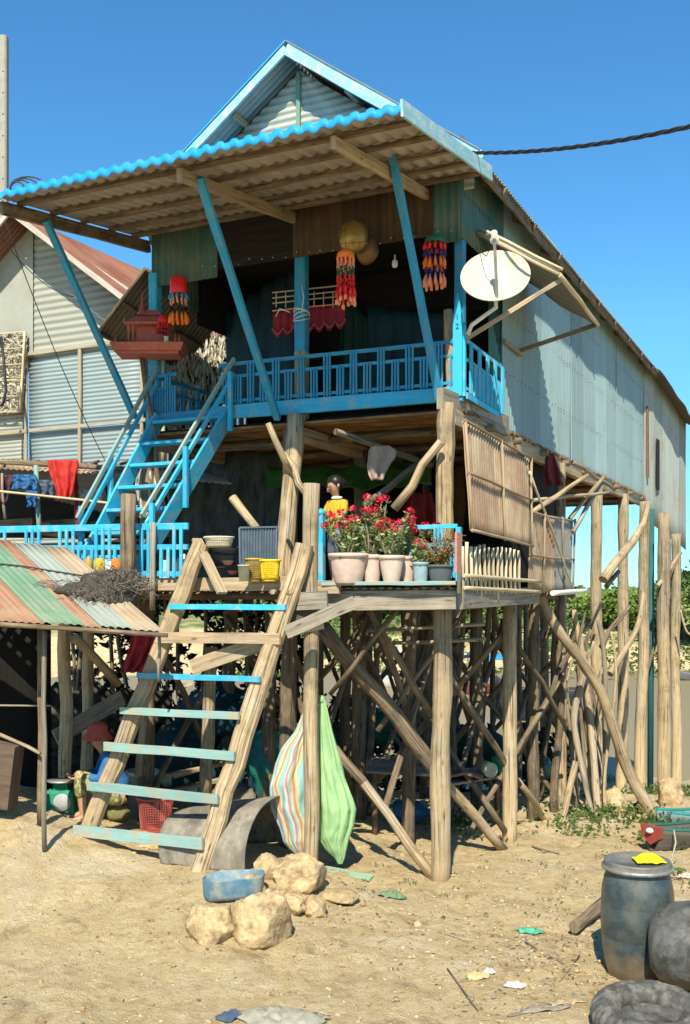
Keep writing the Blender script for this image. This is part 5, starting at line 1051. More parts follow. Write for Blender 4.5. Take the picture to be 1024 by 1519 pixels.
m.build('stem', twig_m, t_); lf.build('leaves', [redleaf_m, M('yellow green leaf', (.30, .27, .06), (.20, .13, .04), coord='O', sc=(20, 20, 20), bump=0, trans=.3)], t_)
# items on the left lower platform
def lathe_thing(name, px, ytop, ybot, prof, t, mt, label, cat, n=28, wob=.01, group=None, solid=0.):
    c0 = PT(px, ybot, t); k = t / FL
    m = MB(); m.lathe([(r * k, z * k) for r, z in prof], c0, n, wob=wob); return m.build(name, mt, origin=c0, label=label, cat=cat, group=group, solid=solid)
def basket(name, px, ytop, ybot, wt, wb, t, mt, label, holes=True, cat='basket'):
    k = t / FL; c0 = PT(px, ybot, t); H = (ybot - ytop) * k; R1, R0 = wt / 2 * k, wb / 2 * k; t_ = thing(name, c0, label, cat)
    m = MB(); nv = max(6, int(H / .016))
    m.grid(lambda u, v: c0 + V3(((R0 + (R1 - R0) * v) * cos(2*pi*u), (R0 + (R1 - R0) * v) * sin(2*pi*u), H * v)), 40, nv, True)
    o = m.build('lattice_wall', mt, t_)
    if holes: md = o.modifiers.new('w', 'WIREFRAME'); md.thickness = .006; md.use_even_offset = False
    m = MB(); m.lathe([(R1 - .004, H - .012), (R1 + .010, H - .012), (R1 + .012, H), (R1 + .004, H + .006), (R1 - .006, H), (R1 - .004, H - .012)], c0, 36); m.build('rim', mt, t_)
    m = MB(); m.lathe([(.001, 0), (R0, 0), (R0 + .004, .012), (R0 + .006 * 3, H * .12)], c0, 32); m.build('base', mt, t_)
    return t_
basket('yellow_basket', 401, 831, 862, 29, 23, 9.5, yelp_m, 'bright yellow plastic basket at the deck edge beside the tall post')
basket('yellow_basket', 378, 829, 862, 27, 22, 9.6, oliv_m, 'dirty ochre plastic basket left of the bright yellow one')
lathe_thing('bucket', 362, 838, 862, [(.1, 0), (7, 0), (9, 24), (9.6, 24), (8.5, 22), (6, 3), (.1, 3)], 9.45, M('cream plastic', (.66, .60, .42), coord='O', sc=(9, 9)), 'small cream plastic tub left of the yellow baskets', 'bucket')
m = MB(); a_, b_, c_, d_ = PT(356, 783, 9.7), PT(411, 782, 9.9), PT(410, 836, 9.9), PT(357, 836, 9.7)
m.grid(lambda u, v: a_.lerp(b_, u).lerp(d_.lerp(c_, u), v) - FV * (.012 * (1 if (u * 13) % 1 < .5 else 0)), 52, 3, smooth=False); 
t_ = thing('ribbed_panel', d_, 'grey blue ribbed plastic panel standing behind the yellow baskets', 'panel'); m.build('sheet', slate_m, t_, solid=.004)
for p, q in ((a_, b_), (b_, c_), (a_, d_), (d_, c_)): m = MB(); m.beam(p - FV * .01, q - FV * .01, .025, .018); m.build('frame', slate_m, t_)
bw = basket('wicker_basket', 325, 797, 812, 43, 34, 9.8, M('cream wicker', (.62, .56, .40), coord='O', sc=(40, 40)), 'round cream wicker basket on top of the pile of pots left of the ribbed panel')
basket('wire_basket', 332, 812, 842, 44, 30, 9.95, M('dark wire', (.06, .06, .055), coord='O', sc=(9, 9)), 'dark wire basket under the cream wicker basket')
for k, (px, py, r, mt) in enumerate(((322, 850, .055, M('dark pan', (.05, .05, .05), coord='O', sc=(9, 9))), (345, 852, .05, pink_m), (338, 838, .06, M('enamel bowl', (.40, .30, .26), coord='O', sc=(9, 9))), (312, 838, .05, steel_m))):
    p = PT(px, py, 9.85); m = MB(); m.lathe([(.001, 0), (r * .5, 0), (r, r * .6), (r * 1.1, r * .62), (r * .95, r * .55), (.001, r * .1)], p, 20)
    m.build('cooking_pot', mt, label=['dark round pan lying lowest in the pile by the ladder top', 'dusty red bowl at the right foot of the pile by the ladder top', 'pinkish enamel bowl in the middle of the pile under the wire basket', 'dull steel bowl at the left of the pile under the wicker basket'][k], cat='bowl')
lathe_thing('water_jug', 272, 822, 858, [(.1, 0), (12, 0), (13, 4), (13, 22), (10, 28), (5, 31), (5, 36), (.1, 36)], 10.2, white_m, 'white plastic water jug at the right end of the left blue railing', 'jug')
for k, (px, py0, py1, w_, mt, lb) in enumerate(((148, 828, 858, 16, M('mustard plastic', (.55, .36, .03), coord='O', sc=(9, 9)), 'yellow plastic container behind the left blue railing below the stair foot'), (172, 828, 858, 16, M('orange plastic', (.6, .17, .02), coord='O', sc=(9, 9)), 'orange plastic container behind the blue railing beside the stair stub post'),
        (132, 826, 856, 12, oliv_m, 'tall yellow canister behind the blue railing left of the stairs'), (165, 833, 858, 14, white_m, 'white tub with red lid behind the blue railing'), (222, 830, 858, 12, orange_m, 'small orange cup on the platform right of the stairs'))):
    lathe_thing('plastic_container', px, py0, py1, [(.1, 0), (w_ / 2, 0), (w_ / 2, (py1 - py0) * .8), (w_ / 3, (py1 - py0) * .93), (w_ / 4, py1 - py0), (.1, py1 - py0)], 10.3, mt, lb, 'container')

# ================================================================== BAGS ON THE POST
def bag(rows, t, df, folds, amp, mt, name, label, cat, seed=0, tier=1.):
    ys = [r[0] for r in rows]
    def at(v):
        y = ys[0] + (ys[-1] - ys[0]) * v
        for a_, b_ in zip(rows, rows[1:]):
            if y <= b_[0] + 1e-6: f = (y - a_[0]) / (b_[0] - a_[0]); return y, a_[1] + (b_[1] - a_[1]) * f, a_[2] + (b_[2] - a_[2]) * f
        return rows[-1]
    def fn(u, v):
        y, l, r = at(v); a_ = 2 * pi * u; hw_ = (r - l) / 2; k = 1 + amp * ((1 - abs(sin(a_ * folds * .5 + 1.1 * noise.noise((v * 2.0, seed, 0)) + 1.5 * noise.noise((cos(a_) * 1.5, sin(a_) * 1.5, seed + 3)))) ** .6) * -1.9 * (1 - .55 * v) + 1.2 * noise.noise((cos(a_) * 2.2, sin(a_) * 2.2 + seed, v * 5)) + .9 * abs(noise.noise((cos(a_) * 5, sin(a_) * 5 + v * 6, v * 9 + seed))) * v)
        return PT((l + r) / 2 + hw_ * cos(a_) * (1 + .3 * (k - 1)), y, t + df * hw_ * t / FL * sin(a_) * k)
    m = MB(); m.grid(fn, 140, 80, True, us=1, vs_=1)
    c0 = fn(0, 1); t_ = thing(name, c0, label, cat); m.build('cloth', mt, t_)
    kp = PT((rows[0][1] + rows[0][2]) / 2, rows[0][0] + 6, t)
    m = MB(); m.ball(kp, (.025, .03, .035), 8, seed=seed, amp=.6); m.tube([kp - ZV * .03, kp + RV * (468 - rows[0][1]) * t / FL * .8 + ZV * .04, kp + RV * (468 - rows[0][1]) * t / FL * 1.9 + ZV * .02 + FV * .1], .008, 6); m.build('knot', mt, t_); return t_
def stripe_mat(name, cols, n):
    m = bpy.data.materials.new(name); m.use_nodes = True; N = m.node_tree.nodes; L = m.node_tree.links; b = N['Principled BSDF']; b.inputs['Roughness'].default_value = .7
    tc = N.new('ShaderNodeTexCoord'); sx = N.new('ShaderNodeSeparateXYZ'); L.new(tc.outputs['UV'], sx.inputs[0])
    ns = N.new('ShaderNodeTexNoise'); ns.inputs['Scale'].default_value = 3; L.new(tc.outputs['UV'], ns.inputs['Vector'])
    a_ = N.new('ShaderNodeMath'); a_.operation = 'MULTIPLY_ADD'; L.new(ns.outputs['Fac'], a_.inputs[0]); a_.inputs[1].default_value = .16; L.new(sx.outputs[0], a_.inputs[2])
    k = N.new('ShaderNodeMath'); k.operation = 'MULTIPLY'; k.inputs[1].default_value = n; L.new(a_.outputs[0], k.inputs[0]); f = N.new('ShaderNodeMath'); f.operation = 'FRACT'; L.new(k.outputs[0], f.inputs[0])
    r = N.new('ShaderNodeValToRGB'); r.color_ramp.interpolation = 'CONSTANT'; e = r.color_ramp.elements
    e[0].position = 0; e[0].color = (*cols[0], 1); e[1].position = 1 / len(cols); e[1].color = (*cols[1], 1)
    for i, c_ in enumerate(cols[2:]): x = e.new((i + 2) / len(cols)); x.color = (*c_, 1)
    L.new(f.outputs[0], r.inputs[0]); L.new(r.outputs[0], b.inputs['Base Color'])
    tr = N.new('ShaderNodeBsdfTranslucent'); L.new(r.outputs[0], tr.inputs[0]); ms = N.new('ShaderNodeMixShader'); ms.inputs[0].default_value = .25; L.new(b.outputs[0], ms.inputs[1]); L.new(tr.outputs[0], ms.inputs[2]); L.new(ms.outputs[0], N['Material Output'].inputs[0])
    return m
pastel = stripe_mat('pastel striped cloth', [(.70, .24, .24), (.62, .60, .26), (.32, .60, .50), (.34, .56, .70), (.70, .66, .52), (.66, .26, .27), (.38, .62, .60), (.66, .60, .24)], 7)
bag([(1042, 455, 461), (1062, 447, 462), (1085, 437, 463), (1110, 418, 464), (1135, 407, 465), (1165, 400, 466), (1200, 402, 466), (1230, 416, 464), (1250, 421, 462), (1262, 432, 460), (1272, 444, 456)], 9.62, .7, 9, .24, pastel, 'striped_cloth_bag', 'pastel striped cloth bundle hanging left of the thin post', 'cloth bag', 2)
bag([(1032, 474, 481), (1050, 473, 486), (1085, 472, 494), (1120, 472, 504), (1150, 472, 512), (1185, 471, 524), (1200, 471, 529), (1225, 472, 526), (1245, 474, 518), (1262, 484, 514), (1272, 496, 512), (1282, 502, 508)], 9.55, .75, 9, .24, M('lime green cloth', (.40, .60, .27), (.30, .50, .24), coord='O', sc=(5, 5), trans=.2, var=0), 'green_cloth_bag', 'lime green cloth bundle hanging right of the thin post', 'cloth bag', 5)
m = MB(); m.grid(lambda u, v: PT(478 + 75 * u, 1288 + 12 * u + 4 * v, 9.4 - .25 * v) + ZV * .02 * sin(u * 9), 12, 3); 
g0 = G(480, 1292); g1 = G(552, 1306); m = MB(); m.beam(g0 + ZV * .02, g1 + ZV * .02, .14, .02, seg=4, wob=.01); m.build('green_board', M('pale green board', (.30, .45, .30), sc=(30, 3)), label='narrow pale green board lying by the foot of the green bundle', cat='board')
# arched mat
am = thing('felt_mat', G(350, 1280), 'stiff grey felt mat bent into an arch behind the ladder foot', 'mat')
A0, A1 = G(364, 1296), G(462, 1268)
def arch(u, v):
    # v along the tunnel (towards back left), u over the arch
    cx = A0.lerp(A1, .5) + ZV * .0; half = (A1 - A0) / 2; a_ = pi * (1.02 - 1.0 * u)
    p = cx + half * cos(a_) + ZV * (.62 - .16 * v) * max(0, sin(a_)) ** .75
    p += (-RV * .95 + FV * .35) * (v * .80) * (1 + .12 * sin(u * 5)); p += V3((.02, .02, .02)) * noise.noise((u * 4, v * 3, 1))
    if u > .62: p += (RV * .17 + ZV * .17 * (1 - v)) * ss(.62, 1, u) * (1 - v)
    return p
m = MB(); m.grid(arch, 40, 16, us=1.4, vs_=1.0); m.build('sheet', mat_m, am, solid=.018)
# basket, bucket, blue basin, rocks
g = G(231, 1234); kb = g.dot(FV)
basket('pink_basket', 231, 1182, 1232, 54, 42, kb, pink_m, 'dusty red lattice plastic basket standing under the ladder')
g = G(212, 1213); tb = g.dot(FV) - .12
lathe_thing('white_bucket', 212, 1143, 1213, [(.1, 0), (19, 0), (24, 64), (25.5, 64), (25.5, 70), (23, 70), (18, 4), (.1, 4)], tb, M('cream white bucket', (.66, .63, .50), (.56, .53, .42), coord='O', sc=(9, 9), dirt=(.4, .34, .24), da=.5, ds=5), 'off white plastic bucket standing behind the red basket under the ladder', 'bucket')
m = MB(); g = G(330, 1215); c0 = g + FV * .3; m.ball(c0 + ZV * .1, (.42, .3, .32), 12, seed=2, amp=.2); m.build('cloth_covered_mound', mat_m, label='mound under a grey mat between the basket and the arched mat', cat='mound')
rocks = [(314, 1398, 40, 34, 'broad tan clay rock at the left under the blue basin'), (388, 1402, 48, 42, 'largest yellow clay rock, lit on its left face, right below the blue basin'), (444, 1322, 42, 30, 'brown clay rock by the foot of the thin post'),
         (398, 1308, 28, 20, 'flat yellow rock just behind the blue basin'), (432, 1356, 20, 18, 'small upright rock between the largest rock and its right neighbour'), (466, 1360, 20, 17, 'small squarish pale rock at the right end of the rock group'),
         (408, 1345, 26, 14, 'low rock wedged behind the largest rock'), (372, 1332, 26, 16, 'low tan rock hidden behind the blue basin'), (506, 1340, 26, 10, 'low crumbled rock right of the rock group'),
         (812, 1152, 22, 22, 'pale yellow rock lying among the stilts left of the branch bundle'), (918, 1208, 16, 22, 'yellow rock in the weeds beside the long curved branch'), (996, 1195, 18, 26, 'yellow block of clay behind the last right stilts'), (692, 1140, 16, 12, 'grey boulder in the shade under the house'), (230, 1258, 30, 6, 'flat stones under the lowest rung')]
for i, (px, py, rx, rz, lb) in enumerate(rocks):
    g = G(px, py); t = g.dot(FV); k = t / FL; m = MB(); c0 = V3((g.x, g.y, g.z)) + FV * rx * k * .6 + ZV * rz * k * .55
    m.ball((0, 0, 0), 1, 26, seed=i * 3.1, amp=.22); rq = random.Random(i * 7 + 3); pl = []
    for q in range(17):
        d = V3((rq.gauss(0, 1), rq.gauss(0, 1), rq.gauss(0, 1))).normalized(); pl.append((d, rq.uniform(.62, .92)))
    nv = []
    for v in m.v:
        v = V3(v)
        for d, h_ in pl:
            e = v.dot(d) - h_
            if e > 0: v -= d * e * .93
        n_ = noise.fractal(v * 3.5 + V3((i, 0, 0)), 1, 2, 4) * .06 + (.05 if noise.noise(v * 2.2 + V3((0, i, 0))) > .12 else 0) + noise.noise(v * 9) * .035 + noise.noise(v * 22) * .022
        v = v * (1 + n_); nv.append((c0.x + v.x * rx * k * 1.12, c0.y + v.y * rx * k * 1.0, c0.z + v.z * rz * k * 1.22))
    m.v = nv
    m.build('clay_rock', rock_m, label=lb, cat='rock', group='clay rocks lying in the yard')
g = G(345, 1345); bc = PT(347, 1318, g.dot(FV) + .22)
def tub(u, v):
    a_ = 2 * pi * u; p = 4.; c_, s_ = cos(a_), sin(a_); k = (abs(c_) ** p + abs(s_) ** p) ** (-1 / p)
    prof = [(.001, 0), (.9, 0), (.97, .25), (1, .95), (1.0, 1.), (.96, 1.), (.93, .6), (.001, .5)]; i = min(int(round(v * 7)), 7); r_, z = prof[i]
    return bc + RV * c_ * k * r_ * .245 + FV * s_ * k * r_ * .15 + ZV * (z * .17 - .06 + .02 * c_ + .02 * noise.noise((c_, s_, z)))
m = MB(); m.grid(tub, 48, 7, True); m.build('blue_basin', bluep_m, label='chalky blue cut off plastic basin resting on the clay rocks', cat='basin')
# barrel
bg_ = PT(946, 900, 7.12); bz = gz(bg_.x, bg_.y); bc = V3((bg_.x, bg_.y, bz - .01)); bt = bc.dot(FV)
H = (HC + (HOR - 1276) * bt / FL) - bc.z
br = thing('plastic_barrel', bc, 'scuffed blue grey plastic barrel with a grey lid standing in the yard', 'barrel')
m = MB(); m.lathe([(.001, .0), (.17, .0), (.195, .012), (.215, .09), (.235, .2), (.241, .28), (.2405, .285), (.2405, .295), (.243, .30), (.246, .42), (.245, .50), (.2435, .505), (.2435, .515), (.244, .52), (.238, H - .19), (.222, H - .11), (.205, H - .07), (.207, H - .05), (.001, H - .05)], bc, 72)
o = m.build('body', drum_m, br)
# rusty mud stain of the lower body
nt_ = drum_m.node_tree; N = nt_.nodes; L = nt_.links; bb = N['Principled BSDF']; src = bb.inputs['Base Color'].links[0].from_socket
tc = N.new('ShaderNodeTexCoord'); sx = N.new('ShaderNodeSeparateXYZ'); L.new(tc.outputs['Object'], sx.inputs[0]); nn_ = N.new('ShaderNodeTexNoise'); nn_.inputs['Scale'].default_value = 9; nn_.inputs['Detail'].default_value = 8; L.new(tc.outputs['Object'], nn_.inputs['Vector'])
ad = N.new('ShaderNodeMath'); ad.operation = 'MULTIPLY_ADD'; L.new(nn_.outputs['Fac'], ad.inputs[0]); ad.inputs[1].default_value = -.42; L.new(sx.outputs[2], ad.inputs[2])
mr_ = N.new('ShaderNodeMapRange'); L.new(ad.outputs[0], mr_.inputs[0]); mr_.inputs[1].default_value = .03; mr_.inputs[2].default_value = -.14; mr_.inputs[3].default_value = 0; mr_.inputs[4].default_value = .45
mx = N.new('ShaderNodeMix'); mx.data_type = 'RGBA'; L.new(mr_.outputs[0], mx.inputs[0]); L.new(src, mx.inputs[6]); mx.inputs[7].default_value = (.34, .21, .09, 1); L.new(mx.outputs[2], bb.inputs['Base Color'])
m = MB(); m.lathe([(.205, H - .055), (.226, H - .06), (.232, H - .05), (.232, H - .03), (.224, H - .02), (.226, H - .012), (.222, H + .002), (.212, H + .006), (.200, H - .002), (.17, H - .004), (.168, H - .012), (.001, H - .01)], bc, 64); m.build('lid', lid_m, br)
m = MB(); m.lathe([(.232, H - .058), (.240, H - .055), (.240, H - .035), (.232, H - .032)], bc, 64); m.build('clamp_ring', steel_m, br)
m = MB(); yc = PT(963, 1267, bt - .03); yc.z = bc.z + H
m.grid(lambda u, v: yc + RV * ((u - .5) * .2) + FV * ((v - .5) * .16) + ZV * (.008 + .045 * sin(pi * u) * sin(pi * v) + .02 * sin(pi * u) * noise.noise((u * 4, v * 4, 2))), 20, 14); m.build('yellow_cloth', M('bright yellow cloth', (.80, .68, .01), coord='O', sc=(9, 9), var=0), label='crumpled bright yellow cloth lying on the barrel lid', cat='cloth', solid=.006)
# sooty cooking pot on its side
pc = PT(1021, 1392, 6.78); pax = (RV * .93 - FV * .36 + ZV * .04).normalized(); pc.z = gz(pc.x, pc.y) + .295
pt_ = thing('cooking_cauldron', pc - ZV * .3, 'large soot blackened pot lying on its side right of the barrel', 'cooking pot')
m = MB(); m.lathe([(.001, -.30), (.16, -.285), (.235, -.23), (.27, -.14), (.285, -.02), (.285, .0), (.27, -.0), (.255, -.14), (.2, -.24), (.001, -.28)], pc + pax * .05, 60, axis=pax, wob=.01); m.build('bowl', soot_m, pt_)
m = MB(); m.lathe([(.283, -.012), (.305, -.012), (.312, 0), (.305, .012), (.28, .012)], pc + pax * .05, 60, axis=pax); m.build('rim', alu_m, pt_)
# sooty wok / tyre
ty = thing('worn_tyre', PT(965, 1519, 6.2), 'worn blackened tyre lying flat at the bottom right corner', 'tyre'); tc_ = PT(966, 1500, 6.12); tc_.z = gz(tc_.x, tc_.y) + .09
def tyre(u, v):
    a_ = 2 * pi * u; b_ = 2 * pi * v; r_ = .255 + .085 * cos(b_) * (1 + .14 * (1 if (u * 40 + .35 * sin(b_ * 2)) % 1 < .5 and cos(b_) > .1 else 0)); z = .095 * sin(b_) + (.006 * sin(r_ * 260) if cos(b_) < .3 else 0)
    p = V3((r_ * cos(a_), r_ * sin(a_), z)); p += p.normalized() * .008 * noise.noise(p * 14); return tc_ + Matrix.Rotation(.12, 3, RV) @ p
m = MB(); m.grid(tyre, 400, 36, True, smooth=True); m.build('tread', M('dusty black rubber', (.10, .095, .08), (.04, .038, .033), dirt=(.28, .25, .2), da=.6, ds=9, coord='O', sc=(14, 14, 14), bump=.6, dthr=.55), ty)
m = MB(); m.lathe([(.001, -.03), (.12, -.03), (.165, -.02), (.185, .03), (.178, .035), (.155, -.01), (.001, -.02)], tc_, 40); m.build('rim', soot_m, ty)
g0 = PT(905, 1466, 6.75); g0.z = gz(g0.x, g0.y) + .03; g1 = PT(1090, 1452, 6.7); g1.z = gz(g1.x, g1.y) + .09
m = MB(); m.beam(g0, g1, .05, .045, seg=4, wob=.005); m.build('loose_pole', plank_m, label='squared timber lying between the tyre and the sooty pot', cat='timber')
# log stump left of the barrel
g0 = G(852, 1386); g1 = G(900, 1355)
m = MB(); m.log(g0 + ZV * .05, g1 + ZV * .10, .045, .05, .03, 4); m.build('driftwood_log', logd_m, label='short crooked log lying against the left side of the barrel', cat='log')
# litter
def litter(px, py, w_, mt, name, label, cat, seed, h=.04, asp=.6):
    g = G(px, py); k = g.dot(FV) / FL; ww = w_ * k; m = MB()
    def fn(u, v):
        a_ = 2 * pi * u; q = v * (1 + .35 * noise.noise((cos(a_) * 1.3 + seed, sin(a_) * 1.3, 0)) + .18 * noise.noise((cos(a_) * 4 + seed, sin(a_) * 4, 0))); x, y = cos(a_) * q * ww / 2, sin(a_) * q * ww * asp / 2
        p = g + RV * x + FV * y; cr_ = abs(noise.noise((x / ww * 5 + seed, y / ww * 5, 1))) * .9 + abs(noise.noise((x / ww * 11, y / ww * 11 + seed, 2))) * .5
        return V3((p.x, p.y, gz(p.x, p.y, True) + .006 + h * (cr_ * (.35 + .65 * (1 - v)) + .45 * (1 - v * v)))) + RV * ww * .05 * noise.noise((x / ww * 7, y / ww * 7, seed))
    m.grid(fn, 40, 12, True); m.build(name, mt, label=label, cat=cat, solid=.003)
litter(786, 1384, 42, M('sea green plastic', (.10, .42, .27), (.06, .30, .20), coord='O', sc=(20, 20)), 'plastic_scrap', 'crumpled sea green plastic scrap on the bare dirt left of the barrel', 'litter', 1)
litter(582, 1332, 38, M('green net scrap', (.10, .26, .14), (.20, .16, .08), coord='O', sc=(30, 30)), 'net_scrap', 'scrap of green netting on the dirt in front of the thick stilt', 'litter', 2, h=.07)
litter(708, 1452, 40, M('tan scrap', (.58, .42, .20), coord='O', sc=(20, 20)), 'cardboard_scrap', 'tan scrap of cardboard lying near the bottom centre right', 'litter', 3, h=.03)
litter(725, 1446, 20, white_m, 'paper_scrap', 'small white paper scrap behind the tan cardboard', 'litter', 4)
litter(765, 1462, 34, M('dirty paper', (.55, .52, .45), coord='O', sc=(20, 20)), 'paper_scrap', 'dirty white paper scrap right of the tan cardboard', 'litter', 5)
litter(748, 1203, 26, M('mint plastic', (.12, .50, .27), coord='O', sc=(20, 20)), 'plastic_scrap', 'mint green plastic scrap in the weeds under the branches', 'litter', 6)
g = G(884, 1240)
litter(1016, 1302, 26, M('red and white scrap', (.65, .22, .16), (.7, .6, .5), coord='O', sc=(30, 30)), 'wrapper', 'red and white wrapper at the right edge above the sooty pot', 'litter', 8)
litter(840, 1490, 60, plank_m, 'wood_chip', 'splintered pale wood lying left of the tyre', 'litter', 9, h=.02, asp=.25)
litter(800, 1500, 90, planksg_m, 'flat_board', 'grey weathered board half buried near the bottom right', 'board', 19, h=.02, asp=.2)
litter(418, 1514, 135, M('dusty canvas', (.31, .29, .22), (.20, .185, .14), coord='O', sc=(14, 14)), 'canvas_rag', 'dusty grey canvas rag lying at the bottom centre', 'rag', 7, h=.09, asp=.55)
litter(344, 1512, 44, M('worn blue denim', (.06, .09, .14), coord='O', sc=(20, 20)), 'blue_rag', 'dark blue rag at the left end of the canvas rag', 'rag', 11, h=.05)
for i, (a_, b_, r) in enumerate((((664, 1440), (710, 1502), .006), ((650, 1385), (700, 1398), .005), ((780, 1400), (850, 1440), .006), ((560, 1400), (600, 1390), .004), ((790, 1258), (830, 1268), .012), ((120, 1218), (150, 1212), .008), ((860, 1420), (830, 1460), .005))):
    p, q = G(*a_), G(*b_); m = MB(); m.log(p + ZV * .012, q + ZV * .012, r, r * .7, .015, 700 + i, n=6)
    m.build('twig', logd_m if i in (0, 6) else twig_m, label=['long thin dark stick on the dirt at bottom centre right', 'thin pale twig left of the sea green scrap', 'twig between the sea green scrap and the barrel', 'tiny twig right of the rock group', 'broken stick in front of the weeds under the branches', 'bent metal hook like stick left of the ladder foot', 'thin twig left of the tyre'][i], cat='twig', group='sticks scattered on the dirt')
# ================================================================== BRANCH BUNDLES ON THE RIGHT
def branch(pts, r0, r1, mt, label, seed=0):
    P = [PT(*p) for p in pts]; Q = []
    for i in range(len(P) - 1):
        p0, p1, p2, p3 = P[max(i - 1, 0)], P[i], P[i + 1], P[min(i + 2, len(P) - 1)]
        for k in range(5):
            f = k / 5; Q.append(.5 * ((2 * p1) + (p2 - p0) * f + (2 * p0 - 5 * p1 + 4 * p2 - p3) * f * f + (3 * p1 - p0 - 3 * p2 + p3) * f ** 3))
    Q.append(P[-1]); n = len(Q); m = MB(); m.tube(Q, [(r0 + (r1 - r0) * i / (n - 1)) * (1 + .15 * noise.noise((seed, i * .7, 0))) for i in range(n)], 9, jit=.08, seed=seed)
    return m.build('branch', mt, label=label, cat='branch', group='crooked branches stacked against the right stilts')
branch([(800, 882, 12.2), (828, 935, 12.2), (866, 985, 12.4), (893, 1030, 12.5), (912, 1085, 12.6), (935, 1150, 12.7), (970, 1210, 12.6)], .055, .075, log_m, 'long thick curved branch sweeping down from the lower platform to the right', 1)
branch([(850, 905, 13.0), (862, 960, 13.0), (872, 1030, 13.0), (880, 1110, 12.9), (888, 1222, 12.6)], .04, .05, log_m, 'twisted pale branch standing left of the tall right stilt', 2)
branch([(872, 985, 12.8), (852, 1060, 12.8), (862, 1130, 12.7), (880, 1215, 12.6)], .05, .03, twig_m, 'bowed branch in the middle of the bundle', 3)
branch([(855, 1130, 12.6), (845, 1170, 12.5), (838, 1205, 12.4), (832, 1225, 12.3)], .045, .035, log_m, 'short pale branch forking at the foot of the fourth stilt', 4)
rb = random.Random(31)
for i in range(22):
    x0 = rb.uniform(840, 908); x1 = x0 + rb.uniform(-10, 18); t0 = rb.uniform(12.8, 14.5); y0 = rb.uniform(900, 1060)
    branch([(x0, y0, t0), (x0 + rb.uniform(-16, 16), y0 + 70, t0), (x1 + rb.uniform(-12, 12), 1140, t0 - .1), (x1, 1205 - (t0 - 12.6) * 12, t0 - .2)], rb.uniform(.012, .034), rb.uniform(.012, .03), rb.choice([log_m, twig_m, logd_m, logd_m, twig_m]), 'thin crooked branch packed in the brushwood bundle between the fourth and sixth right stilts', 40 + i)
branch([(905, 1000, 14.5), (930, 960, 14.8), (948, 925, 15.2), (955, 880, 15.6)], .05, .04, log_m, 'branch curving up between two tall right stilts', 21)
branch([(893, 960, 14), (905, 935, 14.2), (935, 900, 14.8)], .045, .03, logd_m, 'dark forked branch behind the tall right stilts', 22)
branch([(1010, 905, 20), (1018, 935, 20), (1030, 945, 20)], .02, .02, log_m, 'bare twig at the right edge in front of the far trees', 23)
# ================================================================== UNDER THE HOUSE
def bxo(name, p, s_, mt, label, cat, yaw=0.): 
    m = MB(); q = V3((cos(YAW + yaw), sin(YAW + yaw), 0)) * s_[0] / 2; m.beam(V3(p) - q, V3(p) + q, s_[1], s_[2], ch=.06, seg=3, wob=.004); return m.build(name, mt, label=label, cat=cat)
be = thing('slatted_bench', PT(595, 1180, 11.8), 'low slatted bench in the dappled shade between the middle stilts', 'bench')
for k in range(7):
    a_ = PT(545, 1140, 11.2 + k * .16); b_ = PT(668, 1140, 11.0 + k * .16); a_.z = b_.z = .66; m = MB(); m.beam(a_, b_, .12, .03, seg=2, wob=.004, seed=k); m.build('slat', planksg_m, be)
for px, t in ((556, 11.3), (655, 11.1), (556, 12.2), (655, 12.1)):
    p = PT(px, 1000, t); m = MB(); m.log((p.x, p.y, gz(p.x, p.y) - .05), (p.x, p.y, .66), .03, .03, .01, px); m.build('leg', logd_m, be)
for px, t in ((540, 10.6), (700, 11.9)):
    pass
lt = thing('low_table', PT(700, 1180, 12), 'low plank table holding a roll and a green tub, left of the second stilt', 'table')
for k in range(5):
    a_ = PT(640, 1160, 11.2 + k * .17); b_ = PT(750, 1160, 11.9 + k * .17); a_.z = b_.z = .50; m = MB(); m.beam(a_, b_, .14, .025, seed=k, seg=2, wob=.003); m.build('slat', planksg_m, lt)
for px, t in ((650, 11.6), (738, 12.2)): p = PT(px, 1000, t); m = MB(); m.log((p.x, p.y, gz(p.x, p.y)), (p.x, p.y, .5), .03, .03, .01, px); m.build('leg', logd_m, lt)
p = PT(724, 1148, 11.7); p.z = .60
m = MB(); m.lathe([(.001, -.08), (.085, -.08), (.085, .08), (.075, .085), (.03, .085), (.001, .07)], p, 24, axis=(RV * .3 - FV)); m.build('cable_roll', M('cream roll', (.62, .60, .36), (.5, .48, .3), coord='O', sc=(30, 30)), label='cream coloured roll lying on the low table', cat='roll')
m = MB(); p2 = PT(742, 1146, 11.9); p2.z = .51; m.lathe([(.001, 0), (.09, 0), (.1, .18), (.09, .2), (.001, .2)], p2, 20); m.build('green_tub', M('bright green tub', (.03, .30, .14), coord='O', sc=(9, 9)), label='bright green tub beside the cream roll on the low table', cat='tub')
litter(0, 0, 1, plank_m, 'x', 'x', 'x', 0) if False else None
m = MB(); a_ = PT(655, 1150, 11.4); m.grid(lambda u, v: PT(655 + 62 * u, 1152, 11.35 + .5 * v) * 1 + ZV * 0 + V3((0, 0, .53 + .08 * sin(pi * u) * (1 - .5 * v) + .02 * noise.noise((u * 4, v * 4, 0)) - (PT(655 + 62 * u, 1152, 11.35 + .5 * v)).z)), 16, 8); m.build('folded_mat', M('brown folded mat', (.30, .17, .11), (.2, .11, .07), coord='O', sc=(12, 12)), label='folded brown mat on the low table left of the cream roll', cat='mat', solid=.03)
g = PT(610, 1200, 12.0); g.z = gz(g.x, g.y) + .14
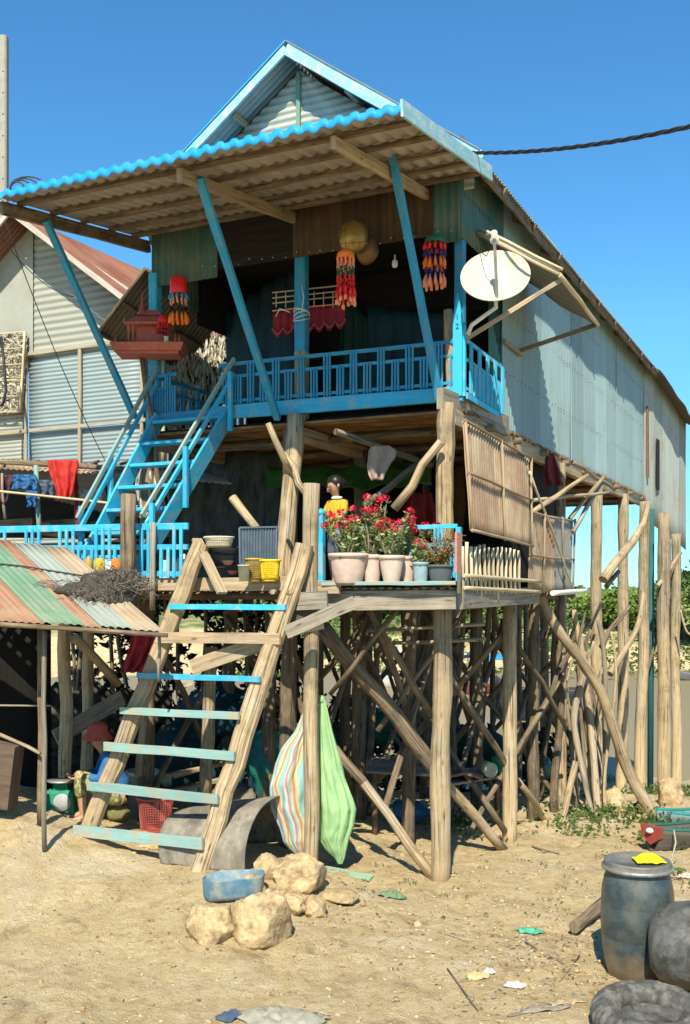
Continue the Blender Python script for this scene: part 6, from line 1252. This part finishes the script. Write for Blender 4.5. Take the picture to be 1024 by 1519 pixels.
m = MB(); m.lathe([(.001, -.2), (.12, -.2), (.135, -.17), (.135, -.06), (.128, -.05), (.135, -.04), (.135, .08), (.11, .15), (.04, .19), (.035, .24), (.001, .24)], g, 28, axis=(RV - FV * .2)); m.build('water_bottle', water_b, label='big blue water bottle lying under the slatted bench', cat='bottle')
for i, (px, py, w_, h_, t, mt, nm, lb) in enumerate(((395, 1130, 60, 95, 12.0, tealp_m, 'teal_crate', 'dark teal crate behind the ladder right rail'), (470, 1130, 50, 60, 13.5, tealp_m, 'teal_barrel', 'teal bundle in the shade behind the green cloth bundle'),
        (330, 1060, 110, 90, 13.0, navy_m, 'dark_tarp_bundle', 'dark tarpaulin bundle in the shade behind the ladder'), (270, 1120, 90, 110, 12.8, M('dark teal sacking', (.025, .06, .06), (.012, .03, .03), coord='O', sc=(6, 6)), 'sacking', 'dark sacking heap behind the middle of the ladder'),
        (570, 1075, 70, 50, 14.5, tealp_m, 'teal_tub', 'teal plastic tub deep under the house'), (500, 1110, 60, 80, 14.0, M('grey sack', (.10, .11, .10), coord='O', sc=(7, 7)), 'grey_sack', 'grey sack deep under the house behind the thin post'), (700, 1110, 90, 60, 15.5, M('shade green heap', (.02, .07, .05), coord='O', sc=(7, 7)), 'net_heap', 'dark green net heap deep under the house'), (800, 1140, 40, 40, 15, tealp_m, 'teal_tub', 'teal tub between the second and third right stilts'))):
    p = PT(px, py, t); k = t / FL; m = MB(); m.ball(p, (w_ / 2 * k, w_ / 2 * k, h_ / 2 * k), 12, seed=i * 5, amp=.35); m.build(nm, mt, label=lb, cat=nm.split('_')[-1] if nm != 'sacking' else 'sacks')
for i, (px, py, w_, mt) in enumerate(((250, 1150, 120, plank_m), (290, 1165, 110, planksg_m), (300, 1140, 90, log_m))):
    a_ = PT(px - w_ / 2, py + 12, 11.4 + .2 * i); b_ = PT(px + w_ / 2, py - 12, 12 + .2 * i); m = MB(); m.beam(a_, b_, .1, .04, seg=2, wob=.01); m.build('loose_plank', mt, label=['lowest loose plank in the pile behind the ladder', 'grey loose plank lying across the pile behind the ladder', 'topmost loose plank of the pile behind the ladder'][i], cat='plank', group='loose planks behind the ladder')
# ================================================================== PEOPLE
def skinbody(name, J, E, mt, parent, root, sub=2):
    names = list(J); bm = bmesh.new(); sk_ = bm.verts.layers.skin.verify(); vs = {}; org = V3(ORG[parent.name])
    for n_ in names:
        v = bm.verts.new(V3(J[n_][0]) - org); v[sk_].radius = (J[n_][1], J[n_][1]) if not isinstance(J[n_][1], tuple) else J[n_][1]; v[sk_].use_root = (n_ == root); vs[n_] = v
    for a_, b_ in E: bm.edges.new((vs[a_], vs[b_]))
    me_ = bpy.data.meshes.new(name); bm.to_mesh(me_); bm.free(); o = bpy.data.objects.new(name, me_); col.objects.link(o); o.parent = parent
    s_ = o.modifiers.new('skin', 'SKIN'); s_.use_smooth_shade = True; q = o.modifiers.new('sub', 'SUBSURF'); q.levels = q.render_levels = sub; me_.materials.append(mt); return o
def chain(*n_): return list(zip(n_, n_[1:]))
def face(t_, hc, fdir, sdir, r):
    up = ZV
    for s_ in (-1, 1):
        m = MB(); m.ball(hc + fdir * r * .93 + sdir * s_ * r * .38 + up * r * .05, (r * .13, r * .13, r * .09), 5); m.build('eye', hair_m, t_)
        m = MB(); m.ball(hc + sdir * s_ * r * .92 - up * r * .05, (r * .2, r * .2, r * .3), 5); m.build('ear', skin_m, t_)
    m = MB(); m.ball(hc + fdir * r * 1.08 - up * r * .22, (r * .10, r * .12, r * .18), 5); m.build('nose', skin_m, t_)
    m = MB(); m.ball(hc + fdir * r * .98 - up * r * .52, (r * .28, r * .28, r * .09), 5); m.build('mouth', M('lips', (.30, .08, .07), coord='O', sc=(9, 9)), t_)
def hand(J, E, wn, wp, dirv, side, sc=1.):
    """palm and five fingers rooted at the wrist joint wn"""
    d = dirv.normalized(); s_ = side.normalized(); J[wn + 'p'] = (wp + d * .035 * sc, (.018 * sc, .012 * sc)); E.append((wn, wn + 'p'))
    J[wn + 'k'] = (wp + d * .055 * sc, (.02 * sc, .010 * sc)); E.append((wn + 'p', wn + 'k'))
    dn = d.cross(s_)
    for i in range(4):
        L_ = (.032, .038, .036, .028)[i] * sc; b0 = wp + d * .062 * sc + s_ * (i - 1.5) * .012 * sc; J['%sf%d' % (wn, i)] = (b0, .006 * sc); J['%sg%d' % (wn, i)] = (b0 + (d * .8 + dn * .45) * L_, .0055 * sc); J['%sh%d' % (wn, i)] = (b0 + (d * 1.1 + dn * 1.3) * L_, .0045 * sc)
        E += [(wn + 'k', '%sf%d' % (wn, i)), ('%sf%d' % (wn, i), '%sg%d' % (wn, i)), ('%sg%d' % (wn, i), '%sh%d' % (wn, i))]
    J[wn + 't1'] = (wp + d * .03 * sc - s_ * .028 * sc, .007 * sc); J[wn + 't2'] = (wp + d * .052 * sc - s_ * .034 * sc + dn * .01 * sc, .006 * sc); E += [(wn + 'p', wn + 't1'), (wn + 't1', wn + 't2')]
# girl
g0 = PT(500, 0, 9.85); g0.z = ZL; girl = thing('person', g0, 'child in a mustard yellow shirt with white collar, looking down behind the red flowers', 'person')
fd = (-RV * .72 - FV * .69).normalized(); sd_ = ZV.cross(fd).normalized()
def gp(f, s_, z): return g0 + fd * f + sd_ * s_ + ZV * z
hc = gp(.045, 0, .945); J = {}; E = []
J['pel'] = (gp(0, 0, .50), (.085, .065)); J['wai'] = (gp(.0, 0, .60), (.078, .06)); J['che'] = (gp(.0, 0, .73), (.085, .062)); J['nb'] = (gp(0, 0, .80), (.04, .035)); J['neck'] = (gp(.01, 0, .845), .03); J['hd0'] = (gp(.035, 0, .895), (.050, .052)); J['hd1'] = (hc, (.068, .073)); J['hd2'] = (gp(.035, 0, 1.0), (.055, .06))
E += chain('pel', 'wai', 'che', 'nb', 'neck', 'hd0', 'hd1', 'hd2')
for s_, n_ in ((-1, 'l'), (1, 'r')):
    J['sh' + n_] = (gp(0, s_ * .095, .775), .034); J['el' + n_] = (gp(.05, s_ * .125, .64), .025); wp = gp(.17, s_ * .05, .60); J['wr' + n_] = (wp, .016); E += chain('che', 'sh' + n_, 'el' + n_, 'wr' + n_); hand(J, E, 'wr' + n_, wp, fd - sd_ * s_ * .3 + ZV * .1, sd_, .8)
    J['hp' + n_] = (gp(0, s_ * .05, .46), .052); J['kn' + n_] = (gp(.01, s_ * .055, .26), .038); J['an' + n_] = (gp(-.01, s_ * .055, .045), .024); J['to' + n_] = (gp(.09, s_ * .06, .018), .02); E += chain('pel', 'hp' + n_, 'kn' + n_, 'an' + n_, 'to' + n_)
skinbody('body', J, E, skin_m, girl, 'pel')
face(girl, hc, (fd - ZV * .35).normalized(), sd_, .072)
Js = {'a': (gp(0, 0, .52), (.098, .08)), 'b': (gp(0, 0, .62), (.094, .076)), 'c': (gp(0, 0, .73), (.098, .076)), 'd': (gp(0, 0, .80), (.055, .048))}; Es = chain('a', 'b', 'c', 'd')
for s_, n_ in ((-1, 'l'), (1, 'r')): Js['s' + n_] = (gp(0, s_ * .10, .775), .045); Js['e' + n_] = (gp(.035, s_ * .12, .68), .042); Es += [('c', 's' + n_), ('s' + n_, 'e' + n_)]
skinbody('shirt', Js, Es, yel_m, girl, 'a')
m = MB(); m.lathe([(.05, -.012), (.056, 0), (.046, .012), (.038, .008)], gp(0, 0, .832), 20); m.build('collar', white_m, girl)
m = MB()
for k in range(3): m.tube([gp(.088, -.03 + .022 * k, .70), gp(.09, -.022 + .022 * k, .712), gp(.09, -.014 + .022 * k, .70), gp(.09, -.022 + .022 * k, .69)], .003, 5)
m.build('shirt_emblem', white_m, girl)
Js = {'a': (gp(0, 0, .52), (.095, .075)), 'b': (gp(0, 0, .46), (.085, .07))}; Es = [('a', 'b')]
for s_, n_ in ((-1, 'l'), (1, 'r')): Js['s' + n_] = (gp(0, s_ * .05, .42), .062); Js['e' + n_] = (gp(.01, s_ * .055, .28), .052); Es += [('b', 's' + n_), ('s' + n_, 'e' + n_)]
skinbody('shorts', Js, Es, cloth_gr, girl, 'a')
m = MB(); m.ball(gp(.018, 0, .975), (.083, .083, .078), 12, seed=2, amp=.05); m.v = [v for v in m.v]; m.ball(gp(-.065, 0, .985), (.038, .038, .04), 8, seed=4, amp=.1)
hb = m.build('hair', hair_m, girl)
# crouching person
c0 = PT(160, 0, 10.35); c0.z = gz(c0.x, c0.y); per = thing('person', c0, 'person crouching by the shed in red hat, blue shirt and patterned olive trousers', 'person')
fd = (-RV * .95 - FV * .30).normalized(); sd_ = ZV.cross(fd).normalized(); g0 = c0
hc = gp(.10, 0, .86); J = {}; E = []
J['pel'] = (gp(-.12, 0, .27), (.13, .11)); J['wai'] = (gp(-.10, 0, .40), (.11, .10)); J['che'] = (gp(-.02, 0, .58), (.13, .10)); J['nb'] = (gp(.03, 0, .68), (.05, .05)); J['neck'] = (gp(.055, 0, .735), .045); J['hd0'] = (gp(.09, 0, .79), (.065, .07)); J['hd1'] = (hc, (.085, .092)); J['hd2'] = (gp(.085, 0, .935), (.07, .075)); E += chain('pel', 'wai', 'che', 'nb', 'neck', 'hd0', 'hd1', 'hd2')
for s_, n_ in ((-1, 'l'), (1, 'r')):
    J['sh' + n_] = (gp(.0, s_ * .15, .64), .05); J['el' + n_] = (gp(.10, s_ * .17, .44), .036); wp = gp(.27, s_ * .10, .50); J['wr' + n_] = (wp, .024); E += chain('che', 'sh' + n_, 'el' + n_, 'wr' + n_); hand(J, E, 'wr' + n_, wp, fd * .8 - ZV * .5 - sd_ * s_ * .2, sd_, 1.1)
    J['hp' + n_] = (gp(-.10, s_ * .10, .25), .09); J['kn' + n_] = (gp(.27, s_ * .10, .47), .056); J['an' + n_] = (gp(.24, s_ * .10, .08), .034); J['to' + n_] = (gp(.40, s_ * .11, .03), .028); E += chain('pel', 'hp' + n_, 'kn' + n_, 'an' + n_, 'to' + n_)
skinbody('body', J, E, skin_m, per, 'pel'); face(per, hc, (fd - ZV * .2).normalized(), sd_, .09)
Js = {'a': (gp(-.13, 0, .30), (.15, .13)), 'b': (gp(-.10, 0, .42), (.13, .12)), 'c': (gp(-.02, 0, .58), (.145, .115)), 'd': (gp(.02, 0, .67), (.07, .07))}; Es = chain('a', 'b', 'c', 'd')
for s_, n_ in ((-1, 'l'), (1, 'r')): Js['s' + n_] = (gp(0, s_ * .155, .64), .065); Js['e' + n_] = (gp(.09, s_ * .172, .45), .055); Js['w' + n_] = (gp(.20, s_ * .13, .48), .042); Es += chain('c', 's' + n_, 'e' + n_, 'w' + n_)
skinbody('shirt', Js, Es, cloth_nb, per, 'a')
Js = {'a': (gp(-.13, 0, .26), (.155, .125)), 'b': (gp(-.11, 0, .24), (.15, .12))}; Es = [('a', 'b')]
for s_, n_ in ((-1, 'l'), (1, 'r')): Js['s' + n_] = (gp(-.06, s_ * .10, .27), .11); Js['k' + n_] = (gp(.28, s_ * .10, .48), .078); Js['e' + n_] = (gp(.26, s_ * .10, .26), .066); Es += chain('b', 's' + n_, 'k' + n_, 'e' + n_)
skinbody('trousers', Js, Es, flower_p, per, 'a')
m = MB(); m.lathe([(.15, -.05), (.155, -.045), (.10, .02), (.098, .06), (.08, .10), (.04, .115), (.001, .12)], hc + ZV * .02, 24, wob=.05); m.build('hat', M('faded red hat', (.42, .08, .05), coord='O', sc=(14, 14)), per, solid=.006)
for s_ in (-1, 1): m = MB(); m.ball(gp(.32, s_ * .11, .012), (.13, .10, .018), 8); m.build('sandal', white_m, per)
m = MB(); m.ball(gp(-.11, 0, .09), (.12, .12, .10), 10, seed=6, amp=.2); m.build('sack_seat', M('olive sack', (.20, .18, .06), coord='O', sc=(14, 14)), label='olive sack that the crouching person sits on', cat='sack')
sc_ = thing('weighing_scale', G(92, 1190), 'green market weighing scale on the ground left of the crouching person', 'scale'); g0 = PT(92, 1180, 10.4); g0.z = gz(g0.x, g0.y)
m = MB(); m.beam(g0 + ZV * .12 - RV * .13, g0 + ZV * .12 + RV * .13, .2, .24, ch=.15); m.beam(g0 + ZV * .27 - RV * .07, g0 + ZV * .27 + RV * .07, .12, .08); m.build('body', M('scale green', (.03, .25, .14), coord='O', sc=(9, 9)), sc_)
m = MB(); m.lathe([(.001, .012), (.085, .012), (.09, 0), (.001, 0)], g0 + ZV * .13 - FV * .105 + RV * .03, 24, axis=-FV); m.build('dial', M('dial grey', (.40, .42, .40), coord='O', sc=(9, 9)), sc_)
m = MB(); m.lathe([(.001, 0), (.14, 0), (.15, .015), (.001, .012)], g0 + ZV * .32, 24); m.build('pan', steel_m, sc_)
# ================================================================== BOATS
def boat(name, label, bow, d, L_, W_, H_, mts, group='boats on the river', plate=None, canopy=None):
    bow = V3(bow); d = d.normalized(); s_ = ZV.cross(d).normalized(); t_ = thing(name, bow, label, 'boat', group)
    def hull(u, v, inn=0.):
        w_ = W_ * (.28 + .72 * sin(min(1, v * 1.35) * pi / 2)) * (1 if v < .7 else 1 - .5 * ((v - .7) / .3) ** 2); a_ = (u - .5) * 2
        z = H_ * (abs(a_) ** 1.8) + (.42 * H_ * (1 - min(1, v * 3)) ** 2) * 1.0; return bow + d * (v * L_ + (0 if not inn else 0)) + s_ * (w_ / 2 - inn) * (abs(a_) ** .75) * (1 if a_ > 0 else -1) + ZV * (z + inn)
    m = MB(); m.grid(hull, 18, 22, us=W_ * 1.4, vs_=L_); m.build('hull', mts[0], t_, solid=.03)
    for q in (0, 1): m = MB(); m.tube([hull(q, v / 16) + ZV * .01 for v in range(17)], .022, 6); m.build('gunwale', mts[1], t_)
    for f in (.3, .6): m = MB(); m.beam(hull(0, f) - ZV * .06, hull(1, f) - ZV * .06, .14, .03); m.build('thwart', mts[1], t_)
    if plate:
        m = MB(); p0, p1 = hull(0, 0), hull(1, 0); cc = p0.lerp(p1, .5); hw_ = (p1 - p0).length / 2 + .03; P = []
        for k in (0, 1):
            o_ = d * (-.03 + .05 * k); P += [cc + o_ - s_ * hw_ + ZV * .03, cc + o_ + s_ * hw_ + ZV * .03, cc + o_ + s_ * hw_ * .85 - ZV * .09, cc + o_ - ZV * .17, cc + o_ - s_ * hw_ * .85 - ZV * .09]
        m.add(P, [[0, 1, 2, 3, 4], [9, 8, 7, 6, 5], [0, 5, 6, 1], [1, 6, 7, 2], [2, 7, 8, 3], [3, 8, 9, 4], [4, 9, 5, 0]], None, 0, False); m.build('bow_plate', plate, t_)
        m = MB(); m.ball(cc - d * .034 - ZV * .02, (.045, .045, .03), 6); m.build('emblem', white_m, t_)
    if canopy:
        z0 = H_; 
        for f in (.3, .75):
            for q in (0, 1): m = MB(); p = hull(q, f); m.beam(p, p + ZV * 1.1, .05, .05, up=(1, 0, 0)); m.build('canopy_post', planksg_m, t_)
        m = MB(); m.grid(lambda u, v: bow + d * L_ * (.25 + .55 * v) + s_ * W_ * .62 * (u - .5) * 2 + ZV * (H_ + 1.1 + .22 * sin(pi * u)), 12, 4); m.build('canopy', canopy, t_, solid=.03)
        m = MB(); m.beam(bow + d * L_ * .32 + ZV * H_ * .9, bow + d * L_ * .7 + ZV * H_ * .9, W_ * .5, .5); m.build('cargo', M('cargo mixed', (.35, .33, .30), (.12, .10, .09), coord='O', sc=(6, 6, 6), det=2), t_)
    return t_
boat('wooden_boat', 'dark wooden boat with a red bow plate moored at the right behind the barrel', PT(968, 1277, 10.9) , (RV * .95 + FV * .55), 4.2, .80, .24, (boatw_m, M('dark green gunwale', (.03, .12, .09), sc=(20, 3))), None, plate=M('oxblood paint', (.30, .06, .04), (.22, .04, .03), sc=(20, 20), dirt=(.12, .07, .05), da=.5, ds=9))
boat('wooden_boat', 'teal edged wooden boat lying behind the red plated boat', PT(985, 1255, 12.1), (RV * .9 + FV * .5), 4.0, .8, .28, (M('blue grey hull', (.16, .22, .22), sc=(20, 3)), M('teal gunwale', (.04, .28, .26), sc=(20, 3))), None)
m = MB(); m.tube([PT(1000, 1232, 10.8), PT(1003, 1250, 10.7), PT(997, 1275, 10.5), G(994, 1284) + ZV * .02], .008, 6); m.build('mooring_rope', M('pale rope', (.5, .46, .34), coord='O', sc=(30, 30)), label='pale mooring rope hanging from the red plated bow', cat='rope')
WZ = -2.45
def onw(px, t): p = PT(px, 0, t); p.z = WZ; return p
boat('covered_boat', 'pale covered river boat loaded with cargo, seen far off between the middle stilts', onw(545, 54), RV, 3.6, 1.5, .7, (white_m, blue_m), canopy=white_m)
boat('covered_boat', 'river boat with a bright blue canopy seen far off left of the second stilt', onw(672, 50), RV * .95 + FV * .3, 3.4, 1.4, .7, (M('red brown hull', (.3, .08, .06), sc=(9, 3)), blue_m), canopy=M('blue awning', (.03, .25, .55), sc=(9, 9)))
boat('long_boat', 'long black hulled boat seen between the second and third stilts', onw(735, 40), RV, 4.2, 1.4, 1.3, (M('black hull', (.03, .032, .035), sc=(9, 3)), logd_m))
boat('small_boat', 'small striped blue and white boat far off behind the green bundle', onw(470, 34), RV * .9 + FV * .4, 3.0, 1.0, .5, (M('blue white hull', (.08, .30, .50), (.6, .65, .6), sc=(1, 30)), white_m))
boat('small_boat', 'grey boat at the right edge on the far side of the muddy water', onw(1004, 58), RV, 3.6, 1.1, .5, (M('grey hull', (.16, .17, .17), sc=(9, 3)), logd_m))
# ================================================================== POLE AND CABLE
up_ = thing('utility_pole', PT(4, 1100, 16), 'pale concrete utility pole at the left edge rising above the roofs', 'utility pole'); pb = PT(4, 800, 16)
m = MB(); m.beam((pb.x, pb.y, -.3), (pb.x, pb.y, HC + 823 * 16 / FL), .155, .155, up=RV, ch=.15, seg=6); m.build('shaft', conc_m, up_)
m = MB()
for k in range(24): m.ball((pb.x, pb.y, 3 + .33 * k) - FV * .078 if False else V3((pb.x, pb.y, 3 + .33 * k)) - FV * .076 + RV * .03, .012, 4)
m.build('bolt_holes', wire_m, up_)
m = MB(); q = PT(14, 285, 15.7)
for k in range(4): m.tube([q + RV * (.12 + .05 * k) * (cos(a_) - 1) * -1 + ZV * (.16 * sin(a_) + .03 * k) + FV * .01 * k for a_ in [i * pi / 8 for i in range(-3, 12)]], .012, 5)
m.build('cable_coil', wire_m, up_)
cb = thing('overhead_cable', PT(700, 225, 9.4), 'twisted black overhead cable running from the canopy corner to the upper right', 'cable')
pA, pB = PT(690, 226, 9.55), PT(1110, 166, 6.6)
for k in range(3):
    pts = []
    for i in range(121):
        f = i / 120; p = pA.lerp(pB, f) - ZV * .16 * 4 * f * (1 - f) * .5; a_ = f * 46 + k * 2 * pi / 3; pts.append(p + ZV * .010 * cos(a_) + FV * .010 * sin(a_))
    m = MB(); m.tube(pts, .0085, 6); m.build('strand', wire_m, cb)
for a_, b_, lb in (((8, 330, 9.9), (165, 700, 12.5), 'thin cable sagging across the neighbour wall'), ((0, 350, 10), (110, 440, 13), 'thin cable from the canopy corner to the neighbour gable')):
    p, q = PT(*a_), PT(*b_); m = MB(); m.tube([p.lerp(q, i / 12) - ZV * .5 * (i / 12) * (1 - i / 12) for i in range(13)], .005, 5); m.build('thin_cable', wire_m, label=lb, cat='cable', group='thin cables')
m = MB(); m.tube([PT(2, 500, 14.5), PT(6, 540, 14.4), PT(9, 580, 14.4), PT(4, 600, 14.4), PT(-6, 605, 14.4), PT(-8, 560, 14.4), PT(0, 500, 14.5)], .02, 6); m.build('cable_loop', wire_m, label='loop of thick black cable over the thatch shutter', cat='cable')

bs = thing('shade_screen', PT(260, 1150, 14), 'added dark leaf screen behind the ladder, standing in for shade with light spots in its gaps', 'screen')
rr = random.Random(12)
for nm, x0, x1, y0, y1, t0, t1, n, sz in (('shade_mat', 90, 450, 880, 1150, 14.4, 13.4, 2600, .17), ('shade_mat', 430, 560, 1030, 1160, 15.5, 15.0, 700, .17), ('shade_mat', 560, 850, 1075, 1190, 16.5, 16.0, 1300, .2)):  # leaf sheets added to darken the space under the house
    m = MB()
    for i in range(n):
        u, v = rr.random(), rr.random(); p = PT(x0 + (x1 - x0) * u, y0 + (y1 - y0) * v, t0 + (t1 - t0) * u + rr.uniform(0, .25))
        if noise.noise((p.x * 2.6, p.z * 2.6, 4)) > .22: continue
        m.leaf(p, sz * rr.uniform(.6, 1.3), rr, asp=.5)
    m.build(nm, M('dark screen leaves', (.035, .04, .028), (.012, .014, .011), coord='O', sc=(6, 6, 6)), bs)
for k in range(16):
    px = 100 + k * 22; m = MB(); p = PT(px, 1150, 14.3 - .05 * k); p.z = gz(p.x, p.y) - .05; m.log(p, PT(px + rr.uniform(-30, 30), 885, 14.3 - .05 * k), .035, .025, .04, k); m.build('stick', logd_m, bs)

def regroup(root, host, names):
    """hang the pieces of a part under it: thing > part > sub-part (all share the thing's origin)"""
    hs = [c for c in root.children if c.name.split('.')[0] == host]
    if not hs: return
    for c in list(root.children):
        if c.name.split('.')[0] in names and c is not hs[0]: c.parent = hs[0]
regroup(house, 'canopy_sheet', ('canopy_underside', 'canopy_edge', 'canopy_purlin', 'canopy_rafter', 'canopy_barge_board'))
regroup(house, 'roof', ('barge_board', 'ridge_trim', 'eave_board', 'rafter', 'purlin_end'))
regroup(house, 'gable_wall', ('gable_trim',)); regroup(house, 'wall_flap', ('flap_stick', 'prop_stick'))
regroup(house, 'rear_side_wall', ('window', 'rusty_strip')); regroup(house, 'bamboo_floor', ('floor_board', 'floor_beam')); regroup(house, 'slatted_deck', ('deck_edge_beam', 'joist_end', 'flower_shelf'))
regroup(nb, 'roof', ('barge_board',)); regroup(dish, 'feed_arm', ('receiver',)); regroup(sh, 'roof', ('spire', 'finial'))
for r_ in [o for o in bpy.data.objects if o.type == 'EMPTY']:
    k = r_.name.split('.')[0]
    if k == 'potted_plant': regroup(r_, 'stem', ('leaves', 'flower_head')); regroup(r_, 'pot', ('soil',))
    if k == 'person': regroup(r_, 'body', ('eye', 'ear', 'nose', 'mouth', 'hair')); regroup(r_, 'shirt', ('collar', 'shirt_emblem'))
    if k == 'boat' or k.endswith('_boat'): regroup(r_, 'hull', ('gunwale', 'thwart', 'bow_plate')); regroup(r_, 'bow_plate', ('emblem',))

rr = random.Random(21)
for k in range(16):
    px = 440 + k * 26 + rr.uniform(-8, 8); t = rr.uniform(12.6, 16.5); p = PT(px, 1100, t); q = PT(px + rr.uniform(-26, 26), 900, t)
    m = MB(); m.log((p.x, p.y, gz(p.x, p.y) - .1), (q.x, q.y, 2.6), rr.uniform(.03, .055), .035, .03, 900 + k, n=8); part(m, 'prop_pole', logd_m)
